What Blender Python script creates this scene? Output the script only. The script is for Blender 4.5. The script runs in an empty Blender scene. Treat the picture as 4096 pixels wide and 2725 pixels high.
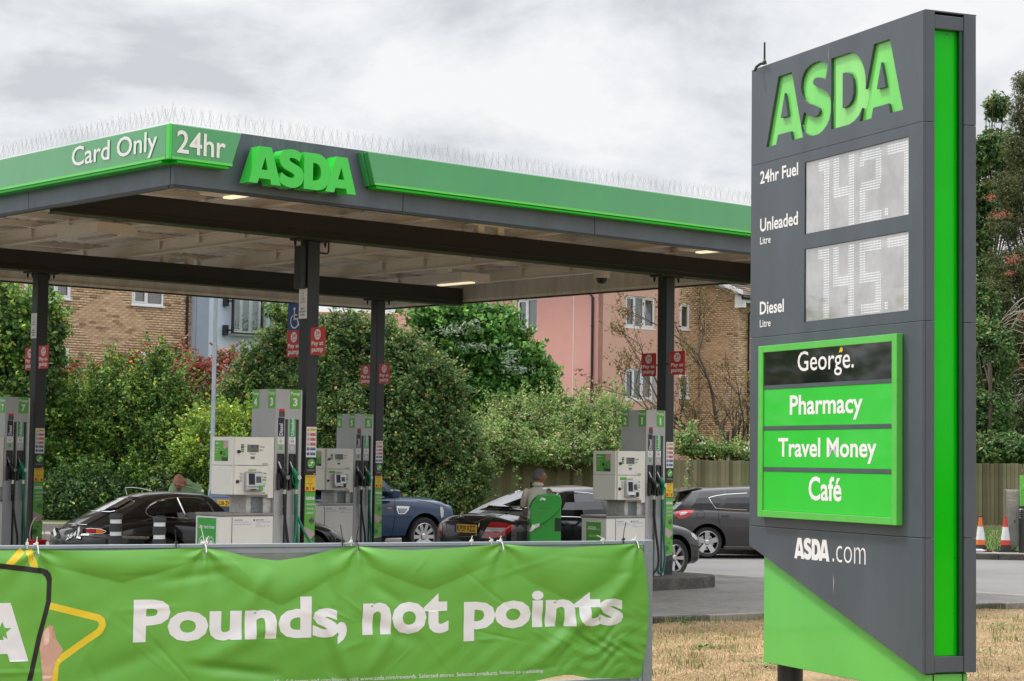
import bpy, bmesh, math, random
import numpy as np
from mathutils import Vector, Matrix
random.seed(7); RNG = np.random.default_rng(7)
SC = bpy.context.scene; COL = SC.collection; D2R = math.radians

# ------------------------------------------------------------------ camera, sky, sun, exposure
cam_d = bpy.data.cameras.new('camera'); cam_d.lens = 70.0; cam_d.sensor_width = 36.0
cam_d.clip_start = 0.5; cam_d.clip_end = 6000
cam = bpy.data.objects.new('camera', cam_d); COL.objects.link(cam); SC.camera = cam
PITCH, ROLL, EYE = D2R(3.39), D2R(0.756), 1.97
_f = Vector((0, math.cos(PITCH), math.sin(PITCH))); _r = Vector((1, 0, 0)); _u = _r.cross(_f)
_R = math.cos(ROLL) * _r + math.sin(ROLL) * _u; _U = -math.sin(ROLL) * _r + math.cos(ROLL) * _u
mw = Matrix((( _R.x, _U.x, -_f.x, 0), (_R.y, _U.y, -_f.y, 0), (_R.z, _U.z, -_f.z, EYE), (0, 0, 0, 1)))
cam.matrix_world = mw
FPX = 7964.0
def W(px, py, Y):
    """world point seen at a photo position, at a real distance Y in front of the camera"""
    d = _f + _R * ((px - 2048) / FPX) - _U * ((py - 1362.5) / FPX)
    return Vector((0, 0, EYE)) + d * (Y / d.y)

SUN_DIR = Vector((-0.60, 0.30, 1.15)).normalized()      # towards the sun: left, a little beyond, high
sun_el = math.asin(SUN_DIR.z); sun_az = math.atan2(SUN_DIR.x, SUN_DIR.y)
world = bpy.data.worlds.new('World'); SC.world = world; world.use_nodes = True
nt = world.node_tree; nt.nodes.clear(); L_ = nt.links.new
def N_(t, **k):
    n = nt.nodes.new(t)
    for a, b in k.items(): setattr(n, a, b)
    return n
wo = N_('ShaderNodeOutputWorld'); sky = N_('ShaderNodeTexSky', sky_type='NISHITA', sun_disc=False)
sky.sun_elevation = sun_el; sky.sun_rotation = sun_az; sky.air_density = 1.0; sky.dust_density = 3.0
b_sky = N_('ShaderNodeBackground'); b_sky.inputs[1].default_value = 0.06; L_(sky.outputs[0], b_sky.inputs[0])
tc = N_('ShaderNodeTexCoord'); sp = N_('ShaderNodeSeparateXYZ'); L_(tc.outputs['Generated'], sp.inputs[0])
zz = N_('ShaderNodeMath', operation='MAXIMUM'); zz.inputs[1].default_value = 0.0; L_(sp.outputs[2], zz.inputs[0])
za = N_('ShaderNodeMath', operation='ADD'); za.inputs[1].default_value = 0.34; L_(zz.outputs[0], za.inputs[0])
dx = N_('ShaderNodeMath', operation='DIVIDE'); L_(sp.outputs[0], dx.inputs[0]); L_(za.outputs[0], dx.inputs[1])
dy = N_('ShaderNodeMath', operation='DIVIDE'); L_(sp.outputs[1], dy.inputs[0]); L_(za.outputs[0], dy.inputs[1])
cb = N_('ShaderNodeCombineXYZ'); L_(dx.outputs[0], cb.inputs[0]); L_(dy.outputs[0], cb.inputs[1])
n1 = N_('ShaderNodeTexNoise'); n1.inputs['Scale'].default_value = 2.5; n1.inputs['Detail'].default_value = 7
n1.inputs['Roughness'].default_value = 0.60; n1.inputs['Distortion'].default_value = 0.2; L_(cb.outputs[0], n1.inputs['Vector'])
rp = N_('ShaderNodeValToRGB'); L_(n1.outputs[0], rp.inputs[0]); e = rp.color_ramp.elements
e[0].position = 0.39; e[0].color = (0.63, 0.65, 0.685, 1); e[1].position = 0.55; e[1].color = (0.94, 0.945, 0.955, 1)
m_ = e.new(0.475); m_.color = (0.82, 0.835, 0.86, 1)
# overcast luminance grows towards the zenith
mr = N_('ShaderNodeMapRange'); mr.inputs[1].default_value = 0.27; mr.inputs[2].default_value = 0.9
mr.inputs[3].default_value = 1.0; mr.inputs[4].default_value = 3.1; L_(zz.outputs[0], mr.inputs[0])
b_cl = N_('ShaderNodeBackground'); L_(rp.outputs[0], b_cl.inputs[0]); L_(mr.outputs[0], b_cl.inputs[1])
ad = N_('ShaderNodeMixShader'); ad.inputs[0].default_value = 0.88
L_(b_sky.outputs[0], ad.inputs[1]); L_(b_cl.outputs[0], ad.inputs[2]); L_(ad.outputs[0], wo.inputs[0])
try: world.cycles.sampling_method = 'MANUAL'; world.cycles.sample_map_resolution = 512
except Exception: pass
sd = bpy.data.lights.new('sun', 'SUN'); sd.energy = 3.0; sd.angle = D2R(7); sd.color = (1.0, 0.95, 0.87)
so = bpy.data.objects.new('sun', sd); COL.objects.link(so); so.location = (0, 0, 40)
so.rotation_euler = (-SUN_DIR).to_track_quat('-Z', 'Y').to_euler()
SC.view_settings.view_transform = 'Standard'; SC.view_settings.look = 'None'
SC.view_settings.exposure = 0.12; SC.view_settings.gamma = 1.0; SC.view_settings.use_curve_mapping = False
SC.cycles.max_bounces = 7; SC.cycles.diffuse_bounces = 4; SC.cycles.glossy_bounces = 3
SC.cycles.transmission_bounces = 4; SC.cycles.transparent_max_bounces = 10
SC.cycles.caustics_reflective = False; SC.cycles.caustics_refractive = False

# ------------------------------------------------------------------ materials
MATS = {}
def nodes(m):
    m.use_nodes = True; t = m.node_tree; p = t.nodes['Principled BSDF']; return t, p
def mat(name, col, rough=0.5, metal=0.0, coat=0.0, var=0.10, scale=6.0, bump=0.0, bscale=80.0, emit=0.0, spec=0.5, streak=0.0):
    """plain painted / plastic / metal surface with slight mottling, dust and fine relief"""
    if name in MATS: return MATS[name]
    m = bpy.data.materials.new(name); t, p = nodes(m); L = t.links.new
    p.inputs['Roughness'].default_value = rough; p.inputs['Metallic'].default_value = metal
    p.inputs['Coat Weight'].default_value = coat; p.inputs['Coat Roughness'].default_value = 0.04
    p.inputs['Specular IOR Level'].default_value = spec
    c = (*col, 1)
    if var > 0:
        tc = t.nodes.new('ShaderNodeTexCoord'); mp = t.nodes.new('ShaderNodeMapping')
        if streak > 0: mp.inputs['Scale'].default_value = (1, 1, 1 - streak)
        L(tc.outputs['Object'], mp.inputs[0])
        n = t.nodes.new('ShaderNodeTexNoise'); n.inputs['Scale'].default_value = scale; n.inputs['Detail'].default_value = 5
        n.inputs['Roughness'].default_value = 0.65; L(mp.outputs[0], n.inputs['Vector'])
        r = t.nodes.new('ShaderNodeMapRange'); r.inputs[1].default_value = 0.3; r.inputs[2].default_value = 0.7
        r.inputs[3].default_value = 1 - var; r.inputs[4].default_value = 1 + var; L(n.outputs[0], r.inputs[0])
        x = t.nodes.new('ShaderNodeMix'); x.data_type = 'RGBA'; x.blend_type = 'MULTIPLY'; x.inputs[0].default_value = 1
        x.inputs[6].default_value = c; L(r.outputs[0], x.inputs[7]); L(x.outputs[2], p.inputs['Base Color'])
    else: p.inputs['Base Color'].default_value = c
    if bump > 0:
        tc2 = t.nodes.new('ShaderNodeTexCoord'); n2 = t.nodes.new('ShaderNodeTexNoise'); n2.inputs['Scale'].default_value = bscale
        n2.inputs['Detail'].default_value = 4; L(tc2.outputs['Object'], n2.inputs['Vector'])
        b = t.nodes.new('ShaderNodeBump'); b.inputs['Strength'].default_value = 1.0; b.inputs['Distance'].default_value = bump
        L(n2.outputs[0], b.inputs['Height']); L(b.outputs[0], p.inputs['Normal'])
    if emit > 0:
        p.inputs['Emission Color'].default_value = c; p.inputs['Emission Strength'].default_value = emit
    MATS[name] = m; return m
def ramp_mat(name, cols, rough=0.8, src='island', scale=3.0, bump=0.0, bscale=40.0, transl=0.0, spec=0.3, hue=None):
    """colour differs from piece to piece (random per leaf / brick / board)"""
    if name in MATS: return MATS[name]
    m = bpy.data.materials.new(name); t, p = nodes(m); L = t.links.new
    p.inputs['Roughness'].default_value = rough; p.inputs['Specular IOR Level'].default_value = spec
    r = t.nodes.new('ShaderNodeValToRGB'); r.color_ramp.interpolation = 'LINEAR'
    el = r.color_ramp.elements
    while len(el) < len(cols): el.new(0.5)
    for i, (pos, c) in enumerate(cols): el[i].position = pos; el[i].color = (*c, 1)
    if src == 'island': g = t.nodes.new('ShaderNodeNewGeometry'); o = g.outputs['Random Per Island']
    elif src == 'object': g = t.nodes.new('ShaderNodeObjectInfo'); o = g.outputs['Random']
    else:
        tcn = t.nodes.new('ShaderNodeTexCoord'); g = t.nodes.new('ShaderNodeTexNoise'); g.inputs['Scale'].default_value = scale
        g.inputs['Detail'].default_value = 6; g.inputs['Roughness'].default_value = 0.65; L(tcn.outputs['Object'], g.inputs['Vector']); o = g.outputs[0]
    L(o, r.inputs[0]); cout = r.outputs[0]
    if src in ('island', 'object') and scale > 0:
        tcn = t.nodes.new('ShaderNodeTexCoord'); n = t.nodes.new('ShaderNodeTexNoise'); n.inputs['Scale'].default_value = scale; n.inputs['Detail'].default_value = 4
        L(tcn.outputs['Object'], n.inputs['Vector'])
        q = t.nodes.new('ShaderNodeMapRange'); q.inputs[1].default_value = 0.3; q.inputs[2].default_value = 0.7
        q.inputs[3].default_value = 0.72; q.inputs[4].default_value = 1.22; L(n.outputs[0], q.inputs[0])
        x = t.nodes.new('ShaderNodeMix'); x.data_type = 'RGBA'; x.blend_type = 'MULTIPLY'; x.inputs[0].default_value = 1
        L(cout, x.inputs[6]); L(q.outputs[0], x.inputs[7]); cout = x.outputs[2]
    L(cout, p.inputs['Base Color'])
    if bump > 0:
        tc2 = t.nodes.new('ShaderNodeTexCoord'); n2 = t.nodes.new('ShaderNodeTexNoise'); n2.inputs['Scale'].default_value = bscale; n2.inputs['Detail'].default_value = 5
        L(tc2.outputs['Object'], n2.inputs['Vector']); b = t.nodes.new('ShaderNodeBump'); b.inputs['Distance'].default_value = bump
        L(n2.outputs[0], b.inputs['Height']); L(b.outputs[0], p.inputs['Normal'])
    if transl > 0:
        tr = t.nodes.new('ShaderNodeBsdfTranslucent'); hs = t.nodes.new('ShaderNodeHueSaturation')
        hs.inputs['Hue'].default_value = 0.47 if hue is None else hue; hs.inputs['Value'].default_value = 1.5; L(cout, hs.inputs['Color']); L(hs.outputs[0], tr.inputs[0])
        mx = t.nodes.new('ShaderNodeMixShader'); mx.inputs[0].default_value = transl
        L(p.outputs[0], mx.inputs[1]); L(tr.outputs[0], mx.inputs[2]); L(mx.outputs[0], t.nodes['Material Output'].inputs[0])
    MATS[name] = m; return m
def glass(name, tint=(0.5, 0.55, 0.55), see=0.35, rough=0.02, dark=(0.01, 0.012, 0.012), refl=0.10):
    """window pane: mirror-like coat over a partly see-through tinted sheet"""
    if name in MATS: return MATS[name]
    m = bpy.data.materials.new(name); m.use_nodes = True; t = m.node_tree; t.nodes.clear(); L = t.links.new
    o = t.nodes.new('ShaderNodeOutputMaterial'); g = t.nodes.new('ShaderNodeBsdfGlossy'); g.inputs['Roughness'].default_value = rough
    g.inputs[0].default_value = (0.95, 0.97, 1, 1)
    tr = t.nodes.new('ShaderNodeBsdfTransparent'); tr.inputs[0].default_value = (*tint, 1)
    df = t.nodes.new('ShaderNodeBsdfDiffuse'); df.inputs[0].default_value = (*dark, 1)
    a = t.nodes.new('ShaderNodeMixShader'); a.inputs[0].default_value = see; L(df.outputs[0], a.inputs[1]); L(tr.outputs[0], a.inputs[2])
    lw = t.nodes.new('ShaderNodeLayerWeight'); lw.inputs[0].default_value = 0.5
    pw = t.nodes.new('ShaderNodeMath'); pw.operation = 'POWER'; pw.inputs[1].default_value = 3.5; L(lw.outputs['Facing'], pw.inputs[0])
    fr = t.nodes.new('ShaderNodeMapRange'); fr.inputs[3].default_value = refl; fr.inputs[4].default_value = 1.0; L(pw.outputs[0], fr.inputs[0])
    b = t.nodes.new('ShaderNodeMixShader'); L(fr.outputs[0], b.inputs[0]); L(a.outputs[0], b.inputs[1]); L(g.outputs[0], b.inputs[2]); L(b.outputs[0], o.inputs[0])
    MATS[name] = m; return m

# ------------------------------------------------------------------ mesh helpers
class MB:
    """collects primitives and links them as ONE mesh object"""
    def __init__(s): s.v = []; s.f = []; s.mi = []; s.mats = []; s.cur = 0
    def m(s, material):
        if material not in s.mats: s.mats.append(material)
        s.cur = s.mats.index(material); return s
    def add(s, vs, fs):
        o = len(s.v); s.v += [tuple(p) for p in vs]; s.f += [tuple(i + o for i in f) for f in fs]; s.mi += [s.cur] * len(fs); return s
    def box(s, x0, x1, y0, y1, z0, z1):
        if x0 > x1: x0, x1 = x1, x0
        if y0 > y1: y0, y1 = y1, y0
        if z0 > z1: z0, z1 = z1, z0
        v = [(x0,y0,z0),(x1,y0,z0),(x1,y1,z0),(x0,y1,z0),(x0,y0,z1),(x1,y0,z1),(x1,y1,z1),(x0,y1,z1)]
        return s.add(v, [(0,3,2,1),(4,5,6,7),(0,1,5,4),(1,2,6,5),(2,3,7,6),(3,0,4,7)])
    def hexa(s, v8): return s.add(v8, [(0,3,2,1),(4,5,6,7),(0,1,5,4),(1,2,6,5),(2,3,7,6),(3,0,4,7)])
    def prism(s, pts, d0, d1, axis='y'):
        """polygon pts (p,q) extruded along axis"""
        n = len(pts)
        def P(p, q, d): return {'y': (p, d, q), 'x': (d, p, q), 'z': (p, q, d)}[axis]
        v = [P(p, q, d0) for p, q in pts] + [P(p, q, d1) for p, q in pts]
        f = [tuple(range(n))[::-1], tuple(range(n, 2 * n))] + [(i, (i + 1) % n, n + (i + 1) % n, n + i) for i in range(n)]
        return s.add(v, f)
    def tube(s, pts, r, n=8, cap=True, r1=None):
        pts = [Vector(p) for p in pts]; rings = []; k = len(pts); prev = None
        for i, p in enumerate(pts):
            d = (pts[min(i + 1, k - 1)] - pts[max(i - 1, 0)])
            if d.length < 1e-9: d = Vector((0, 0, 1))
            d.normalize()
            a = prev if prev is not None else (Vector((0, 0, 1)) if abs(d.z) < 0.9 else Vector((1, 0, 0)))
            u = d.cross(a); 
            if u.length < 1e-6: u = d.cross(Vector((0, 1, 0)))
            u.normalize(); w = u.cross(d).normalized(); prev = w
            rr = r if not isinstance(r, (list, tuple)) else r[i]
            if r1 is not None: rr = r + (r1 - r) * i / max(1, k - 1)
            rings.append([p + (math.cos(2*math.pi*j/n) * u + math.sin(2*math.pi*j/n) * w) * rr for j in range(n)])
        v = [q for ring in rings for q in ring]
        f = [(i*n + j, i*n + (j+1) % n, (i+1)*n + (j+1) % n, (i+1)*n + j) for i in range(k-1) for j in range(n)]
        if cap: f += [tuple(range(n))[::-1], tuple(range((k-1)*n, k*n))]
        return s.add(v, f)
    def lathe(s, prof, n=24, c=(0, 0, 0), axis='z', cap=True):
        """profile of (radius, height) spun round an axis through c"""
        v = []; k = len(prof)
        for r, h in prof:
            for j in range(n):
                a = 2*math.pi*j/n; x, y = r*math.cos(a), r*math.sin(a)
                q = {'z': (x, y, h), 'y': (x, h, y), 'x': (h, x, y)}[axis]
                v.append((q[0]+c[0], q[1]+c[1], q[2]+c[2]))
        f = [(i*n + j, i*n + (j+1) % n, (i+1)*n + (j+1) % n, (i+1)*n + j) for i in range(k-1) for j in range(n)]
        if cap: f += [tuple(range(n))[::-1], tuple(range((k-1)*n, k*n))]
        return s.add(v, f)
    def build(s, name, material=None, parent=None, smooth=False, bevel=0.0, loc=None, rotz=None, seg=2, angle=35):
        me = bpy.data.meshes.new(name); me.from_pydata([tuple(p) for p in s.v], [], s.f); me.update()
        if s.mats:
            for m in s.mats: me.materials.append(m)
            me.polygons.foreach_set('material_index', s.mi)
        elif material: me.materials.append(material)
        o = bpy.data.objects.new(name, me); COL.objects.link(o)
        if parent: o.parent = parent
        if loc is not None: o.location = loc
        if rotz is not None: o.rotation_euler = (0, 0, rotz)
        bm = bmesh.new(); bm.from_mesh(me); bmesh.ops.recalc_face_normals(bm, faces=bm.faces); bm.to_mesh(me); bm.free()
        if smooth: smooth_by_angle(me, angle)
        if bevel > 0:
            md = o.modifiers.new('bevel', 'BEVEL'); md.width = bevel; md.segments = seg; md.limit_method = 'ANGLE'; md.angle_limit = D2R(40)
            md.harden_normals = False
        return o
def smooth_by_angle(me, angle=35):
    me.shade_smooth()
    try: me.set_sharp_from_angle(angle=D2R(angle))
    except Exception: pass
def thing(name, label, cat, loc=(0, 0, 0), rotz=0.0, group=None, kind=None):
    o = bpy.data.objects.new(name, None); COL.objects.link(o); o.location = loc; o.rotation_euler = (0, 0, rotz)
    o.empty_display_size = 0.2; o['label'] = label; o['category'] = cat
    if group: o['group'] = group
    if kind: o['kind'] = kind
    return o
def tag(o, label, cat, group=None, kind=None):
    o['label'] = label; o['category'] = cat
    if group: o['group'] = group
    if kind: o['kind'] = kind
    return o
def struct(o, label=None):
    o['kind'] = 'structure'
    if label: o['label'] = label
    return o
def fast_mesh(name, verts, faces, material, parent=None):
    """numpy verts (n,3), faces (m,k) of one size"""
    me = bpy.data.meshes.new(name); k = faces.shape[1]
    me.vertices.add(len(verts)); me.vertices.foreach_set('co', verts.astype(np.float32).ravel())
    me.loops.add(faces.size); me.loops.foreach_set('vertex_index', faces.astype(np.int32).ravel())
    me.polygons.add(len(faces)); me.polygons.foreach_set('loop_start', np.arange(0, faces.size, k, dtype=np.int32))
    try: me.polygons.foreach_set('loop_total', np.full(len(faces), k, dtype=np.int32))
    except Exception: pass
    me.materials.append(material); me.update(calc_edges=True)
    o = bpy.data.objects.new(name, me); COL.objects.link(o)
    if parent: o.parent = parent
    return o

# ------------------------------------------------------------------ lettering
_tx = {}
def text2d(s, bold=0.0, space=1.0, serif=False):
    """flat glyph mesh (verts, faces, bbox) of one line of text"""
    k = (s, bold, space, serif)
    if k in _tx: return _tx[k]
    c = bpy.data.curves.new('t', 'FONT'); c.body = s; c.size = 1.0
    c.offset = bold; c.space_character = space
    c.resolution_u = 3; c.fill_mode = 'FRONT'
    o = bpy.data.objects.new('t', c); COL.objects.link(o)
    dg = bpy.context.evaluated_depsgraph_get(); dg.update()
    me = bpy.data.meshes.new_from_object(o.evaluated_get(dg))
    v = [(p.co.x, p.co.y) for p in me.vertices]; f = [tuple(q.vertices) for q in me.polygons]
    bpy.data.objects.remove(o); bpy.data.meshes.remove(me)
    xs = [p[0] for p in v]; ys = [p[1] for p in v]
    _tx[k] = (v, f, (min(xs), max(xs), min(ys), max(ys))); return _tx[k]
def fill2d(loops, depth=0.0):
    """filled outline with holes; returns verts 3d (x, y, +-depth/2) and faces"""
    c = bpy.data.curves.new('g', 'CURVE'); c.dimensions = '2D'; c.fill_mode = 'BOTH'; c.extrude = depth / 2
    for lp in loops:
        sp = c.splines.new('POLY'); sp.points.add(len(lp) - 1)
        for i, (x, y) in enumerate(lp): sp.points[i].co = (x, y, 0, 1)
        sp.use_cyclic_u = True
    o = bpy.data.objects.new('g', c); COL.objects.link(o)
    dg = bpy.context.evaluated_depsgraph_get(); dg.update()
    me = bpy.data.meshes.new_from_object(o.evaluated_get(dg))
    v = [tuple(p.co) for p in me.vertices]; f = [tuple(q.vertices) for q in me.polygons]
    bpy.data.objects.remove(o); bpy.data.meshes.remove(me); return v, f
def put2d(mb, v, f, bb, O, X, Y, w=None, h=None, align='l', valign='b', nrm=None, depth=0.0):
    """places 2d glyphs on a plane: O origin, X and Y unit directions, fitted to width and/or height"""
    X = Vector(X); Y = Vector(Y); O = Vector(O)
    sx = (w / (bb[1] - bb[0])) if w else None; sy = (h / (bb[3] - bb[2])) if h else None
    if sx is None: sx = sy
    if sy is None: sy = sx
    ox = {'l': bb[0], 'c': (bb[0] + bb[1]) / 2, 'r': bb[1]}[align]
    oy = {'b': bb[2], 'c': (bb[2] + bb[3]) / 2, 't': bb[3]}[valign]
    n = X.cross(Y) if nrm is None else Vector(nrm)
    mb.add([O + X * ((p[0] - ox) * sx) + Y * ((p[1] - oy) * sy) + n * ((p[2] if len(p) > 2 else 0) * depth) for p in v], f)
LAY = 0.00005
def text(mb, s, O, X, Y, w=None, h=None, bold=0.0, align='l', valign='b', space=1.0, serif=False):
    v, f, bb = text2d(s, bold, space, serif); put2d(mb, v, f, bb, O, X, Y, w, h, align, valign, depth=LAY)
LOGO = {'A1': [[(0.326,0.95),(0.689,0.952),(0.996,0.0),(0.702,0.0),(0.665,0.13),(0.32,0.13),(0.274,0.0),(0.0,0.0)],[(0.5,0.689),(0.589,0.357),(0.393,0.357)]],
 'S': [[(1.635,0.898),(1.567,0.687),(1.483,0.733),(1.398,0.754),(1.313,0.761),(1.263,0.741),(1.248,0.711),(1.265,0.678),(1.333,0.643),(1.435,0.6),(1.537,0.563),(1.63,0.504),(1.69,0.435),(1.709,0.346),(1.704,0.235),(1.672,0.148),(1.607,0.074),(1.5,0.013),(1.4,-0.015),(1.283,-0.017),(1.165,0.0),(1.065,0.039),(0.976,0.085),(0.941,0.17),(1.022,0.35),(1.091,0.302),(1.176,0.263),(1.259,0.241),(1.343,0.239),(1.4,0.259),(1.42,0.296),(1.4,0.335),(1.339,0.37),(1.222,0.411),(1.104,0.454),(1.02,0.513),(0.959,0.596),(0.933,0.702),(0.946,0.787),(0.987,0.859),(1.059,0.922),(1.159,0.959),(1.291,0.978),(1.417,0.976),(1.528,0.941)]],
 'D': [[(1.713,0.952),(2.137,0.954),(2.259,0.933),(2.363,0.876),(2.45,0.787),(2.513,0.683),(2.548,0.561),(2.554,0.422),(2.524,0.278),(2.474,0.176),(2.398,0.091),(2.296,0.033),(2.161,0.0),(1.713,0.0)],[(1.998,0.707),(2.093,0.7),(2.178,0.667),(2.235,0.596),(2.257,0.502),(2.254,0.389),(2.222,0.317),(2.154,0.267),(2.07,0.246),(1.998,0.241)]],
 'A2': [[(2.743,0.952),(3.107,0.952),(3.407,0.0),(3.115,0.0),(3.078,0.13),(2.728,0.13),(2.687,0.0),(2.409,0.0)],[(2.913,0.689),(3.013,0.357),(2.811,0.357)]]}
_lg = {}
def logo2d():
    if 'f' not in _lg:
        V, F = [], []
        for k, lp in LOGO.items():
            v, f = fill2d(lp); o = len(V); V += [(p[0], p[1]) for p in v]; F += [tuple(i + o for i in q) for q in f]
        _lg['f'] = (V, F, (0, 3.407, 0, 0.952))
    return _lg['f']
def logo(mb, O, X, Y, w=None, h=None, align='l', valign='b'):
    v, f, bb = logo2d(); put2d(mb, v, f, bb, O, X, Y, w, h, align, valign)
def disc(mb, O, X, Y, r, n=20, r0=0.0):
    O, X, Y = Vector(O), Vector(X), Vector(Y)
    a = [O + X * (r*math.cos(2*math.pi*i/n)) + Y * (r*math.sin(2*math.pi*i/n)) for i in range(n)]
    if r0 <= 0: mb.add(a, [tuple(range(n))])
    else:
        b = [O + X * (r0*math.cos(2*math.pi*i/n)) + Y * (r0*math.sin(2*math.pi*i/n)) for i in range(n)]
        mb.add(a + b, [(i, (i+1) % n, n + (i+1) % n, n + i) for i in range(n)])
def rect(mb, O, X, Y, x0, x1, y0, y1):
    O, X, Y = Vector(O), Vector(X), Vector(Y)
    mb.add([O+X*x0+Y*y0, O+X*x1+Y*y0, O+X*x1+Y*y1, O+X*x0+Y*y1], [(0, 1, 2, 3)])
XA, YA, ZA = Vector((1, 0, 0)), Vector((0, 1, 0)), Vector((0, 0, 1))

# ------------------------------------------------------------------ palette
GREY = mat('fascia_grey_paint', (0.080, 0.100, 0.13), 0.32, var=0.18, scale=3, streak=0.7)
TGREY = mat('sign_grey_paint', (0.072, 0.087, 0.107), 0.30, var=0.15, scale=2.5, streak=0.7)
CHAR = mat('charcoal_steel_paint', (0.014, 0.018, 0.023), 0.38, var=0.15, scale=5)
BLACKB = mat('black_beam_paint', (0.010, 0.009, 0.009), 0.45, var=0.2, scale=4)
GREENP = mat('green_gloss_panel', (0.045, 0.31, 0.095), 0.14, coat=1.0, var=0.06, scale=2, streak=0.6)
GREENB = mat('bright_green_acrylic', (0.035, 0.56, 0.045), 0.15, coat=0.5, var=0.05, scale=2, streak=0.6)
GREENS = mat('deep_green_acrylic', (0.0, 0.50, 0.0), 0.12, coat=0.12, spec=0.25, var=0.04, scale=3)
GREENL = mat('lime_green_acrylic', (0.09, 0.62, 0.06), 0.12, coat=0.5, var=0.05, scale=3)
GREENSG = mat('green_print', (0.11, 0.42, 0.05), 0.4, var=0.04)
WHITE = mat('white_print', (0.78, 0.78, 0.80), 0.4, var=0.03)
PUMPW = mat('cream_white_panel', (0.80, 0.79, 0.74), 0.35, coat=0.1, var=0.05, scale=4, streak=0.6)
PUMPG = mat('silver_grey_panel', (0.42, 0.43, 0.45), 0.38, metal=0.15, var=0.05, scale=6, streak=0.7)
SOFFIT = mat('cream_painted_steel', (0.84, 0.77, 0.69), 0.65, var=0.05, scale=3)
REDS = mat('red_sign_print', (0.55, 0.018, 0.022), 0.35, var=0.06)
BLUES = mat('blue_sign_print', (0.006, 0.05, 0.24), 0.35, var=0.05)
YEL = mat('yellow_print', (0.80, 0.60, 0.02), 0.4, var=0.05)
BLK = mat('black_plastic', (0.012, 0.012, 0.013), 0.35, var=0.1)
RUB = mat('black_rubber', (0.018, 0.018, 0.019), 0.6, var=0.2, scale=20)
CHROME = mat('bright_chrome', (0.75, 0.76, 0.78), 0.08, metal=1.0, var=0.03)
STEEL = mat('stainless_steel', (0.42, 0.42, 0.41), 0.22, metal=1.0, var=0.1, scale=4)
GALV = mat('galvanised_steel', (0.30, 0.34, 0.37), 0.42, metal=0.35, var=0.16, scale=10, streak=0.6)
RAILM = mat('grey_rail_paint', (0.27, 0.31, 0.36), 0.40, metal=0.2, var=0.08, scale=6)
NAVY = mat('navy_print', (0.008, 0.012, 0.035), 0.4, var=0.05)
GRPK = mat('grey_print', (0.22, 0.22, 0.23), 0.5, var=0.05)
# ================================================================== GROUND
def grid_surface(name, xs, ys, zf, material):
    nx, ny = len(xs), len(ys); X, Y = np.meshgrid(xs, ys); Z = zf(X, Y)
    v = np.stack([X.ravel(), Y.ravel(), Z.ravel()], 1); i = np.arange(nx*ny).reshape(ny, nx)
    f = np.stack([i[:-1,:-1].ravel(), i[:-1,1:].ravel(), i[1:,1:].ravel(), i[1:,:-1].ravel()], 1)
    return fast_mesh(name, v, f, material)
def ground_mat(name, cols, s1, s2, rough=0.9, bump=0.01, bs=60, crack=False, patch=None):
    m = bpy.data.materials.new(name); t, p = nodes(m); L = t.links.new; p.inputs['Roughness'].default_value = rough
    p.inputs['Specular IOR Level'].default_value = 0.3
    tc = t.nodes.new('ShaderNodeTexCoord')
    def noise(s, d=8, r=0.6):
        n = t.nodes.new('ShaderNodeTexNoise'); n.inputs['Scale'].default_value = s; n.inputs['Detail'].default_value = d
        n.inputs['Roughness'].default_value = r; L(tc.outputs['Object'], n.inputs['Vector']); return n
    a, b = noise(s1), noise(s2, 3, 0.7)
    mx = t.nodes.new('ShaderNodeMath'); mx.operation = 'ADD'; L(a.outputs[0], mx.inputs[0]); L(b.outputs[0], mx.inputs[1])
    mh = t.nodes.new('ShaderNodeMath'); mh.operation = 'MULTIPLY'; mh.inputs[1].default_value = 0.5; L(mx.outputs[0], mh.inputs[0])
    r = t.nodes.new('ShaderNodeValToRGB'); el = r.color_ramp.elements
    while len(el) < len(cols): el.new(0.5)
    for i, (pos, c) in enumerate(cols): el[i].position = pos; el[i].color = (*c, 1)
    L(mh.outputs[0], r.inputs[0]); out = r.outputs[0]
    if patch:
        n3 = noise(patch[1], 5); q = t.nodes.new('ShaderNodeMapRange'); q.inputs[1].default_value = patch[2]; q.inputs[2].default_value = patch[2] + 0.08
        L(n3.outputs[0], q.inputs[0]); x = t.nodes.new('ShaderNodeMix'); x.data_type = 'RGBA'; L(q.outputs[0], x.inputs[0]); L(out, x.inputs[6])
        x.inputs[7].default_value = (*patch[0], 1); out = x.outputs[2]
    L(out, p.inputs['Base Color'])
    n2 = noise(bs, 5, 0.7); bp = t.nodes.new('ShaderNodeBump'); bp.inputs['Distance'].default_value = bump; L(n2.outputs[0], bp.inputs['Height']); L(bp.outputs[0], p.inputs['Normal'])
    MATS[name] = m; return m
DRY = ground_mat('dry_verge_soil', [(0.35, (0.13, 0.085, 0.045)), (0.46, (0.27, 0.185, 0.10)), (0.58, (0.42, 0.31, 0.17)), (0.68, (0.50, 0.39, 0.23))], 1.2, 30, bump=0.02, bs=90)
ASPH = ground_mat('asphalt_grey', [(0.36, (0.12, 0.12, 0.122)), (0.5, (0.165, 0.163, 0.16)), (0.64, (0.215, 0.21, 0.205))], 0.25, 60, bump=0.006, bs=180)
CONC = ground_mat('forecourt_concrete', [(0.36, (0.12, 0.115, 0.108)), (0.5, (0.18, 0.17, 0.158)), (0.66, (0.25, 0.235, 0.215))], 0.6, 9, bump=0.004, bs=120, rough=0.75, patch=((0.07, 0.067, 0.062), 0.55, 0.60))
CONL = ground_mat('pale_concrete', [(0.36, (0.19, 0.175, 0.155)), (0.66, (0.30, 0.275, 0.24))], 1.5, 25, bump=0.004, bs=120)
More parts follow.
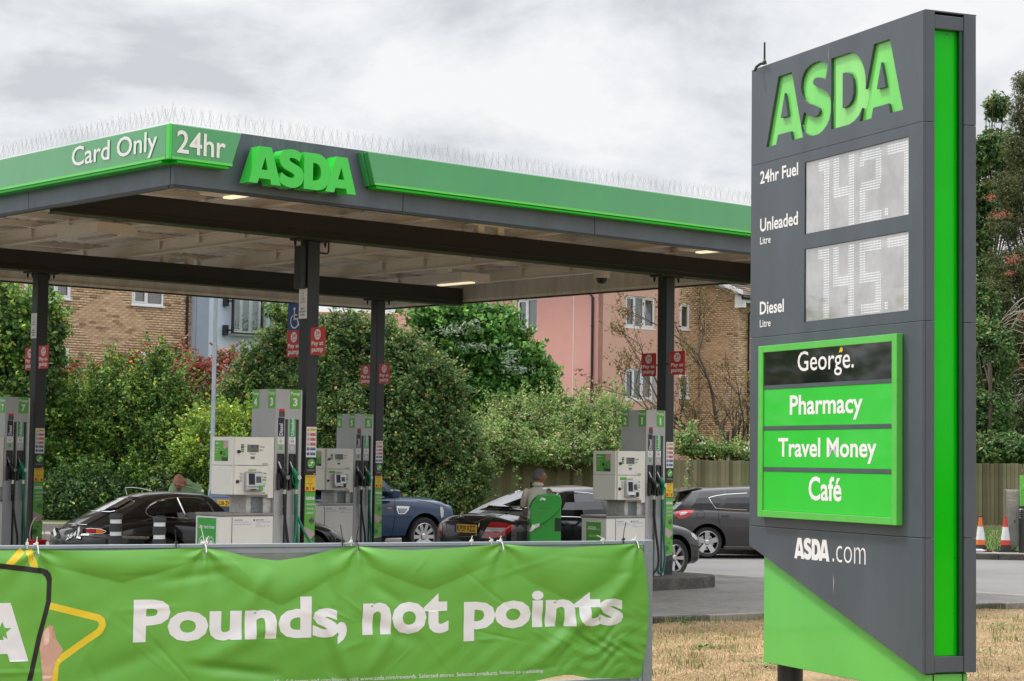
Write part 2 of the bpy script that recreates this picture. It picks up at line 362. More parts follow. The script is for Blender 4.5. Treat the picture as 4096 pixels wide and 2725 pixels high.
KERBM = ground_mat('kerb_concrete', [(0.36, (0.045, 0.043, 0.04)), (0.5, (0.085, 0.08, 0.073)), (0.66, (0.15, 0.14, 0.125))], 2.5, 30, bump=0.004, bs=100)
FIELD = ground_mat('far_ground', [(0.35, (0.035, 0.06, 0.015)), (0.6, (0.09, 0.11, 0.035))], 0.3, 6, bump=0.02, bs=20)
g = MB().add([(math.cos(a)*2500, math.sin(a)*2500, -0.16) for a in [2*math.pi*i/48 for i in range(48)]], [tuple(range(48))]).build('ground', FIELD); struct(g)
K0, KD = Vector((1.80, 25.9, 0)), Vector((0.842, 0.54, 0)); KN = Vector((0.54, -0.842, 0))   # kerb line, KN towards the camera
def kp(s, o, z=0): q = K0 + KD * s + KN * o; return (q.x, q.y, z)
mb = MB(); mb.add([kp(-40, 0.0, -0.07), kp(40, 0.0, -0.07), (60, 70, -0.07), (-50, 70, -0.07)], [(0, 1, 2, 3)])
struct(mb.build('road', ASPH))
# forecourt slabs, the right edge of the forecourt runs across the island axis
def cw(a, b, z=0): return (MX + UX*a + VX*b, MY + UY*a + VY*b, z)
MX, MY = -2.83, 27.645; UA = D2R(42.0); UX, UY = math.cos(UA), math.sin(UA); VX, VY = -math.sin(UA), math.cos(UA)
def clip(P, lim):
    """keep the part of a flat polygon beyond the kerb line"""
    out = []; f = lambda p: (Vector((p[0], p[1], 0)) - K0).dot(KN) - lim
    for i in range(len(P)):
        p, q = P[i], P[(i+1) % len(P)]; a, b = f(p), f(q)
        if a <= 0: out.append(p)
        if (a < 0) != (b < 0): t = a/(a - b); out.append(tuple(p[k] + (q[k]-p[k])*t for k in range(3)))
    return out
fore = thing('forecourt_slabs', 'grey stained concrete slabs of the forecourt under the canopy', 'paving'); fore['kind'] = 'structure'
for i in range(-9, 4):
    for j in range(-6, 7):
        a0, a1 = i*3.6 - 0.4, min(i*3.6 + 3.185, 10.38); b0, b1 = j*3.0, j*3.0 + 2.985
        if a0 > 10.3: continue
        P = clip([cw(a0, b0, -.060), cw(a1, b0, -.060), cw(a1, b1, -.060), cw(a0, b1, -.060)], 0.0)
        if len(P) > 2: MB().add(P, [tuple(range(len(P)))]).build('slab', CONC, fore)
P = clip([cw(-34, -18, -0.0655), cw(10.4, -18, -0.0655), cw(10.4, 19, -0.0655), cw(-34, 19, -0.0655)], 0.0); struct(MB().add(P, [tuple(range(len(P)))]).build('slab_joints', KERBM))
P = clip([cw(10.42, -16, -0.062), cw(10.72, -16, -0.062), cw(10.72, 19, -0.062), cw(10.42, 19, -0.062)], 0.0); struct(MB().add(P, [tuple(range(len(P)))]).build('channel_strip', CONL))
# near kerb of upstand blocks
kerb = thing('near_kerb', 'low concrete kerb edge between the forecourt and the dry grass', 'kerb', (0, 0, 0)); kerb['kind'] = 'structure'
kme = None
for i in range(-9, 16):
    s0 = i*0.915
    mb = MB(); mb.hexa([kp(s0, 0.13, -0.35), kp(s0+0.905, 0.13, -0.35), kp(s0+0.905, 0.0, -0.35), kp(s0, 0.0, -0.35), kp(s0, 0.13, -0.045), kp(s0+0.905, 0.13, -0.045), kp(s0+0.905, 0.0, -0.045), kp(s0, 0.0, -0.045)])
    mb.build('kerb_stone', CONL if i % 3 else KERBM, kerb, bevel=0.012)
# grass verge by the camera
def vz(X, Y):
    d = (X - K0.x)*KN.x + (Y - K0.y)*KN.y     # distance from the kerb towards the camera
    t = np.clip((d - 0.1) / 9.0, 0, 1); base = -0.13 + 0.33 * t*t*(3-2*t)
    return base + 0.018*np.sin(X*3.1 + Y*1.7) + 0.012*np.sin(X*7.3 - Y*5.1)
def verge():
    s = np.linspace(-22, 22, 150); o = np.concatenate([np.linspace(0.13, 14, 90), np.linspace(14.5, 34, 14)])
    Sg, Og = np.meshgrid(s, o); X = K0.x + KD.x*Sg + KN.x*Og; Y = K0.y + KD.y*Sg + KN.y*Og; Z = vz(X, Y)
    v = np.stack([X.ravel(), Y.ravel(), Z.ravel()], 1); nx, ny = len(s), len(o); i = np.arange(nx*ny).reshape(ny, nx)
    f = np.stack([i[:-1,:-1].ravel(), i[:-1,1:].ravel(), i[1:,1:].ravel(), i[1:,:-1].ravel()], 1)
    o_ = fast_mesh('grass_verge', v, f, DRY); struct(o_)
verge()
def blades(name, n, xy, zf, mats_cols, h0, h1, w, lean, label):
    """thin folded straw / grass blades"""
    P = xy(n); z = zf(P[:, 0], P[:, 1]); n = len(P)
    ang = RNG.uniform(0, 2*np.pi, n); ln = RNG.uniform(h0, h1, n); tilt = RNG.uniform(lean[0], lean[1], n)
    d = np.stack([np.cos(ang)*np.sin(tilt), np.sin(ang)*np.sin(tilt), np.cos(tilt)], 1)
    sd_ = np.stack([-np.sin(ang), np.cos(ang), np.zeros(n)], 1) * (w * RNG.uniform(0.6, 1.3, n))[:, None]
    b = np.stack([P[:, 0], P[:, 1], z], 1); mid = b + d*(ln*0.55)[:, None]; tip = b + d*ln[:, None]; tip[:, 2] -= ln*0.18*np.sin(tilt)
    v = np.stack([b - sd_, b + sd_, mid + sd_*0.8, mid - sd_*0.8, tip], 1).reshape(-1, 3)
    i = np.arange(n)*5
    f = np.concatenate([np.stack([i, i+1, i+2], 1), np.stack([i, i+2, i+3], 1), np.stack([i+3, i+2, i+4], 1)])
    o_ = fast_mesh(name, v, f, mats_cols); tag(o_, label, 'grass', kind='stuff'); return o_
STRAW = ramp_mat('straw_blades', [(0.0, (0.17, 0.10, 0.045)), (0.35, (0.38, 0.25, 0.12)), (0.75, (0.60, 0.45, 0.26)), (1.0, (0.26, 0.17, 0.08))], 0.8, scale=0.9)
GRASSG = ramp_mat('green_blades', [(0.0, (0.07, 0.12, 0.02)), (0.6, (0.16, 0.21, 0.05)), (1.0, (0.36, 0.34, 0.12))], 0.7, scale=1.2)
def verge_xy(areas):
    def fn(n):
        out = []
        for (px0, px1, y0, y1, wt) in areas:
            k = int(n*wt); Y = np.sqrt(RNG.uniform(y0**-2 if False else 0, 1, k)); Y = y0 + (y1 - y0)*RNG.uniform(0, 1, k)
            X = (RNG.uniform(px0, px1, k) - 2048)/FPX * Y; out.append(np.stack([X, Y], 1))
        P = np.concatenate(out); d = (P[:, 0]-K0.x)*KN.x + (P[:, 1]-K0.y)*KN.y; return P[d > 0.16]
    return fn
blades('dry_grass', 120000, verge_xy([(2480, 3120, 14, 27.5, 0.62), (3700, 4300, 13, 31, 0.38)]), vz, STRAW, 0.02, 0.065, 0.0018, (0.9, 1.55), 'dry straw coloured grass covering the verge under the price sign')
def clumpy(areas, nc, spread):
    base = verge_xy(areas)
    def fn(n):
        c = base(nc); idx = RNG.integers(0, len(c), n); P = c[idx] + RNG.normal(0, spread, (n, 2)); d = (P[:, 0]-K0.x)*KN.x + (P[:, 1]-K0.y)*KN.y; return P[d > 0.15]
    return fn
blades('green_grass_tufts', 2600, clumpy([(2550, 3050, 15, 27, 0.6), (3850, 4200, 14, 30, 0.4)], 150, 0.10), vz, GRASSG, 0.04, 0.11, 0.003, (0.1, 0.9), 'sparse green tufts among the dry grass')
def edge_xy(n):
    s = RNG.uniform(-2, 9, n); o = 0.14 + np.abs(RNG.normal(0, 0.09, n)); return np.stack([K0.x + KD.x*s + KN.x*o, K0.y + KD.y*s + KN.y*o], 1)
blades('kerb_side_grass', 700, edge_xy, vz, GRASSG, 0.05, 0.16, 0.003, (0.0, 0.6), 'thin seeding grass growing along the near kerb')
# small leafy weeds in the verge
LEAFG = ramp_mat('weed_leaves', [(0.0, (0.03, 0.09, 0.015)), (1.0, (0.12, 0.24, 0.05))], 0.6, scale=0)
def weed(x, y, r, label, z=None, tall=0.06, n=46):
    z = float(vz(np.array([x]), np.array([y]))[0]) if z is None else z; mb = MB()
    for _ in range(n):
        a = random.uniform(0, 6.28); rr = r*math.sqrt(random.random()); c = Vector((x + rr*math.cos(a), y + rr*math.sin(a), z + random.uniform(0.01, tall)))
        d = Vector((math.cos(a), math.sin(a), random.uniform(-0.1, 0.8))).normalized(); s_ = d.cross(ZA).normalized()*0.016; l = random.uniform(0.03, 0.06)
        mb.add([c, c + d*l*0.5 + s_, c + d*l, c + d*l*0.5 - s_], [(0, 1, 2, 3)])
    return tag(mb.build('weed', LEAFG), label, 'weed', 'weeds in the dry verge')
weed(2.22, 17.6, 0.16, 'broad leafed weed patch beside the base of the price sign')
weed(2.26, 25.55, 0.10, 'upright dandelion like weed against the near kerb', tall=0.12)
weed(2.0, 20.6, 0.09, 'small weed in the middle of the dry strip between barrier and sign')
weed(4.35, 18.9, 0.13, 'weed patch in dry grass right of the sign, nearer one')
weed(5.9, 24.2, 0.15, 'weed patch in dry grass right of the sign, farther one')
# far kerb, pavement and verge
far = thing('far_kerb', 'grey concrete kerb along the far side of the road', 'kerb', (0, 0, 0)); far['kind'] = 'structure'
FK0, FK1 = Vector((-3.0, 45.3, 0)), Vector((16.0, 42.1, 0)); FD = (FK1-FK0).normalized(); FN = Vector((-FD.y, FD.x, 0))
for i in range(-4, 24):
    a = FK0 + FD*(i*0.915); b = a + FD*0.905; c, d = b + FN*0.13, a + FN*0.13
    v = [(q.x, q.y, z) for z in (-0.2, 0.065) for q in (a, b, c, d)]; MB().hexa(v).build('kerb_stone', KERBM, far, bevel=0.02)
mb = MB(); q = [FK0 - FD*5 + FN*0.13, FK0 + FD*40 + FN*0.13, FK0 + FD*40 + FN*1.25, FK0 - FD*5 + FN*1.25]; mb.add([(p.x, p.y, 0.055) for p in q], [(0, 1, 2, 3)]); struct(mb.build('pavement', CONL))
mb = MB(); q = [FK0 - FD*14 + FN*1.25, FK0 + FD*40 + FN*1.25, FK0 + FD*40 + FN*24, FK0 - FD*14 + FN*24]; mb.add([(p.x, p.y, 0.05) for p in q], [(0, 1, 2, 3)]); struct(mb.build('back_verge', FIELD))
GR2 = ramp_mat('fresh_grass_blades', [(0.0, (0.05, 0.13, 0.02)), (0.7, (0.12, 0.25, 0.04)), (1.0, (0.40, 0.34, 0.16))], 0.7, scale=0.6)
def back_xy(n):
    s = RNG.uniform(8, 22, n); o = 1.25 + 14*RNG.uniform(0, 1, n)**1.3; return np.stack([FK0.x + FD.x*s + FN.x*o, FK0.y + FD.y*s + FN.y*o], 1)
blades('back_verge_grass', 30000, back_xy, lambda x, y: np.full(len(x), 0.05), GR2, 0.08, 0.22, 0.006, (0.1, 1.1), 'fresh green grass between the far pavement and the board fence')
# trief kerb wall on the left, behind the classic car
tw = thing('trief_kerb', 'pale high concrete safety kerb at the foot of the left hedge', 'kerb', (0, 0, 0)); tw['kind'] = 'structure'
for i in range(14):
    x0 = -14.5 + i*0.93; prof = [(0, -0.07), (0.10, -0.07), (0.14, 0.12), (0.30, 0.17), (0.33, 0.36), (0.62, 0.36), (0.62, -0.2), (0, -0.2)]
    MB().prism([(45.3 + p, z) for p, z in prof], x0, x0 + 0.92, 'x').build('kerb_stone', CONL, tw, bevel=0.015)
mb = MB(); mb.box(-16, -1.2, 45.95, 60, -0.2, 0.30); struct(mb.build('hedge_bank', FIELD))

# ================================================================== CANOPY
A0c, A1c, B0c, B1c = -4.14, 9.35, -3.0, 10.35
ZB, ZT = 5.05, 5.752
can = thing('fuel_canopy', 'flat forecourt canopy with grey fascia, green box panels and large green letters', 'canopy', (MX, MY, 0), UA)
def fascia(n0, n1, along, fixed, outward, mat_=GREY):
    w = (n1 - n0); k = max(1, round(w/3.05)); st = w/k
    for i in range(k):
        p0, p1 = n0 + i*st + 0.004, n0 + (i+1)*st - 0.004; t0, t1 = sorted((fixed, fixed - outward*0.07))
        mb = MB()
        if along == 'a': mb.box(p0, p1, t0, t1, ZB, ZT)
        else: mb.box(t0, t1, p0, p1, ZB, ZT)
        mb.build('fascia_panel', mat_, can, bevel=0.006)
fascia(A0c, A1c, 'a', B0c, -1); fascia(B0c + 0.075, B1c, 'b', A0c, -1)
fascia(A0c + 0.075, A1c, 'a', B1c, 1); fascia(B0c + 0.075, B1c - 0.075, 'b', A1c, 1)
# dark drip trims and inner cream lining
mb = MB(); mb.box(A0c, A1c, B0c - 0.006, B0c + 0.09, ZB - 0.025, ZB - 0.002); mb.box(A0c - 0.006, A0c + 0.09, B0c + 0.1, B1c, ZB - 0.024, ZB - 0.003)
mb.box(A0c + 0.1, A1c, B1c - 0.09, B1c + 0.006, ZB - 0.023, ZB - 0.004); mb.box(A1c - 0.09, A1c + 0.006, B0c + 0.1, B1c - 0.1, ZB - 0.022, ZB - 0.005)
mb.build('drip_trim', CHAR, can)
LIN = mat('weathered_cream_lining', (0.74, 0.68, 0.60), 0.7, var=0.16, scale=5, streak=0.85)
mb = MB(); mb.box(A0c + 0.1, A1c - 0.1, B1c - 0.085, B1c - 0.075, ZB + 0.003, ZT - 0.1); mb.box(A1c - 0.085, A1c - 0.075, B0c + 0.1, B1c - 0.1, ZB + 0.004, ZT - 0.1)
mb.box(A0c + 0.1, A1c - 0.1, B0c + 0.075, B0c + 0.085, ZB + 0.003, ZT - 0.1); mb.box(A0c + 0.075, A0c + 0.085, B0c + 0.1, B1c - 0.1, ZB + 0.004, ZT - 0.1)
mb.build('fascia_lining', LIN, can)
# corrugated roof deck: trapezoid ribs along v, one object
prof = []
x = A0c + 0.1
while x < A1c - 0.1:
    prof += [(x, 5.66), (x + 0.09, 5.66), (x + 0.115, 5.70), (x + 0.18, 5.70)]; x += 0.205
prof = [(min(p[0], A1c - 0.1), p[1]) for p in prof]
mb = MB(); n = len(prof); mb.add([(p, B0c + 0.1, z) for p, z in prof] + [(p, B1c - 0.1, z) for p, z in prof], [(i, i+1, n+i+1, n+i) for i in range(n-1)])
mb.build('roof_deck', SOFFIT, can)
# main beams and purlins
def ibeam(mb, along, p0, p1, c, z0, z1, w, tf=0.02, tw=0.012):
    for (q0, q1, a, b) in ((-w/2, w/2, z0, z0 + tf), (-w/2, w/2, z1 - tf, z1), (-tw/2, tw/2, z0 + tf, z1 - tf)):
        if along == 'a': mb.box(p0, p1, c + q0, c + q1, a, b)
        else: mb.box(c + q0, c + q1, p0, p1, a, b)
for b in (0.0, 7.605):
    mb = MB(); mb.box(A0c + 0.14, A1c - 0.12, b - 0.10, b + 0.10, 5.0, 5.325); mb.build('main_beam', BLACKB, can, bevel=0.004)
    MOSS = mat('mossy_beam_flange', (0.035, 0.055, 0.022), 0.8, var=0.5, scale=8)
    mb = MB(); mb.box(A0c + 0.14, A1c - 0.12, b - 0.135, b + 0.135, 4.985, 5.0); mb.build('bottom_flange', MOSS, can)
for i, a in enumerate(np.linspace(A0c + 0.9, A1c - 0.7, 6)):
    mb = MB(); ibeam(mb, 'b', B0c + 0.12, B1c - 0.12, float(a), 5.33, 5.56, 0.12); mb.build('rafter', SOFFIT, can)
for i, b in enumerate((-2.2, -1.1, 1.3, 2.5, 3.8, 5.1, 6.3, 8.8, 9.8)):
    mb = MB(); mb.box(A0c + 0.12, A1c - 0.12, b - 0.035, b + 0.035, 5.565, 5.655); mb.build('purlin', SOFFIT, can)
RUST = mat('rusty_cleat', (0.20, 0.10, 0.05), 0.8, var=0.5, scale=30)
mb = MB()
for a in np.linspace(A0c + 0.9, A1c - 0.7, 6):
    for b in (-2.2, -1.1, 1.3, 2.5, 3.8, 5.1, 6.3, 8.8, 9.8):
        a_ = float(a); mb.box(a_ - 0.075, a_ - 0.062, b - 0.05, b + 0.05, 5.40, 5.60); mb.box(a_ + 0.062, a_ + 0.075, b - 0.05, b + 0.05, 5.40, 5.60)
o = mb.build('cleat', SOFFIT, can); o['kind'] = 'stuff'
# bird netting: thin strands below the rafters, hung from the fascia
NETM = mat('dark_net_strand', (0.03, 0.028, 0.026), 0.9, var=0)
def net(mb, a0, a1, b0, b1, z, st=0.095, r=0.0007):
    def sag(a, b): return z - 0.05*math.sin(math.pi*(a-a0)/(a1-a0))*math.sin(math.pi*(b-b0)/(b1-b0))
    for k in range(int((b1-b0)/st)+1):
        b = b0 + k*st; mb.tube([(a0 + (a1-a0)*t/6, b, sag(a0 + (a1-a0)*t/6, b)) for t in range(7)], r, 3, False)
    for k in range(int((a1-a0)/st)+1):
        a = a0 + k*st; mb.tube([(a, b0 + (b1-b0)*t/6, sag(a, b0 + (b1-b0)*t/6)) for t in range(7)], r, 3, False)
mb = MB(); net(mb, A0c+0.1, A1c-0.1, B0c+0.1, -0.12, 5.10); net(mb, A0c+0.1, A1c-0.1, 0.12, 7.48, 5.10); net(mb, A0c+0.1, A1c-0.1, 7.73, B1c-0.1, 5.10)
o = mb.build('bird_netting', NETM, can); o['kind'] = 'stuff'
mb = MB()
for b in (0.17, 7.435, B0c + 0.12, -0.17):
    mb.tube([(A0c + 0.1 + i*0.4, b, 5.06 + random.uniform(-0.006, 0.006)) for i in range(33)], 0.006, 4, False)
mb.build('net_wire', BLACKB, can)
# columns with cap plates
for a in (0.0, 7.19):
    for b in (0.0, 7.605):
        mb = MB(); mb.box(a - 0.1, a + 0.1, b - 0.1, b + 0.1, -0.05, 4.955); c = mb.build('column', CHAR, can, bevel=0.012)
        mb = MB(); mb.box(a - 0.26, a + 0.26, b - 0.13, b + 0.13, 4.955, 4.983)
        for s in (-0.2, 0.2):
            for t in (-0.08, 0.08): mb.lathe([(0.02, 4.90), (0.02, 4.955)], 6, (a + s, b + t, 0)); mb.lathe([(0.012, 4.875), (0.012, 4.90)], 6, (a + s, b + t, 0))
        mb.build('cap_plate', BLACKB, c)
        if (a, b) != (0.0, 0.0): continue
        mb = MB(); mb.box(a - 0.20, a - 0.105, b - 0.06, b + 0.10, 4.28, 4.88); mb.build('junction_box', CHAR, c, bevel=0.006)
        mb = MB(); mb.tube([(a + 0.1, b - 0.05, 4.80), (a + 0.26, b - 0.05, 4.80), (a + 0.28, b - 0.05, 4.83), (a + 0.28, b - 0.05, 4.98)], 0.013, 6); mb.build('conduit', BLACKB, c)
# green box panels on the fascia
def box_panel(pts, axis, p_out, p_in, name='green_panel'):
    mb = MB(); mb.m(GREENP); mb.prism(pts, p_out, p_in, axis); return mb.build(name, None, can, bevel=0.008)
Z0g, Z1g = 5.31, 5.715
g1 = box_panel([(-4.28, Z0g), (-3.464, Z0g), (-3.337, Z1g), (-4.28, Z1g)], 'y', -3.175, -3.065)
g2 = box_panel([(-1.36, Z0g), (9.3, Z0g), (9.3, Z1g), (-1.482, Z1g)], 'y', -3.175, -3.09)
g3 = box_panel([(-3.10, Z0g), (10.3, Z0g), (10.3, Z1g), (-3.10, Z1g)], 'x', -4.315, -4.205)
mb = MB(); mb.box(-4.315, -4.28, -3.175, -3.10, Z0g, Z1g); mb.build('corner_post', GREENB, can, bevel=0.004)
# return strip behind the slanted end, and recessed bottom tray
mb = MB(); mb.prism([(-1.385, Z0g - 0.004), (9.28, Z0g - 0.004), (9.28, Z1g - 0.006), (-1.51, Z1g - 0.006)], -3.084, -3.004, 'y'); mb.build('panel_return', GREENP, can)
mb = MB(); mb.box(-4.2, -3.5, -3.165, -3.01, Z0g - 0.03, Z0g - 0.003); mb.box(-1.33, 9.3, -3.165, -3.01, Z0g - 0.034, Z0g - 0.007); mb.box(-4.305, -4.15, -3.0, 10.3, Z0g - 0.03, Z0g - 0.003)
mb.build('light_tray', GREENS, can)
mb = MB(); mb.box(-1.36, 9.3, -3.1815, -3.1755, Z0g + 0.004, Z0g + 0.03); mb.box(-4.28, -3.46, -3.1815, -3.1755, Z0g + 0.004, Z0g + 0.03); mb.box(-4.3215, -4.3155, -3.1, 10.3, Z0g + 0.004, Z0g + 0.03)
mb.build('edge_trim', GREENL, can)
mb = MB(); text(mb, '24hr', (-4.22, -3.184, 5.39), XA, ZA, w=0.66, h=0.262, bold=0.012); mb.build('lettering', WHITE, g1)
mb = MB(); text(mb, 'Card Only', (-4.3235, -1.00, 5.36), -YA, ZA, w=1.93, h=0.31, bold=0.01); mb.build('lettering', WHITE, g3)
# big built-up letters
for i, (k, lp) in enumerate(LOGO.items()):
    v, f = fill2d(lp, 1.0); mb = MB(); d = 0.19 + 0.002*i
    mb.add([(-3.285 + p[0]*0.46, -3.07 - 0.0005*i - d*(0.5 + p[2]) , 5.143 + p[1]*0.46) for p in v], f)
    l_ = mb.build('built_up_letter', GREENB, can)
    mb = MB()
mb = MB(); mb.box(-3.15, -1.85, -3.069, -3.004, 5.25, 5.29); mb.box(-3.05, -1.9, -3.069, -3.004, 5.46, 5.50); mb.build('letter_rail', GREY, can)
# spikes
SPK = mat('spike_wire', (0.20, 0.20, 0.21), 0.5, metal=0.3, var=0)
mb = MB()
def spikes(mb, P0, P1, out, z, st=0.062, h=0.20):
    P0, P1, out = Vector(P0), Vector(P1), Vector(out); n = int((P1-P0).length/st); al = (P1-P0).normalized()
    for i in range(n):
        c = P0 + al*(i*st); c.z = z
        for k, s_ in enumerate((-1, 1, 0)):
            lean = out*(0.34*s_ + random.uniform(-0.07, 0.07)) + al*(random.uniform(-0.22, 0.22) + (0.26 if (i + k) % 2 else -0.26))
            mb.tube([c + out*(0.01*s_), c + (ZA + lean)*h*(0.8 if k == 2 else 1)*random.uniform(0.9, 1.05)], 0.0010, 3, False)
spikes(mb, (-4.25, -3.05, 0), (9.3, -3.05, 0), (0, -1, 0), 5.755); spikes(mb, (-4.22, -3.0, 0), (-4.22, 10.3, 0), (-1, 0, 0), 5.755)
spikes(mb, (-3.13, -3.16, 0), (-2.97, -3.16, 0), (0, -1, 0), 5.58, h=0.17); spikes(mb, (-2.79, -3.16, 0), (-2.62, -3.16, 0), (0, -1, 0), 5.59, h=0.17)
spikes(mb, (-2.49, -3.16, 0), (-2.26, -3.16, 0), (0, -1, 0), 5.58, h=0.17); spikes(mb, (-2.02, -3.16, 0), (-1.86, -3.16, 0), (0, -1, 0), 5.58, h=0.17)
o = mb.build('bird_spikes', SPK, can); o['kind'] = 'stuff'
# lights under the canopy
LAMP = mat('lit_tube', (1.0, 0.86, 0.58), 0.5, var=0, emit=0.95)
DIM = mat('unlit_diffuser', (0.50, 0.47, 0.42), 0.4, var=0.1)
def clight(a, b, label, lit=True, ln=0.95):
    t = thing('canopy_light', label, 'light', (MX + UX*a + VX*b, MY + UY*a + VY*b, 5.20), UA, 'strip lights under the canopy')
    mb = MB(); mb.box(-0.35, 0.35, -ln/2 - 0.1, ln/2 + 0.1, 0.02, 0.18); mb.build('housing', SOFFIT, t, bevel=0.01)
    mb = MB(); mb.box(-0.06, 0.06, -ln/2, ln/2, -0.005, 0.018); mb.build('diffuser', LAMP if lit else DIM, t)
clight(-2.35, -1.9, 'lit strip light under the canopy behind the big green letters')
clight(6.4, -1.9, 'lit strip light under the canopy at the right edge beside the price sign')
clight(7.6, 5.8, 'lit strip light under the canopy above the far right beam end')
clight(-1.1, 3.9, 'unlit strip light under the middle of the canopy', False)
clight(-3.0, 8.9, 'unlit strip light at the far left of the canopy', False)
# downpipes / stub posts on the beams (cream)
mb = MB()
for (a, b) in ((2.4, 7.6), (2.9, 7.6), (3.1, -0.02), (3.5, -0.02), (-2.2, 7.5), (-1.3, 7.5)):
    mb = MB(); mb.box(a - 0.06, a + 0.06, b - 0.05, b + 0.05, 5.327, 5.44); mb.box(a - 0.2, a + 0.2, b - 0.09, b + 0.09, 5.44, 5.46); mb.build('beam_stub', SOFFIT, can)
def speaker_cam(px, py, Y, label):
    p = W(px, py, Y); t = thing('camera_dome', label, 'cctv camera', p, UA)
    mb = MB(); mb.lathe([(0.02, 0.14), (0.12, 0.12), (0.145, 0.04), (0.145, -0.05), (0.10, -0.06)], 18); mb.build('housing', SOFFIT, t, smooth=True)
    mb = MB(); mb.lathe([(0.10, -0.062), (0.095, -0.10), (0.06, -0.15), (0.01, -0.165)], 16); mb.build('dome', BLK, t, smooth=True)
    mb = MB(); mb.tube([(0, 0, 0.13), (0.12, 0.0, 0.24), (0.30, 0, 0.24)], 0.03, 6); mb.box(0.27, 0.31, -0.09, 0.09, 0.05, 0.40); mb.build('bracket', SOFFIT, t)
speaker_cam(2407, 1100, 35.4, 'domed security camera hanging under the right part of the canopy')
def beam_cam(px, py, Y, label):
    t = thing('bullet_camera', label, 'cctv camera', W(px, py, Y), UA)
    MB().lathe([(0.055, -0.16), (0.06, -0.10), (0.06, 0.14), (0.04, 0.16)], 14, axis='y').build('housing', SOFFIT, t, smooth=True)
    MB().tube([(0, 0, 0.05), (0.02, 0, 0.17), (0.10, 0, 0.22)], 0.018, 6).build('bracket', SOFFIT, t)
beam_cam(62, 953, 34.2, 'cream bullet camera on the far left beam under the canopy')
beam_cam(1776, 1080, 36.0, 'small cream bullet camera under the middle of the canopy')
# ================================================================== PRICE SIGN (totem): local x into the depth of the face, y along the face to the left, front face at x = 0
TA = D2R(22.6); TX, TY = 2.6867, 13.0
TW, TD = 2.28, 0.42
tot = thing('price_sign', 'tall grey and bright green fuel price sign with two dotted price displays', 'price sign', (TX, TY, 0), TA)
def tface(pts, x0, x1, holes=None, name='face_panel', m_=TGREY, par=None, bev=0.004):
    mb = MB(); mb.prism(pts, x0, x1, 'x'); return mb.build(name, m_, par or tot, bevel=bev)
FX0, FX1 = 0.0, 0.02
# upper panel with the logo cut through it
up = tface([(TW, 4.2245), (0, 4.2245), (0, 4.962), (TW, 4.962)], FX0, FX1)
def cutlogo(target, s, y_l, z_b):
    tmp = []
    for k, lp in LOGO.items():
        v, f = fill2d(lp, 1.0); mb = MB(); mb.add([(p[2]*0.2, y_l - p[0]*s[0], z_b + p[1]*s[1]) for p in v], f)
        c = mb.build('cut', None, None); bm = bmesh.new(); bm.from_mesh(c.data)
        bmesh.ops.remove_doubles(bm, verts=bm.verts, dist=1e-5); bmesh.ops.recalc_face_normals(bm, faces=bm.faces); bm.to_mesh(c.data); bm.free()
        c.parent = tot; tmp.append(c)
    for m_ in list(target.modifiers): target.modifiers.remove(m_)
    for c in tmp:
        md = target.modifiers.new('b', 'BOOLEAN'); md.operation = 'DIFFERENCE'; md.object = c; md.solver = 'EXACT'
    dg = bpy.context.evaluated_depsgraph_get(); dg.update()
    me = bpy.data.meshes.new_from_object(target.evaluated_get(dg)); target.modifiers.clear(); target.data = me
    for c in tmp: bpy.data.objects.remove(c)
LS = ((2.054 - 0.232)/3.407, (4.846 - 4.336)/0.952)
cutlogo(up, LS, 2.054, 4.336)
mb = MB(); mb.box(0.0225, 0.028, 0.12, 2.18, 4.27, 4.90); mb.build('lit_letter_sheet', mat('pale_lit_green_acrylic', (0.17, 0.66, 0.12), 0.12, coat=0.5, var=0.12, scale=3, streak=0.8), tot)
# layered D sheet seen through the cut
v, f = fill2d(LOGO['D'], 0.0); mb = MB(); mb.add([(0.0212, 2.054 - p[0]*LS[0] - 0.030, 4.336 + p[1]*LS[1]) for p in v], f); mb.build('slipped_letter', mat('slipped_green_acrylic', (0.24, 0.70, 0.18), 0.14, coat=0.4, var=0.1, scale=4, streak=0.8), tot)
# middle panel around the two displays
D1 = (0.166, 1.493, 3.62, 4.147); D2_ = (0.166, 1.493, 2.982, 3.514)
zs = [(2.9075, D2_[2]), (D2_[3], D1[2]), (D1[3], 4.2215)]
mb = MB()
mb.box(FX0, FX1, 0, 0.166, 2.9075, 4.2215); mb.box(FX0, FX1, 1.493, TW, 2.9075, 4.2215)
for a, b in zs: mb.box(FX0, FX1, 0.166, 1.493, a, b)
mid = mb.build('face_panel', TGREY, tot)
low = tface([(TW, 1.489), (0, 1.489), (0, 2.9045), (TW, 2.9045)], FX0, FX1)
bot = tface([(TW, 1.34), (0, 0.611), (0, 1.486), (TW, 1.486)], FX0, FX1)
# carcass behind the panels, and the folded edges of the narrow side
mb = MB(); mb.prism([(TW - 0.025, 1.36), (0.052, 0.65), (0.052, 4.95), (TW - 0.025, 4.95)], 0.08, TD - 0.022, 'x'); mb.build('carcass', TGREY, tot)
BK = []
for (z0, z1) in ((0.611, 1.486), (1.489, 2.9045), (2.9075, 4.2215), (4.2245, 4.962)):
    mb = MB(); mb.box(0.0215, 0.093, 0.0, 0.05, z0, z1); mb.build('edge_panel', TGREY, tot, bevel=0.003)
    mb = MB(); mb.box(0.324, TD, -0.0, 0.05, z0, z1); mb.build('edge_panel', TGREY, tot, bevel=0.003)
mb = MB(); mb.prism([(TW, 1.34), (0.052, 0.63), (0.052, 4.955), (TW, 4.955)], TD - 0.02, TD, 'x'); mb.build('back_panel', TGREY, tot)
mb = MB(); mb.box(0.0215, TD - 0.021, TW - 0.02, TW, 1.37, 4.95); mb.build('end_panel', TGREY, tot)
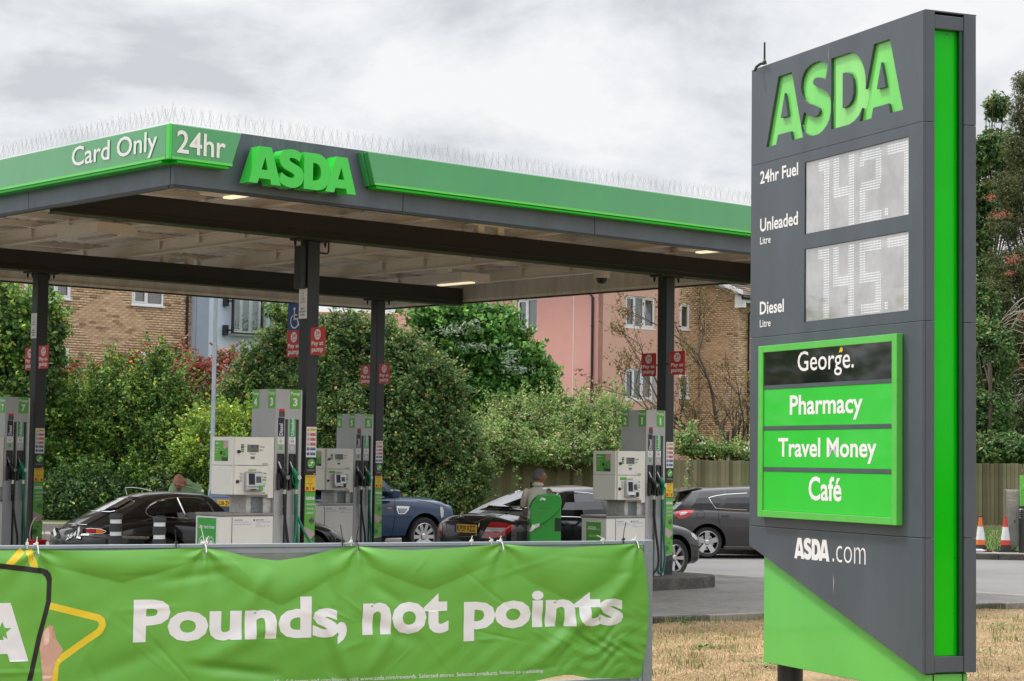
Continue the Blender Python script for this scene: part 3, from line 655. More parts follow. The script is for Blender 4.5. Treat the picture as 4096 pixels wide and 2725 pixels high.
for za, zb in ((4.853, 4.945), (0.615, 0.718)): mb = MB(); mb.box(0.095, 0.322, 0.004, 0.05, za, zb); mb.build('strip_cap', TGREY, tot, bevel=0.004)
mb = MB(); mb.box(0.0935, 0.3235, 0.045, 0.051, 0.72, 4.851); st = mb.build('green_strip', GREENS, tot)
mb = MB(); mb.box(0.295, 0.3235, 0.012, 0.0445, 0.72, 4.85); mb.build('strip_return', mat('dark_green_return', (0.006, 0.05, 0.02), 0.3), tot)
mb = MB(); mb.box(0.02, TD + 0.004, 0.002, TW, 4.9635, 4.972); mb.build('top_cap', TGREY, tot)
# green base
mb = MB(); mb.m(mat('base_green_paint', (0.115, 0.50, 0.085), 0.22, coat=0.3, var=0.06, scale=2, streak=0.5)).prism([(2.131, 0.479), (0.03, 0.479), (0.03, 0.60), (2.131, 1.34)], 0.045, TD - 0.05, 'x'); mb.build('base_panel', None, tot, bevel=0.004)
mb = MB(); mb.box(0.10, 0.105, 0.0235, 0.0295, 0.485, 0.61); mb.box(0.33, 0.335, 0.0235, 0.0295, 0.485, 0.61); mb.build('base_seam', CHAR, tot)
for y in (2.02, 0.36):
    mb = MB(); mb.lathe([(0.095, 0.0), (0.095, 0.478)], 28, (0.21, y, 0)); lg = mb.build('leg', CHAR, tot, smooth=True)
    mb = MB(); mb.box(0.06, 0.36, y - 0.15, y + 0.15, 0.14, 0.165)
    for q in ((0.09, -0.12), (0.33, -0.12), (0.09, 0.12), (0.33, 0.12)): mb.lathe([(0.014, 0.165), (0.014, 0.20)], 6, (q[0], y + q[1], 0))
    mb.build('foot_plate', GALV, lg)
# displays: recessed glossy window, board with sky reflections in its colour, rows of lamps
DISB = mat('display_back', (0.68, 0.68, 0.69), 0.35, coat=0.0, var=0.35, scale=2.2)
LED = mat('lit_display_dot', (0.95, 0.97, 1.0), 0.4, var=0, emit=0.7)
LEDO = mat('unlit_display_dot', (0.50, 0.48, 0.40), 0.4, var=0)
DG = {'1': ['A'], '4': [], '2': [], '7': [], '5': []}
P_ = 0.0180
def digit_cells(ch, w, h):
    """filled cells of a w x h dot digit with four-dot strokes"""
    c = set()
    def R(x0, x1, y0, y1):
        for x in range(max(0, x0), min(w, x1)):
            for y in range(max(0, y0), min(h, y1)): c.add((x, y))
    m = h//2
    if ch == '1': R(w-4, w, 0, h); R(w-8, w, h-4, h)
    if ch == '4': R(0, 4, m-1, h); R(w-4, w, 0, h); R(0, w, m-2, m+2)
    if ch == '2': R(1, w-1, h-4, h); R(w-4, w, m, h-1); R(1, w-1, m-2, m+2); R(0, 4, 0, m); R(0, w, 0, 4); R(0, 3, h-6, h-2)
    if ch == '7': R(0, w, h-4, h); R(w-4, w, 0, h)
    if ch == '5': R(0, w, h-4, h); R(0, 4, m-1, h); R(0, w-1, m-2, m+2); R(w-4, w, 1, m+1); R(1, w-1, 0, 4)
    return c
def display(D, txt, n_):
    y0, y1, z0, z1 = D
    mb = MB(); mb.box(0.012, 0.019, y0 + 0.001, y1 - 0.001, z0 + 0.001, z1 - 0.001); b = mb.build('display_board', DISB, tot)
    frm = MB()
    for (a, b_, c, d) in ((y0, y0+0.004, z0, z1), (y1-0.004, y1, z0, z1)): frm.box(0.003, 0.0115, a, b_, c, d)
    frm.box(0.0032, 0.0113, y0+0.004, y1-0.004, z0, z0+0.003); frm.box(0.0032, 0.0113, y0+0.004, y1-0.004, z1-0.003, z1); frm.build('display_reveal', CHAR, tot)
    mb = MB().m(LED); dots = []
    cols = {0: (1.310, 8), 1: (1.109, 15), 2: (0.768, 15), 3: (0.424, 15)}; h = 28
    zt = z1 - 0.030; lit = set()
    for k, ch in enumerate(txt):
        yl, w = cols[k]
        for (cx_, cy_) in digit_cells(ch, w if k else 8, h):
            lit.add((k, cx_, cy_)); dots.append((yl - cx_*P_, zt - (h - 1 - cy_)*0.01785, 0.0050))
    dots += [(0.455 + 0.02*q, z0 + 0.035 + 0.018*r, 0.0062) for q in range(-1, 1) for r in range(3)]
    for (y, z, r) in dots: disc(mb, (0.0100, y, z), -YA, ZA, r, 6)
    mb.m(LEDO)
    for k in range(4):
        yl, w = cols[k]; yl = yl + (7*P_ if k == 0 else 0); w = 15
        for cx_ in range(0, 15):
            for cy_ in range(0, h, 2):
                if cx_ in (0, 2, 12, 14) or cy_ in (0, 2, h//2, h-2):
                    disc(mb, (0.0110, yl - cx_*P_, zt - cy_*0.01785), -YA, ZA, 0.0028, 4)
    o = mb.build('display_dots', None, b); o['kind'] = 'stuff'
display(D1, '1427', 0); display(D2_, '1457', 1)
# glossy clear covers
for D in (D1, D2_):
    mb = MB(); mb.box(0.0055, 0.0065, D[0] + 0.004, D[1] - 0.004, D[2] + 0.004, D[3] - 0.004)
    mb.build('clear_cover', glass('wavy_clear_cover', (0.95, 0.95, 0.95), see=1.0, rough=0.03), tot)
FO = -0.0015
def ttext(par, s, y, z, w=None, h=None, bold=0.015, m_=WHITE, x=FO, align='l', name='lettering'):
    mb = MB(); text(mb, s, (x, y, z), -YA, ZA, w=w, h=h, bold=bold, align=align); return mb.build(name, m_, par)
ttext(mid, '24hr Fuel', 2.141, 4.066, w=0.556, h=0.098, bold=0.02); ttext(mid, 'Unleaded', 2.137, 3.702, w=0.552, h=0.10, bold=0.02)
ttext(mid, 'Litre', 2.136, 3.607, w=0.157, h=0.055, bold=0.01); ttext(mid, 'Diesel', 2.134, 3.075, w=0.354, h=0.098, bold=0.02); ttext(mid, 'Litre', 2.133, 2.98, w=0.16, h=0.055, bold=0.01)
mb = MB(); logo(mb, (FO, 1.613, 1.276), -YA, ZA, w=0.478, h=0.15); text(mb, '.com', (FO, 1.095, 1.278), -YA, ZA, w=0.423, h=0.115, bold=-0.012); mb.build('lettering', WHITE, bot)
# stains on the grey face
STN = mat('pale_streak', (0.30, 0.30, 0.29), 0.6, var=0.2, scale=30)
mb = MB(); mb.add([(FO, 1.08, 1.20), (FO, 1.072, 1.13), (FO, 1.079, 1.05), (FO, 1.086, 1.13)], [(0, 1, 2, 3)]); mb.add([(FO, 1.172, 4.955), (FO, 1.175, 4.87), (FO, 1.178, 4.79), (FO, 1.168, 4.87)], [(0, 1, 2, 3)]); mb.build('stain', STN, tot)
mb = MB()
for k in range(26): z = random.choice((random.uniform(.75, 1.6), random.uniform(.75, 2.6), 4.83)); xx = .10 + random.random()**.4*.185; r = random.uniform(.0015, .005); disc(mb, (xx, .0448, z), XA, ZA, r, 6)
o = mb.build('dirt_specks', CHAR, tot); o['kind'] = 'stuff'
# green department box, 5 cm proud
gb = thing('department_sign', 'bright green framed sign box listing pharmacy, travel money and cafe on the grey face', 'sign', (TX, TY, 0), TA)
fx = -0.052
GBY0, GBY1, GBZ0, GBZ1 = 0.225, 2.066, 1.562, 2.832
mb = MB()
iy0, iy1, iz0, iz1 = 0.285, 1.998, 1.612, 2.782
mb.box(fx, -0.003, GBY0, iy0, GBZ0, GBZ1); mb.box(fx, -0.003, iy1, GBY1, GBZ0, GBZ1); mb.box(fx + 0.0005, -0.003, iy0, iy1, GBZ0 + 0.0005, iz0); mb.box(fx + 0.0005, -0.003, iy0, iy1, iz1, GBZ1 - 0.0005)
mb.build('frame', mat('frame_green_paint', (0.10, 0.50, 0.075), 0.2, coat=0.4, var=0.05), gb, bevel=0.003)
mb = MB(); mb.box(fx + 0.012, -0.003, iy0 + 0.001, iy1 - 0.001, 2.538, 2.781); pg = mb.build('black_panel', mat('black_acrylic', (0.006, 0.006, 0.008), 0.04, coat=0.8, var=0), gb)
for (z0, z1) in ((2.508, 2.536), (2.205, 2.232), (1.902, 1.930)):
    mb = MB(); mb.box(fx + 0.009, -0.003, iy0 + 0.001, iy1 - 0.001, z0, z1); mb.build('divider', TGREY, gb)
pan = []
for (z0, z1, s, w, h, yc, zb) in ((2.2335, 2.5065, 'Pharmacy', 0.969, 0.186, 1.135, 2.268), (1.9315, 2.2035, 'Travel Money', 1.302, 0.180, 1.13, 1.965), (1.614, 1.9005, 'Café', 0.437, 0.172, 1.135, 1.700)):
    mb = MB(); mb.box(fx + 0.012, -0.003, iy0 + 0.001, iy1 - 0.001, z0, z1); p_ = mb.build('green_panel', GREENB, gb)
    ttext(p_, s, yc, zb, w=w, h=h, bold=0.022, x=fx + 0.0105, align='c')
mb = MB(); rect_ = text(mb, 'George.', (fx + 0.0105, 1.512, 2.579), -YA, ZA, w=0.748, h=0.19, bold=0.005, serif=True); mb.build('lettering', WHITE, pg)
mb = MB(); disc(mb, (fx + 0.0100, 0.925, 2.757), -YA, ZA, 0.019, 12); mb.add([(fx+0.0100, 0.945, 2.755), (fx+0.0100, 0.958, 2.735), (fx+0.0100, 0.925, 2.745)], [(0, 1, 2)]); mb.build('yellow_dot', YEL, pg)
# aerial on top left of the sign
ae = thing('whip_aerial', 'short black whip aerial on a curved arm on top of the price sign', 'aerial', W(3058, 270, 14.95) , 0)
mb = MB(); mb.tube([(-0.075, 0, -0.03), (-0.06, 0, 0.005), (-0.03, 0, 0.028), (0, 0, 0.03)], 0.011, 8); mb.build('arm', BLK, ae)
mb = MB(); mb.lathe([(0.018, 0.025), (0.016, 0.045), (0.008, 0.06), (0.007, 0.19), (0.004, 0.195)], 10); mb.build('whip', BLK, ae)

# ================================================================== BARRIER AND BANNER: local x along the fence to the right, origin at the right post, front is -y
FA = math.atan2(0.44694, 0.89456); FOX, FOY = 1.0139, 14.2124
bar = thing('barrier_frame', 'grey steel barrier with box rails carrying the green banner', 'barrier', (FOX, FOY, 0), FA)
mb = MB(); mb.box(-0.075, 0.0, -0.02, 0.055, 0.1, 1.405); po = mb.build('post', RAILM, bar, bevel=0.006)
mb = MB()
for z in (1.33, 0.95, 0.55): mb.lathe([(0.005, -0.024), (0.006, -0.0195)], 8, (-0.03, 0, z), 'y')
mb.build('bolt', GALV, po)
xs = [-0.085, -2.345, -3.47, -4.44, -7.2]
for i in range(4):
    a, b = xs[i+1] + 0.006, xs[i] - 0.003
    mb = MB(); mb.box(a, b, 0.0, 0.045, 1.375, 1.40); mb.box(a, b, 0.008, 0.045, 1.335, 1.3745); r_ = mb.build('top_rail', RAILM, bar, bevel=0.004)
mb = MB(); mb.box(-7.2, -0.085, 0.0, 0.045, 0.405, 0.44); mb.build('bottom_rail', RAILM, bar, bevel=0.004)
for z in (1.355, 0.42):
    mb = MB(); mb.box(-0.16, -0.076, -0.012, 0.03, z - 0.022, z + 0.022); mb.lathe([(0.011, -0.03), (0.011, -0.013)], 6, (-0.10, 0, z), 'y'); mb.build('bracket', GALV, bar, bevel=0.003)
mb = MB(); mb.box(-0.13, -0.10, 0.005, 0.035, 0.44, 1.335); mb.box(-2.36, -2.33, 0.005, 0.035, 0.44, 1.335); mb.box(-4.46, -4.43, 0.005, 0.035, 0.44, 1.335); mb.build('stile', RAILM, bar)
mb = MB(); mb.box(-4.4, -1.6, 0.09, 0.10, 0.5, 1.362); mb.build('back_board', mat('dirty_white_board', (0.55, 0.54, 0.50), 0.5, var=0.2, scale=6), bar)
# banner sheet with folds: one displacement shared by cloth and print
EY = [(-0.136, 1.359), (-1.201, 1.366), (-2.267, 1.357), (-3.311, 1.357), (-4.371, 1.353), (-5.43, 1.353), (-6.48, 1.353)]
BE = [(-0.167, 0.445), (-1.204, 0.452), (-2.40, 0.45), (-3.5, 0.45), (-4.6, 0.45), (-5.7, 0.45)]
TOPP = [(-7.2, 1.365), (-4.6, 1.372), (-4.37, 1.376), (-4.191, 1.368), (-3.939, 1.366), (-3.6, 1.370), (-3.311, 1.379), (-3.181, 1.359), (-2.997, 1.312), (-2.817, 1.291), (-2.635, 1.313), (-2.414, 1.363), (-2.267, 1.380), (-2.1, 1.362), (-1.882, 1.349), (-1.49, 1.366), (-1.204, 1.385), (-0.95, 1.366), (-0.704, 1.358), (-0.349, 1.371), (-0.099, 1.381)]
BOTP = [(-7.2, 0.45), (-1.3, 0.45), (-1.2, 0.44), (-0.95, 0.445), (-0.80, 0.470), (-0.692, 0.481), (-0.626, 0.475), (-0.5, 0.448), (-0.338, 0.443), (-0.2, 0.44), (-0.16, 0.44)]
tx_, tz_ = zip(*TOPP); bx_, bz_ = zip(*BOTP)
def fold(x, z):
    """depth of the cloth in front of the rail (metres, negative = towards the viewer)"""
    x = np.asarray(x, float); z = np.asarray(z, float); d = np.full(x.shape, -0.022)
    top = np.interp(x, tx_, tz_); bot = np.interp(x, bx_, bz_); v = (top - z)/(top - bot + 1e-6)
    belly = np.sin(np.pi*np.clip(v, 0, 1))
    d -= 0.030*belly*(0.6 + 0.4*np.sin(x*2.1 + 0.5))
    ex = np.array([e_[0] for e_ in EY]); 
    for i in range(len(ex)-1):           # V folds hanging between eyelets, radial creases from each eyelet
        c = 0.5*(ex[i]+ex[i+1]); hw = 0.5*abs(ex[i]-ex[i+1]); u = (x - c)/hw; w_ = np.clip(1-np.abs(u), 0, 1)
        depth_v = [0.42, 0.30, 0.34, 0.22, 0.2, 0.2][i]
        vv_ = np.clip(1 - v/(depth_v*(0.35 + 0.65*w_) + 1e-6), 0, 1)
        d -= 0.028*w_**0.8*np.sin(np.pi*vv_**0.9)*(vv_ > 0)
    for i, (a, b) in enumerate(EY):
        dx_ = x - a; dz_ = b - z; r = np.sqrt(dx_**2 + dz_**2) + 1e-4; th = np.arctan2(dx_, dz_ + 0.02)
        d += 0.012*np.exp(-r/0.26)*np.cos(th*7.0 + i)*np.clip(r/0.05, 0, 1) - 0.012*np.exp(-(th/0.16)**2)*np.exp(-r/0.38)*np.clip(r/0.08, 0, 1)
    # long diagonal folds rising from the lower eyelets
    for (x0, z0, ang, ln, wd, am) in ((-1.0, 0.50, 40, 0.85, 0.05, -0.030), (-2.30, 0.47, 112, 0.55, 0.045, -0.024), (-2.2, 0.50, 60, 0.5, 0.05, -0.018), (-0.35, 0.62, 155, 0.75, 0.045, 0.024), (-2.75, 0.55, 172, 0.7, 0.035, 0.024), (-3.4, 0.62, 25, 0.7, 0.06, -0.016), (-3.05, 0.95, 60, 0.35, 0.05, -0.018), (-2.45, 1.0, 105, 0.4, 0.05, 0.016), (-1.75, 0.72, 160, 0.6, 0.05, 0.016), (-4.1, 0.55, 20, 0.7, 0.06, 0.016), (-0.55, 0.80, 48, 0.7, 0.05, -0.02), (-1.9, 0.98, 150, 0.35, 0.04, 0.015), (-3.65, 1.16, 8, 0.55, 0.03, 0.013)):
        ca, sa = math.cos(D2R(ang)), math.sin(D2R(ang)); s_ = (x-x0)*ca + (z-z0)*sa; t_ = -(x-x0)*sa + (z-z0)*ca
        env = np.clip(s_/ln, 0, 1)*np.clip(1 - s_/ln, 0, 1)*4
        d += am*env*np.exp(-(t_/wd)**2)
    # crumples near the lower right corner
    cr = np.exp(-(((x + 0.35)/0.45)**2 + ((z - 0.66)/0.20)**2))
    q1 = np.abs(((x*7.1 + z*5.3 + 0.6*np.sin(z*21 + x*4)) % 1.0) - 0.5); q2 = np.abs(((x*4.3 - z*9.7 + 0.5*np.sin(x*17)) % 1.0) - 0.5)
    d += cr*0.024*(q1 + q2 - 0.5)
    cr2 = np.exp(-(((x + 1.25)/0.6)**2 + ((z - 0.62)/0.16)**2)); d += cr2*0.010*(np.abs(((x*5.1 - z*6.3) % 1.0) - 0.5) - 0.25)
    rg = random.Random(11)
    for _ in range(46):
        x0, z0, an, ln, wd, am = rg.uniform(-4.6, -.1), rg.uniform(.48, 1.3), rg.uniform(0, math.pi), rg.uniform(.12, .42), rg.uniform(.012, .035), rg.choice((-1, 1))*rg.uniform(.0025, .0065)
        ca, sa = math.cos(an), math.sin(an); s_ = (x-x0)*ca + (z-z0)*sa; t_ = -(x-x0)*sa + (z-z0)*ca
        d += am*np.clip(1 - np.abs(s_)/ln, 0, 1)*np.clip(1 - np.abs(t_)/wd, 0, 1)
    d += 0.0035*np.sin(x*9.1 + z*5.0)*np.sin(z*7.7 - x*3.0) + 0.0018*np.sin(x*23 - z*15)*np.sin(z*19 + x*8)
    return d
def banner_xz(x, z):
    """side hem bows to the right between the corner eyelets"""
    bow = 0.055*np.sin(np.pi*np.clip((z - 0.44)/0.94, 0, 1)); k = np.exp((np.asarray(x) + 0.1)/0.25); return x + bow*k*0.9, z
def on_banner(pts2, lift):
    a = np.array(pts2, float); x, z = banner_xz(a[:, 0], a[:, 1]); y = fold(a[:, 0], a[:, 1]) - lift; return np.stack([x, y, z], 1)
ban = thing('banner', 'creased bright green banner tied to the barrier, reading Pounds, not points', 'banner', (FOX, FOY, 0), FA)
BANM = mat('green_vinyl', (0.135, 0.415, 0.052), 0.38, coat=0.15, var=0.05, scale=1.6, bump=0.0006, bscale=900)
NX, NZ = 560, 150
sx = np.linspace(-6.9, -0.10, NX); pts = []
for x in sx:
    t_ = np.interp(x, tx_, tz_); b_ = np.interp(x, bx_, bz_); pts.append(np.stack([np.full(NZ, x), np.linspace(t_, b_, NZ)], 1))
pts = np.concatenate(pts); V = on_banner(pts, 0.0); ii = np.arange(NX*NZ).reshape(NX, NZ)
F = np.stack([ii[:-1, :-1].ravel(), ii[:-1, 1:].ravel(), ii[1:, 1:].ravel(), ii[1:, :-1].ravel()], 1)
o = fast_mesh('cloth', V, F, BANM, ban); o.data.shade_smooth()
def printed(v, f, bb, O, w, h, m_, name, lift=0.0020, align='l', cell=0.0125, par=None):
    """print on the cloth: outline fitted on the sheet, cut into small cells and draped with it; O = (x, z)"""
    bm = bmesh.new(); sx_ = (w/(bb[1]-bb[0])) if w else h/(bb[3]-bb[2]); sy_ = (h/(bb[3]-bb[2])) if h else sx_
    ox = {'l': bb[0], 'c': (bb[0]+bb[1])/2, 'r': bb[1]}[align]
    vs = [bm.verts.new((O[0] + (p[0]-ox)*sx_, O[1] + (p[1]-bb[2])*sy_, (p[2] if len(p) > 2 and p[2] >= 1 else 0))) for p in v]
    for q in f:
        try: bm.faces.new([vs[i] for i in q])
        except ValueError: pass
    x0, x1 = min(q.co.x for q in vs), max(q.co.x for q in vs); y0, y1 = min(q.co.y for q in vs), max(q.co.y for q in vs)
    for k in range(int(x0/cell)-1, int(x1/cell)+2):
        if x0 < k*cell < x1: bmesh.ops.bisect_plane(bm, geom=bm.verts[:]+bm.edges[:]+bm.faces[:], plane_co=(k*cell, 0, 0), plane_no=(1, 0, 0))
    for k in range(int(y0/cell)-1, int(y1/cell)+2):
        if y0 < k*cell < y1: bmesh.ops.bisect_plane(bm, geom=bm.verts[:]+bm.edges[:]+bm.faces[:], plane_co=(0, k*cell, 0), plane_no=(0, 1, 0))
    zl = np.array([q.co.z for q in bm.verts]); P = on_banner([(q.co.x, q.co.y) for q in bm.verts], lift); P[:, 1] -= zl*LAY*3
    for q, p in zip(bm.verts, P): q.co = p
    me = bpy.data.meshes.new(name); bm.to_mesh(me); bm.free(); me.materials.append(m_); me.shade_smooth()
    o = bpy.data.objects.new(name, me); COL.objects.link(o); o.parent = par or ban; return o
BW = mat('white_vinyl_print', (0.78, 0.78, 0.82), 0.45, var=0.05, scale=3)
def bword(s, x0, x1, z0, z1, bold=0.055, m_=BW, lift=0.0020, space=1.0):
    v, f, bb = text2d(s, bold, space); printed(v, f, bb, (x0, z0), x1 - x0, z1 - z0, m_, 'lettering', lift)
bword('Pounds', -3.764, -2.40, 0.790, 1.058, 0.038, space=0.99)
bword(',', -2.415, -2.339, 0.745, 0.889, 0.05)
bword('not', -2.230, -1.603, 0.795, 1.062, 0.038, space=0.99)
bword('points', -1.488, -0.275, 0.735, 1.065, 0.038, space=0.99)
bword('more and for full terms and conditions, visit www.asda.com/rewards. Selected stores. Selected products.', -2.98, -1.22, 0.492, 0.528, 0.004, space=1.0)
bword('Subject to availability.', -1.21, -0.867, 0.497, 0.528, 0.006)
bword('Collect Asda Pounds. Download the Asda Rewards app to find out', -4.7, -3.02, 0.492, 0.528, 0.004)
YB = mat('yellow_vinyl_print', (0.78, 0.58, 0.03), 0.4, var=0.04); PHB = mat('phone_black_print', (0.012, 0.011, 0.012), 0.35, var=0.05); SKN = mat('skin_print', (0.60, 0.36, 0.27), 0.45, var=0.10, scale=9)
def shape(loops, m_, name, lift):
    v, f = fill2d(loops); xs_ = [p[0] for p in v]; zs_ = [p[1] for p in v]
    printed(v, f, (min(xs_), max(xs_), min(zs_), max(zs_)), (min(xs_), min(zs_)), max(xs_)-min(xs_), max(zs_)-min(zs_), m_, name, lift)
def ribbon(pts, w, closed=False):
    """polyline offset to both sides"""
    P = [Vector(p) for p in pts]; n = len(P); Lf, Rt = [], []
    for i in range(n):
        a = P[i] - P[i-1] if i > 0 else P[1]-P[0]; b = P[i+1]-P[i] if i < n-1 else P[-1]-P[-2]
        a.normalize(); b.normalize(); t_ = (a+b).normalized(); nn = Vector((-t_.y, t_.x)); k = 1/max(0.35, math.cos(a.angle(b)/2)) if a.length and b.length else 1
        Lf.append(P[i] + nn*w/2*k); Rt.append(P[i] - nn*w/2*k)
    return [tuple(p) for p in Lf] + [tuple(p) for p in Rt[::-1]]
shape([ribbon([(-4.55, 1.28), (-4.462, 1.372)], 0.042)], YB, 'yellow_star', 0.0008); shape([ribbon([(-4.425, 1.374), (-4.385, 1.26)], 0.042)], YB, 'yellow_star', 0.0009)
shape([ribbon([(-4.30, 1.035), (-4.15, 0.995), (-3.985, 0.952), (-3.965, 0.935), (-3.958, 0.905), (-3.975, 0.870), (-4.10, 0.785), (-4.225, 0.70), (-4.243, 0.675), (-4.25, 0.57), (-4.26, 0.45)], 0.042)], YB, 'yellow_star', 0.0010)
shape([[(-4.322, 0.878), (-4.305, 0.905), (-4.284, 0.915), (-4.262, 0.905), (-4.257, 0.875), (-4.245, 0.83), (-4.20, 0.765), (-4.204, 0.745), (-4.245, 0.69), (-4.262, 0.60), (-4.27, 0.45), (-4.325, 0.45), (-4.322, 0.60), (-4.335, 0.70), (-4.345, 0.781)]], SKN, 'printed_thumb', 0.0020)
shape([[(-4.322, 0.868), (-4.308, 0.898), (-4.292, 0.898), (-4.285, 0.86), (-4.29, 0.80), (-4.315, 0.79)]], mat('pale_skin_print', (.72, .50, .41), .4, var=.06), 'printed_thumb_highlight', 0.0024)
shape([[(-4.266, 0.90), (-4.258, 0.895), (-4.252, 0.86), (-4.256, 0.835), (-4.266, 0.84), (-4.271, 0.87)]], mat('nail_print', (.50, .27, .20), .4, var=.05), 'printed_nail', 0.0026)
ph = [(-4.9, 1.33), (-4.591, 1.294), (-4.34, 1.262), (-4.305, 1.25), (-4.285, 1.225), (-4.278, 1.195), (-4.281, 1.058), (-4.334, 0.846), (-4.385, 0.575), (-4.40, 0.45)]
ph_in = [(-4.43, 0.45), (-4.416, 0.575), (-4.364, 0.846), (-4.311, 1.06), (-4.308, 1.18), (-4.318, 1.208), (-4.340, 1.228), (-4.591, 1.262), (-4.9, 1.298)]
shape([ph + ph_in], PHB, 'phone_outline', 0.0014)
v, f = fill2d(LOGO['A2']); printed([p for p in v], f, (2.409, 3.407, 0, 0.952), (-4.80, 0.70), 0.39, 0.355, BW, 'lettering', 0.0016)
shape([[(-4.575 + (0.058 if i % 2 == 0 else 0.026)*math.sin(math.pi*i/5), 0.885 + (0.058 if i % 2 == 0 else 0.026)*math.cos(math.pi*i/5)) for i in range(10)]], BANM, 'star_mark', 0.0024)
mb = MB()
for (x, z) in EY + BE:
    if x < -4.9: continue
    y = float(fold(np.array([x]), np.array([z]))[0]); disc(mb, (x, y - 0.0030, z - 0.012), XA, ZA, 0.017, 16, 0.008)
mb.build('eyelet', GALV, ban)
def tie(x, white, label, tall=0.0, tilt=0.0, loop=True, n=0):
    t = thing('cable_tie', label, 'cable tie', (FOX + math.cos(FA)*x, FOY + math.sin(FA)*x, 1.40), FA, 'cable ties holding the banner')
    m_ = mat('white_nylon', (0.75, 0.75, 0.72), 0.35, var=0) if white else BLK
    mb = MB()
    if loop: mb.tube([(0, -0.052, -0.05), (0.002, -0.03, -0.012), (0.0, -0.008, 0.004), (-0.01, 0.03, 0.008), (-0.012, 0.05, -0.02)], 0.0035, 6)
    else: mb.tube([(0, -0.004, -0.02), (0, 0.0, 0.004), (0, 0.03, 0.005)], 0.0035, 6)
    mb.build('strap', m_, t)
    mb = MB(); mb.box(-0.007, 0.007, -0.012, 0.004, 0.004, 0.020); mb.tube([(0, 0, 0.018), (tilt*0.4, 0, 0.018 + tall*0.5), (tilt, -0.01, 0.02 + tall)], 0.003, 5); mb.build('tail', m_, t)
tie(-0.136, True, 'white cable tie at the right top corner of the banner', 0.02); tie(-0.40, True, 'white cable tie on the rail just left of the right corner tie', 0.02, -0.05, False)
tie(-0.235, False, 'tall black cable tie tail sticking up near the right end of the rail', 0.11, 0.015, False)
tie(-1.201, True, 'white cable tie on the eyelet above the word points', 0.02); tie(-1.27, True, 'white cable tie lying beside the tie above the word points', 0.01, -0.02, False)
tie(-1.42, True, 'small white cable tie on the rail above the letter p', 0.02, 0, False)
tie(-2.262, False, 'long black cable tie through the eyelet above the comma', 0.09, 0.012); tie(-2.30, True, 'white cable tie knot beside the long black tie', 0.02, 0, False)
tie(-2.36, False, 'slanted black cable tie tail left of the long black tie', 0.10, -0.02, False)
tie(-3.305, True, 'long white cable tie standing up beside the hose picture panel', 0.10, -0.03); tie(-3.29, True, 'short white cable tie twisted with the long white one', 0.03, 0.01, False)
tie(-3.49, False, 'black cable tie tail sticking up from the rail joint', 0.07, -0.012, False)
tie(-4.371, True, 'white cable tie at the eyelet under the red bucket', 0.03); tie(-4.43, True, 'white cable tie left of the one under the red bucket', 0.02, 0, False)
# ================================================================== ISLANDS, PUMPS, COLUMN SIGNS
ISLM = KERBM
def island(a0, a1, bc, z0, z1, hw=0.62, name='pump_island'):
    mb = MB(); pts = [(a0 + 0.35, bc - hw), (a1 - 0.62, bc - hw), (a1 - 0.25, bc - hw + 0.10), (a1 - 0.05, bc - hw + 0.32), (a1, bc - 0.1), (a1, bc + 0.1), (a1 - 0.05, bc + hw - 0.32), (a1 - 0.25, bc + hw - 0.10), (a1 - 0.62, bc + hw), (a0 + 0.35, bc + hw), (a0, bc + hw - 0.3), (a0, bc - hw + 0.3)]
    mb.prism([cw(a, b)[:2] for a, b in pts], z0, z1, 'z'); o = mb.build(name, ISLM, None, bevel=0.025); struct(o); return o
island(-4.0, 1.2, 0.0, -0.12, 0.23); island(5.2, 7.95, 0.0, -0.12, 0.13, hw=0.75); island(-4.0, 1.2, 7.605, -0.12, 0.23); island(3.2, 8.3, 7.605, -0.12, 0.13)
island(1.6, 5.1, 0.0, -0.12, 0.13)
PIG = mat('piggy_green', (0.10, 0.40, 0.06), 0.25, coat=0.4, var=0.12, scale=5); PIGD = mat('piggy_dark_green', (0.05, 0.22, 0.035), 0.35, var=0.1); PINKP = mat('pale_pink_print', (0.50, 0.38, 0.36), 0.5, var=0.08)
DGREY = mat('dark_grey_print', (0.05, 0.045, 0.045), 0.5, var=0.05)
def ell(cx, cy, rx, ry, n=18, a0=0.0): return [(cx + rx*math.cos(a0 + 2*math.pi*i/n), cy + ry*math.sin(a0 + 2*math.pi*i/n)) for i in range(n)]
def poly(mb, O, X, Y, pts, lift=0.0):
    O, X, Y = Vector(O), Vector(X), Vector(Y); n = X.cross(Y); mb.add([O + X*p[0] + Y*p[1] + n*lift for p in pts], [tuple(range(len(pts)))])
def pig(mb, O, X, Y, s, hw=9.0):
    """flat print of a green money box: body, ears, snout, feet; s = height"""
    P = lambda pts, m_, l: (mb.m(m_), poly(mb, O, X, Y, [(max(-hw, min(hw, p[0]*s)), p[1]*s) for p in pts], l))
    P([(-.46, 0.02), (-.24, 0.02), (-.22, .25), (-.42, .25)], PIGD, .0004); P([(.2, 0.02), (.42, 0.02), (.42, .25), (.22, .25)], PIGD, .0005)
    P(ell(0, .48, .48, .38), PIG, .0008); P([(-.36, .72), (-.42, 1.0), (-.12, .84)], PIG, .0010); P([(.06, .84), (.34, 1.02), (.34, .70)], PIGD, .0012)
    P(ell(-.16, .38, .17, .14), PIGD, .0014); P(ell(-.21, .38, .02, .05, 8), BLK, .0016); P(ell(-.11, .38, .02, .05, 8), BLK, .0018); P(ell(-.26, .60, .03, .04, 8), BLK, .0020); P(ell(.02, .62, .03, .04, 8), BLK, .0022)
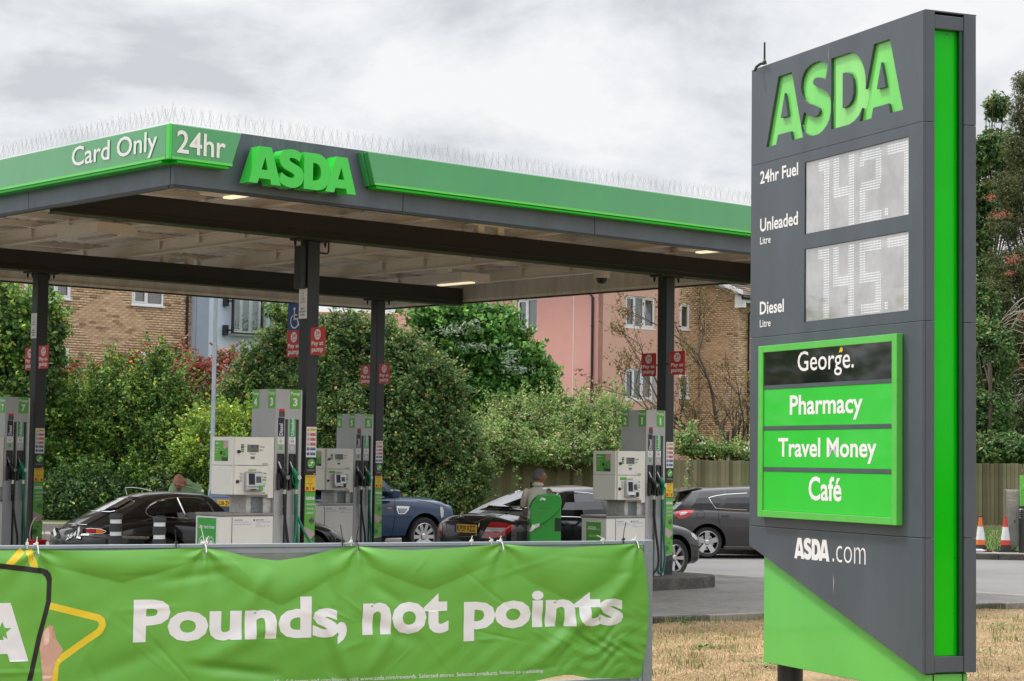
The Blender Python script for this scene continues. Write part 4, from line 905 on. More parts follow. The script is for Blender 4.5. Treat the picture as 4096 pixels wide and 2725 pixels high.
def money_ad(par, O, X, Y, w, h, name='money_poster', tall=False):
    """green finance poster: logo, three lines, black roundel and money box"""
    mb = MB(); O = Vector(O); n = Vector(X).cross(Vector(Y)); l = lambda k: O + n*k
    mb.m(GREENSG); rect(mb, O, X, Y, 0, w, 0, h)
    if tall:
        mb.m(PINKP); poly(mb, l(.0003), X, Y, [(0, 0), (w, 0), (w, h*.46), (0, h*.535)])
        mb.m(DGREY); poly(mb, l(.0005), X, Y, [(0, 0), (w, 0), (w, h*.10), (0, h*.07)])
        pig(mb, l(.0007) + Vector(X)*w*.50 + Vector(Y)*h*.06, X, Y, h*.36, w*.5)
        mb.m(WHITE); logo(mb, l(.003) + Vector(X)*w*.06 + Vector(Y)*h*.895, X, Y, h=h*.042); text(mb, 'money', l(.003) + Vector(X)*w*.52 + Vector(Y)*h*.888, X, Y, w=w*.40)
        for i, s in enumerate(('› INSURANCE', '› TRAVEL', '› CREDIT')): text(mb, s, l(.003) + Vector(X)*w*.05 + Vector(Y)*h*(.822 - .058*i), X, Y, h=h*.026, bold=.01)
        mb.m(BLK); disc(mb, l(.0032) + Vector(X)*w*.68 + Vector(Y)*h*.615, X, Y, w*.24, 20); mb.m(WHITE)
        for i, s in enumerate(("We work", "with experts", "you can", "trust")): text(mb, s, l(.0042) + Vector(X)*w*.68 + Vector(Y)*h*(.637 - .018*i), X, Y, h=h*.011, align='c')
    else:
        mb.m(PINKP); poly(mb, l(.0003), X, Y, [(w*.62, h*.0), (w, 0), (w, h), (w*.66, h)]); mb.m(DGREY); poly(mb, l(.0005), X, Y, [(w*.55, 0), (w, 0), (w, h*.16), (w*.50, h*.22)])
        pig(mb, l(.0007) + Vector(X)*w*.80 + Vector(Y)*h*.12, X, Y, h*.55, w*.19)
        mb.m(WHITE); logo(mb, l(.003) + Vector(X)*w*.07 + Vector(Y)*h*.83, X, Y, h=h*.075); text(mb, 'money', l(.003) + Vector(X)*w*.30 + Vector(Y)*h*.81, X, Y, w=w*.17)
        for i, s in enumerate(('› INSURANCE', '› TRAVEL', '› CREDIT')): text(mb, s, l(.003) + Vector(X)*w*.05 + Vector(Y)*h*(.64 - .125*i), X, Y, h=h*.05, bold=.01)
        text(mb, 'asda.com/money', l(.003) + Vector(X)*w*.05 + Vector(Y)*h*.22, X, Y, h=h*.03)
        mb.m(BLK); disc(mb, l(.0032) + Vector(X)*w*.50 + Vector(Y)*h*.40, X, Y, w*.085, 16)
    return mb.build(name, None, par)
HOSEG = mat('green_hose_rubber', (0.0, 0.17, 0.10), 0.35, coat=0.2, var=0.08); NOZG = mat('green_nozzle', (0.0, 0.20, 0.085), 0.3, var=0.05)
LCD = mat('lcd_grey', (0.14, 0.15, 0.14), 0.25, coat=0.5, var=0.05); INK = mat('ink_dark', (0.03, 0.03, 0.05), 0.5, var=0); ORG = mat('orange_ink', (0.45, 0.10, 0.02), 0.5, var=0)
SILV = mat('terminal_silver', (0.55, 0.56, 0.58), 0.28, metal=0.6, var=0.05); CAPM = mat('worn_metal_lid', (0.30, 0.29, 0.28), 0.35, metal=0.6, var=0.15, scale=8)
TGRN = mat('green_ink', (0.04, 0.28, 0.03), 0.5, var=0)
def pump(a, b, z0, near, farn, sale, litres, side, label, cabinet=True, lifted=False):
    """fuel pump beside the column at (a, b): cabinet, display head, hose tower"""
    t = thing('fuel_pump', label, 'fuel pump', cw(a, b, z0), UA, 'fuel pumps on the islands')
    bn = -0.28; TWx0, TWx1 = -0.73, -0.30
    # tower carcass with two hose slots cut into the near side
    mb = MB(); H = 2.64
    for (x0, x1) in ((TWx0, -0.565), (-0.515, -0.385), (-0.335, TWx1)): mb.box(x0, x1, bn, -0.20, 0.0, H - 0.41)
    mb.box(TWx0, TWx1, bn, -0.20, H - 0.41, H); mb.box(TWx0, TWx1, -0.20, 0.28, 0, H)
    tw = mb.build('tower', PUMPG, t, bevel=0.004)
    mb = MB(); mb.box(-0.563, -0.517, -0.225, -0.203, 0.05, H - 0.415); mb.box(-0.383, -0.337, -0.225, -0.203, 0.05, H - 0.415); mb.build('slot_lining', BLK, tw)
    mb = MB(); mb.box(TWx1 - 0.003, TWx1 + 0.012, bn + 0.004, bn + 0.03, 0.0, H - 0.01); mb.build('edge_trim', STEEL, tw)
    def numsign(O, X, w, n):
        m2 = MB().m(GREENSG); O = Vector(O); nn = Vector(X).cross(ZA); rect(m2, O + nn*.0015, X, ZA, 0, w, 0, 0.262)
        m2.m(WHITE); text(m2, 'Pump', O + nn*.003 + Vector(X)*w/2 + ZA*0.172, X, ZA, w=w*.86, h=0.060, bold=.02, align='c'); text(m2, str(n), O + nn*.003 + Vector(X)*w/2 + ZA*0.035, X, ZA, h=0.112, w=w*(.42 if n != 1 else .22), bold=.04, align='c')
        m2.build('pump_number', None, tw)
    numsign((-0.495, bn, H - 0.265), XA, 0.175, near)
    numsign((TWx0, -0.105, H - 0.265), -YA, 0.165, near); numsign((TWx0, 0.275, H - 0.265), -YA, 0.165, farn)
    # grade strips
    f = bn - 0.0015
    def strip(x0, x1, zb, zt, m_, s, m2_=WHITE):
        q = MB().m(m_); rect(q, (x0, f, zb), XA, ZA, 0, x1 - x0, 0, zt - zb); q.m(m2_)
        text(q, s, ((x0 + x1)/2 + (x1-x0)*0.27, f - .0012, zb + 0.015), ZA, -XA, w=(zt-zb)*(.62 if s == 'Diesel' else .93), h=(x1-x0)*.56, bold=.02); q.build('grade_label', None, tw)
    strip(-0.685, -0.582, 1.995, 2.253, NAVY, 'Diesel'); strip(-0.495, -0.392, 1.995, 2.245, mat('unleaded_green', (0.03, 0.36, 0.09), 0.4, var=0.03), 'Unleaded')
    q = MB().m(BLK); rect(q, (-0.672, f, 2.262), XA, ZA, 0, 0.092, 0, 0.072); q.m(REDS); rect(q, (-0.672, f, 2.334), XA, ZA, 0, 0.092, 0, 0.034); q.m(GRPK)
    for k in range(4): rect(q, (-0.662, f - .001, 2.276 + 0.013*k), XA, ZA, 0, 0.065, 0, 0.004)
    q.build('instruction_label', None, tw)
    for x0, s, s2 in ((-0.688, 'Diesel', 'B7'), (-0.498, 'Petrol', 'E10')):
        q = MB().m(WHITE); rect(q, (x0, f, 1.893), XA, ZA, 0, 0.105, 0, 0.10); q.m(INK); text(q, s, (x0 + .0525, f - .001, 1.972), XA, ZA, h=.013, align='c'); text(q, s2, (x0 + .0525, f - .001, 1.923), XA, ZA, h=.02, bold=.02, align='c'); disc(q, (x0 + .0525, f - .001, 1.932), XA, ZA, .026, 14, .023); q.build('grade_sticker', None, tw)
    q = MB().m(GREENSG); rect(q, (-0.66, f, 1.815), XA, ZA, 0, 0.05, 0, 0.055); q.build('green_sticker', None, tw)
    q = MB().m(WHITE); disc(q, (-0.447, f, 1.84), XA, ZA, .022, 14); q.m(BLUES); disc(q, (-0.447, f - .001, 1.84), XA, ZA, .013, 10, .008); q.build('round_sticker', None, tw)
    # nozzle boots, nozzles and hoses
    for i, (x0, grn) in enumerate(((-0.690, False), (-0.500, True))):
        mb = MB(); mb.box(x0, x0 + 0.105, bn - 0.018, bn - 0.001, 1.29, 1.32); mb.box(x0, x0 + 0.006, bn - 0.018, bn - 0.001, 1.32, 1.76); mb.box(x0 + .099, x0 + 0.105, bn - 0.018, bn - 0.001, 1.32, 1.76); mb.box(x0, x0 + 0.105, bn - 0.018, bn - 0.001, 1.745, 1.765)
        mb.box(x0 + .006, x0 + .099, bn - 0.006, bn - 0.001, 1.32, 1.745); mb.box(x0 - 0.012, x0 + 0.02, bn - 0.05, bn - 0.018, 1.27, 1.50); mb.build('nozzle_boot', BLK, t)
        if lifted and grn: continue
        cx = x0 + 0.05; m_ = NOZG if grn else BLK
        mb = MB(); mb.tube([(cx - 0.035, bn - 0.015, 1.655), (cx - 0.022, bn - 0.035, 1.60), (cx - 0.005, bn - 0.05, 1.545)], 0.013, 8); sp_ = mb.build('spout', STEEL, t, smooth=True)
        mb = MB(); mb.tube([(cx - 0.01, bn - 0.045, 1.565), (cx + 0.01, bn - 0.062, 1.52), (cx + 0.03, bn - 0.075, 1.47), (cx + 0.045, bn - 0.07, 1.42), (cx + 0.048, bn - 0.06, 1.35), (cx + 0.048, bn - 0.055, 1.28)], [0.026, 0.038, 0.044, 0.036, 0.024, 0.022], 10)
        mb.tube([(cx + 0.0, bn - 0.045, 1.50), (cx - 0.02, bn - 0.05, 1.44), (cx + 0.0, bn - 0.055, 1.36), (cx + 0.04, bn - 0.055, 1.33)], 0.009, 6)
        nz = mb.build('nozzle', m_, t, smooth=True)
        mb = MB().m(WHITE if grn else GRPK); disc(mb, (cx + 0.052, bn - 0.121, 1.445), XA, ZA, 0.031, 16); mb.m(TGRN); disc(mb, (cx + 0.052, bn - 0.1222, 1.445), XA, ZA, 0.018, 12, .012) if grn else None; mb.build('nozzle_badge', None, nz)
        mb = MB(); mb.lathe([(0.019, 1.215), (0.024, 1.22), (0.024, 1.28), (0.018, 1.285)], 12, (cx + 0.048, bn - 0.055, 0)); mb.build('coupling', CHROME, nz, smooth=True)
        hm = HOSEG if grn else RUB
        mb = MB(); mb.lathe([(0.028, 1.06), (0.030, 1.215)], 12, (cx + 0.05, bn - 0.055, 0)); 
        for k in range(8): mb.lathe([(0.027, 1.05 - .014*k), (0.030, 1.044 - .014*k), (0.027, 1.038 - .014*k)], 10, (cx + 0.051, bn - 0.055, 0))
        mb.build('hose_guard', hm if grn else BLK, nz)
        xs_ = cx + 0.052; pts = [(xs_, bn - 0.055, 1.06), (xs_ + 0.005, bn - 0.06, 0.9), (xs_ + (0.03 if grn else 0.055), bn - 0.06, 0.6), (xs_ + (0.055 if grn else 0.10), bn - 0.06, 0.35), (xs_ + (0.05 if grn else 0.10), bn - 0.05, 0.15), (xs_ + 0.02, bn - 0.04, 0.06), (xs_ - 0.03, bn - 0.01, 0.08), (xs_ - 0.035 + (.065 if grn else .02), bn + 0.03, 0.4), (xs_ - 0.02 + (.045 if grn else 0.02), bn + 0.045, 2.2)]
        sm = []
        for k in range(len(pts)-1):
            p0, p1, p2, p3 = [Vector(pts[min(max(j, 0), len(pts)-1)]) for j in (k-1, k, k+1, k+2)]
            for u in (0, .25, .5, .75): sm.append(0.5*((2*p1) + (p2-p0)*u + (2*p0-5*p1+4*p2-p3)*u*u + (3*p1-p0-3*p2+p3)*u**3))
        sm.append(Vector(pts[-1])); mb = MB(); mb.tube(sm, 0.019, 8); mb.build('hose', hm, t, smooth=True)
        if near == 3 and grn:
            mb = MB(); mb.tube([(xs_ + .01, bn - .07, .92), (xs_ + .10, bn - .12, .7), (xs_ + .22, bn - .22, .45), (xs_ + .30, bn - .30, .22), (xs_ + .30, bn - .30, .02)], 0.019, 8); mb.build('hose', hm, t, smooth=True)
            mb = MB(); mb.tube([(xs_, bn - .07, .92), (xs_ - .03, bn - .1, .7), (xs_ - .08, bn - .1, .4), (xs_ - .13, bn - .1, .0)], 0.019, 8); mb.build('hose', hm, t, smooth=True)
    # base cabinet
    cb = MB(); cb.box(-1.60, -1.595 + 0.2, bn + .004, 0.276, 0.0, 0.925); cb.box(-1.395, TWx0 - .003, bn + .002, 0.274, 0.0, 0.925)
    c = cb.build('cabinet', PUMPW, t, bevel=0.006)
    mb = MB(); mb.box(-1.612, TWx0 - .002, bn - .012, 0.292, 0.925, 0.967); mb.build('cabinet_lid', CAPM, c, bevel=0.012, seg=3)
    f = bn + 0.0005
    mb = MB().m(INK); mb.box(-1.396, -1.392, bn - .001, bn + .01, 0.02, 0.91); mb.build('door_gap', INK, c)
    def legal(x0, w, lines):
        q = MB().m(WHITE); rect(q, (x0, f, 0.785), XA, ZA, 0, w, 0, 0.105); q.m(INK); text(q, 'LEGAL NOTICE', (x0 + .006, f - .001, 0.868), XA, ZA, h=.014, bold=.02); rect(q, (x0 + .006, f - .001, .863), XA, ZA, 0, .145, 0, .0015)
        for k, (s, m_) in enumerate(lines): q.m(m_); text(q, s, (x0 + .006, f - .001, 0.838 - .027*k), XA, ZA, h=.014, bold=.01)
        q.build('legal_notice', None, c)
    legal(-1.365, 0.31, [('Children under 16 are not permitted to', ORG), ('operate the pump or attempt to obtain petrol', INK)])
    legal(-1.02, 0.275, [('Only approved containers can be filled', INK), ('at this pump', ORG), ('Max. per customer 2 x 5L     1 x 10L', INK)])
    q = MB(); disc(q, (-1.045, f - .004, .87), XA, ZA, .014, 14); q.lathe([(0.014, f - .004), (0.016, f)], 14, (-1.045, 0, .87), 'y'); q.build('lock', STEEL, c)
    ex = -1.6015
    if side == 'hose':
        q = MB().m(mat('poster_green', (0.05, 0.38, 0.06), 0.4, var=0.03)); rect(q, (ex, 0.235, 0.10), -YA, ZA, 0, 0.445, 0, 0.80); q.m(WHITE); O = Vector((ex - .0012, 0.235, 0.10))
        text(q, 'Long reach hoses', O + -YA*0.2225 + ZA*.645, -YA, ZA, w=.37, h=.062, bold=.02, align='c')
        for k, zc in enumerate((.34, -.06)):
            if zc < 0: continue
            rect(q, O, -YA, ZA, .205, .245, zc - .03, zc + .20)
            for s in (-1, 1):
                cx = .225 + s*.115; poly(q, O, -YA, ZA, ell(cx, zc + .085, .052, .085, 16)); rect(q, O, -YA, ZA, cx - .048, cx - .028, zc - .03, zc + .03); rect(q, O, -YA, ZA, cx + .028, cx + .048, zc - .03, zc + .03)
                arc = [(.225 + s*.02, zc + .12), (.225 + s*.04, zc + .135), (.225 + s*.07, zc + .19), (cx, zc + .215), (cx + s*.055, zc + .17), (cx + s*.07, zc + .09), (cx + s*.06, zc + .02)]
                w_ = ribbon_pts(arc, .012)
                for k2 in range(len(arc)-1): poly(q, O, -YA, ZA, [w_[0][k2], w_[0][k2+1], w_[1][k2+1], w_[1][k2]])
        q.build('hose_poster', None, c)
    elif side == 'money':
        q = MB().m(GREENSG); rect(q, (ex, 0.17, 0.10), -YA, ZA, 0, 0.33, 0, 0.76); q.m(WHITE); O = Vector((ex - .0012, 0.17, 0.10))
        logo(q, O - YA*.03 + ZA*.64, -YA, ZA, h=.055); text(q, 'money', O - YA*.185 + ZA*.625, -YA, ZA, w=.125)
        for k, s in enumerate(('› INSURANCE', '› TRAVEL', '› CREDIT')): text(q, s, O - YA*.03 + ZA*(.525 - .085*k), -YA, ZA, h=.036, bold=.01)
        q.build('money_poster', None, c)
    # neck with wire mesh and display head
    mb = MB(); mb.box(-1.12, -1.05, -.2, .2, .967, 1.19); mb.box(-.86, TWx0 - .004, -.22, .2, .967, 1.19); mb.box(-1.05, -.86, -.1, -.02, .967, 1.19); mb.build('neck', mat('worn_white_metal', (0.50, 0.50, 0.49), 0.5, var=.25, scale=18), t)
    mb = MB()
    for k in range(15): mb.box(-1.045 + .0128*k, -1.041 + .0128*k, -.186, -.184, .97, 1.185)
    for k in range(16): mb.box(-1.048, -.862, -.189, -.187, .975 + .0138*k, .978 + .0138*k)
    o = mb.build('neck_grille', GALV, t); o['kind'] = 'stuff'
    mb = MB(); mb.box(-1.16, -.76, bn + .02, .24, 1.185, 1.212); mb.build('head_tray', CAPM, t)
    hz0, hzm, hz1 = 1.213, 1.597, 1.978
    mb = MB(); mb.box(-1.385, -.832, -.262, .24, hz0, hz1); hd = mb.build('display_head', PUMPW, t, bevel=.004)
    for (za, zb) in ((hz0 - .004, hzm - .004), (hzm + .004, hz1 + .002)):
        mb = MB(); mb.box(-1.372, -.835, bn - .012, -.2625, za, zb); mb.build('display_door', PUMPW, hd, bevel=.010, seg=3)
        mb = MB(); mb.box(-1.40, -1.3855, -.262, .235, za, zb); mb.build('side_door', PUMPW, hd, bevel=.006)
    mb = MB(); mb.box(-.829, -.738, bn + .004, .2, 1.165, 1.984); mb.build('head_trim', PUMPW, t, bevel=.004)
    f = bn - .0135
    q = MB().m(LCD); rect(q, (-1.187, f, 1.777), XA, ZA, 0, .186, 0, .102); q.m(INK)
    text(q, sale, (-1.012, f - .001, 1.832), XA, ZA, h=.040, w=.115, bold=.01, align='r'); text(q, litres, (-1.03, f - .001, 1.787), XA, ZA, h=.026, w=.085, bold=.01, align='r')
    text(q, '£', (-1.215, f - .001, 1.842), XA, ZA, h=.018, bold=.02); text(q, 'This sale', (-.992, f - .001, 1.842), XA, ZA, h=.018, bold=.03); text(q, 'Litres', (-.992, f - .001, 1.80), XA, ZA, h=.018, bold=.03)
    q.m(LCD); rect(q, (-1.132, f, 1.688), XA, ZA, 0, .07, 0, .032); q.m(INK)
    for k in range(3): rect(q, (-1.15, f - .0005, 1.762 - .008*k), XA, ZA, .01*k, .11 - .01*k, 0, .003)
    rect(q, (-1.127, f - .0005, 1.677), XA, ZA, 0, .06, 0, .003)
    q.m(GRPK); rect(q, (-1.287, f, 1.862), XA, ZA, 0, .05, 0, .022); q.m(BLK); rect(q, (-1.287, f, 1.833), XA, ZA, 0, .05, 0, .024); q.m(GRPK); rect(q, (-1.287, f, 1.804), XA, ZA, 0, .05, 0, .022); q.m(GREENSG); rect(q, (-1.287, f, 1.775), XA, ZA, 0, .05, 0, .026)
    q.m(INK); disc(q, (-.925, f, 1.622), XA, ZA, .010, 12, .006); text(q, 'GILBARCO', (-.91, f, 1.622), XA, ZA, w=.06, bold=.03); text(q, 'VEEDER-ROOT', (-.91, f, 1.612), XA, ZA, w=.06, bold=.02)
    disc(q, (-.955, f, 1.232), XA, ZA, .010, 12, .006); text(q, 'GILBARCO', (-.94, f, 1.233), XA, ZA, w=.06, bold=.03); text(q, 'VEEDER-ROOT', (-.94, f, 1.222), XA, ZA, w=.06, bold=.02)
    q.build('sale_display', None, hd)
    for (x, z) in ((-1.325, 1.783), (-1.337, 1.385)):
        q = MB(); q.lathe([(.021, f - .024), (.024, f - .008), (.024, f)], 16, (x, 0, z), 'y'); q.build('lock_knob', BLK, hd)
    q = MB().m(TGRN); 
    for k, (s, h_) in enumerate((('Pay', .032), ('at the', .024), ('pump', .030))): text(q, s, (-.868, f - .001, 1.478 - .045*k), XA, ZA, h=h_, bold=.02, align='r')
    text(q, "it's easy!", (-.872, f - .001, 1.345), XA, ZA, h=.024, align='r'); q.m(mat('teal_ink', (.02, .20, .18), .4, var=0)); rect(q, (-.965, f, 1.318), XA, ZA, 0, .075, 0, .016)
    q.m(mat('pale_green_ink', (.42, .50, .30), .5, var=0)); rect(q, (-1.165, f, 1.523), XA, ZA, 0, .13, 0, .030); q.m(INK)
    for zc in (1.495, 1.45, 1.41):
        for k in range(4): rect(q, (-1.305, f - .0004, zc - .008*k), XA, ZA, .01 if k else 0, .05, 0, .0025)
    if near in (5, 1):
        q.m(GREENSG); rect(q, (-1.325, f, 1.523), XA, ZA, 0, .15, 0, .045)
    q.build('payment_print', None, hd)
    # card terminal
    tm = MB(); tm.prism([(f - .002, 1.245), (f - .075, 1.262), (f - .085, 1.30), (f - .06, 1.33), (f - .05, 1.50), (f - .035, 1.518), (f - .002, 1.518)], -1.225, -.965, 'x'); tmn = tm.build('card_terminal', SILV, hd, bevel=.010, seg=3)
    q = MB(); q.hexa([(-1.19, f - .060, 1.345), (-1.09, f - .060, 1.345), (-1.09, f - .056, 1.345), (-1.19, f - .056, 1.345), (-1.19, f - .052, 1.495), (-1.09, f - .052, 1.495), (-1.09, f - .048, 1.495), (-1.19, f - .048, 1.495)]); q.build('terminal_screen', BLK, tmn)
    q = MB().m(NAVY); q.box(-1.178, -1.102, f - .0605, f - .058, 1.388, 1.478); q.build('screen_glass', NAVY, tmn)
    q = MB(); q.hexa([(-1.068, f - .062, 1.37), (-.99, f - .062, 1.37), (-.99, f - .055, 1.37), (-1.068, f - .055, 1.37), (-1.068, f - .053, 1.455), (-.99, f - .053, 1.455), (-.99, f - .046, 1.455), (-1.068, f - .046, 1.455)]); q.build('keypad', BLK, tmn)
    q = MB().m(GRPK)
    for i in range(4):
        for j in range(4): q.box(-1.062 + .018*i, -1.050 + .018*i, f - .0650 + .001*j, f - .060, 1.376 + .02*j, 1.388 + .02*j)
    o = q.build('keys', GRPK, tmn); o['kind'] = 'stuff'
    q = MB(); q.box(-1.035, -.985, f - .095, f - .07, 1.262, 1.335); q.build('card_slot', GREENSG if near == 3 else BLK, tmn, bevel=.005)
    q = MB(); q.box(-1.17, -1.09, f - .0875, f - .080, 1.272, 1.287); q.build('receipt_slot', BLK, tmn)
    money_ad(hd, (-1.4015, .165, 1.655), -YA, ZA, .325, .275)
    return t
def ribbon_pts(arc, w):
    P = [Vector(p) for p in arc]; A, B = [], []
    for i in range(len(P)):
        d = (P[min(i+1, len(P)-1)] - P[max(i-1, 0)]).normalized(); n = Vector((-d.y, d.x)); A.append(tuple(P[i] + n*w/2)); B.append(tuple(P[i] - n*w/2))
    return A, B
pump(0.0, 0.0, 0.23, 3, 4, '85.18', '58.46', 'hose', 'fuel pump marked 3 and 4 with a long reach hoses poster on its end')
pump(7.19, 0.0, 0.13, 1, 2, '20.00', '13.73', 'money', 'fuel pump marked 1 and 2 at the right end behind the banner', lifted=False)
pump(0.0, 7.605, 0.23, 7, 8, '30.00', '20.60', None, 'fuel pump marked 7 at the left edge beside a red bucket')
pump(7.19, 7.605, 0.13, 5, 6, '50.02', '35.05', None, 'fuel pump marked 5 and 6 in front of the blue car')
# prints on the columns
def column_prints(a, b, z0, where, dis=False, height=True):
    y = -0.1018; O = lambda x, z, k=0: Vector((x, y - .001*k, z))
    t = thing('safety_notice_strip', 'strip of safety notices and green poster on the %s' % where, 'notice', cw(a, b, z0), UA, 'notice strips on the canopy columns')
    mb = MB().m(WHITE); mb.box(-.078, .092, y, -.1005, 1.72, 2.14)
    mb.m(YEL); poly(mb, O(-.045, 2.10, 1), XA, ZA, [(-.026, -.022), (.026, -.022), (0, .022)]); rect(mb, O(-.012, 2.085, 1), XA, ZA, 0, .09, 0, .032)
    mb.m(INK); poly(mb, O(-.045, 2.096, 2), XA, ZA, [(-.008, -.010), (.008, -.010), (0, .014)]); text(mb, 'Petroleum Spirit', O(-.008, 2.103, 2), XA, ZA, w=.08); text(mb, 'Highly Flammable', O(-.008, 2.091, 2), XA, ZA, w=.08)
    for k, s in enumerate(('No Smoking', 'Switch Off', 'No Sitting or')):
        z = 2.035 - .067*k; mb.m(REDS); disc(mb, O(-.045, z, 1), XA, ZA, .024, 16, .019); rect(mb, O(-.012, z - .019, 1), XA, ZA, 0, .09, 0, .038); mb.m(INK); disc(mb, O(-.045, z, 1), XA, ZA, .009, 8); mb.m(WHITE); text(mb, s, O(-.006, z + .003, 2), XA, ZA, w=.075, h=.011); text(mb, ('or Vaping', 'Mobile Phones', 'Smoking')[k], O(-.006, z - .012, 2), XA, ZA, w=.07, h=.010)
    for k, s in enumerate(('Switch Off', 'Please report')):
        z = 1.834 - .067*k; mb.m(BLUES); disc(mb, O(-.045, z, 1), XA, ZA, .024, 16); rect(mb, O(-.012, z - .019, 1), XA, ZA, 0, .09, 0, .038); mb.m(WHITE); rect(mb, O(-.048, z - .006, 2), XA, ZA, 0, .006, 0, .022); disc(mb, O(-.045, z - .014, 2), XA, ZA, .004, 8); text(mb, s, O(-.006, z + .003, 2), XA, ZA, w=.075, h=.011); text(mb, ('Engine', 'any spillages')[k], O(-.006, z - .012, 2), XA, ZA, w=.06, h=.010)
    mb.build('rules_board', None, t)
    mb = MB().m(BLK); mb.box(-.078, .092, y + .0004, -.1005, 1.475, 1.718); mb.m(GREENSG); disc(mb, O(.012, 1.635, 1), XA, ZA, .063, 24); mb.m(WHITE)
    poly(mb, O(.012, 1.635, 2), XA, ZA, [(-.018, .008), (.02, .034), (.042, .012), (.006, -.010)]); poly(mb, O(.012, 1.635, 2.2), XA, ZA, [(-.02, -.03), (.006, -.03), (.006, -.022), (-.012, -.012), (-.02, -.012)]); rect(mb, O(-.028, 1.595, 2.2), XA, ZA, 0, .012, 0, .026)
    text(mb, 'CCTV and ANPR in operation', O(.007, 1.540, 1), XA, ZA, w=.14, align='c'); text(mb, 'for security and your safety', O(.007, 1.527, 1), XA, ZA, w=.13, align='c'); logo(mb, O(.050, 1.486, 1), XA, ZA, w=.034)
    mb.build('camera_notice', None, t)
    mb = MB().m(YEL); mb.box(-.082, .092, y + .0002, -.1005, 1.252, 1.472); mb.m(REDS); text(mb, 'EMERGENCY', O(.005, 1.448, 1), XA, ZA, w=.15, h=.013, bold=.03, align='c'); rect(mb, O(-.068, 1.440, 1), XA, ZA, 0, .146, 0, .003)
    for k, s in enumerate(('In the event of an', 'incident when the station', 'is unmanned, please', 'go directly to the')): text(mb, s, O(.005, 1.420 - .014*k, 1), XA, ZA, h=.008, align='c')
    text(mb, 'EMERGENCY', O(.005, 1.352, 1), XA, ZA, w=.13, h=.013, bold=.03, align='c'); text(mb, 'BOX', O(.005, 1.333, 1), XA, ZA, h=.013, bold=.03, align='c')
    poly(mb, O(-.045, 1.285, 1), XA, ZA, [(-.026, -.022), (.026, -.022), (.018, .012), (.026, .016), (.018, .028), (-.018, .028), (-.026, .016), (-.018, .012)]); rect(mb, O(-.001, 1.263, 1), XA, ZA, 0, .014, 0, .045); rect(mb, O(.004, 1.308, 1), XA, ZA, 0, .005, 0, .015); poly(mb, O(.058, 1.285, 1), XA, ZA, [(-.015, -.022), (.015, -.022), (.02, .018), (-.02, .018)]); disc(mb, O(.058, 1.303, 1), XA, ZA, .019, 14, .016)
    mb.build('emergency_notice', None, t)
    money_ad(t, (-.085, y + .0006, .22), XA, ZA, .178, 1.02, 'poster_strip', True)
def flag(a, b, z0, b0, kind, label, z=3.355):
    t = thing('pay_sign' if kind == 'red' else 'accessible_sign', label, 'sign', cw(a, b, 0), UA, 'red pay signs on the columns' if kind == 'red' else None)
    if kind == 'red':
        mb = MB().m(REDS); mb.box(-.012, .0, b0, b0 + .325, z, z + .38); mb.m(WHITE); X, Y = -YA, ZA; O = Vector((-.0135, b0 + .325, z))
        disc(mb, O + X*.163 + Y*.283, X, Y, .074, 26); text(mb, 'Pay at', O + X*.163 + Y*.115, X, Y, w=.27, h=.075, bold=.03, align='c'); text(mb, 'pump', O + X*.163 + Y*.022, X, Y, w=.26, h=.070, bold=.03, align='c')
        mb.m(REDS); text(mb, '24', O + X*.163 + Y*.275 - XA*.0012, X, Y, w=.09, h=.055, bold=.02, align='c'); text(mb, 'hours', O + X*.163 + Y*.238 - XA*.0012, X, Y, w=.095, h=.03, bold=.01, align='c'); mb.build('sign_plate', None, t)
    else:
        mb = MB().m(BLUES); mb.box(-.012, 0, b0, b0 + .325, z, z + .38); mb.m(WHITE); X, Y = -YA, ZA; O = Vector((-.0135, b0 + .325, z))
        disc(mb, O + X*.155 + Y*.30, X, Y, .025, 14); rect(mb, O, X, Y, .143, .167, .14, .27); rect(mb, O, X, Y, .143, .225, .205, .222); poly(mb, O, X, Y, [(.143, .145), (.235, .145), (.235, .168), (.143, .168)]); poly(mb, O, X, Y, [(.212, .15), (.235, .168), (.285, .06), (.26, .05)])
        C_ = (.165, .125); R_ = .095
        ring = [(C_[0] + R_*math.cos(u), C_[1] + R_*math.sin(u)) for u in np.linspace(D2R(120), D2R(350), 16)]; A_, B_ = ribbon_pts(ring, .02)
        for k in range(15): poly(mb, O, X, Y, [A_[k], A_[k+1], B_[k+1], B_[k]], .0002)
        mb.build('sign_plate', None, t)
    mb = MB(); s = 1 if b0 > 0 else -1
    mb.box(.0005, .012, *sorted((s*.09, b0 + (.12 if s > 0 else .21))), z + .17, z + .19); mb.build('bracket', CHAR, t)
def maxh(a, b, label):
    t = thing('height_sign', label, 'sign', cw(a, b, 0), UA, 'height limit signs on the columns'); mb = MB().m(WHITE); mb.box(-.105, -.1005, -.088, .098, 3.87, 4.29); mb.m(INK)
    for k, s in enumerate(('No', 'high-', 'sided', 'vehicles')): text(mb, s, (-.1065, .005, 4.212 - .04*k), -YA, ZA, h=.024, align='c', bold=.005)
    for k, (s, w) in enumerate((('MAX', .09), ('HEIGHT', .15), ('4.0m', .10))): text(mb, s, (-.1065, .005, 3.995 - .042*k), -YA, ZA, w=w, h=.027, align='c', bold=.02)
    mb.build('sign_plate', None, t)
cols_ = ((0, 0, .23, 'middle front column by pump 3'), (7.19, 0, .13, 'right column by pump 1'), (0, 7.605, .23, 'far left column by pump 7'), (7.19, 7.605, .13, 'rear column by pump 5'))
for (a, b, z0, nm) in cols_:
    column_prints(a, b, z0, nm)
    flag(a - .10, b, z0, -.525, 'red', 'whole red pay sign right of the %s' % nm); flag(a + .10, b, z0, .307, 'red', 'half hidden red pay sign left of the %s' % nm)
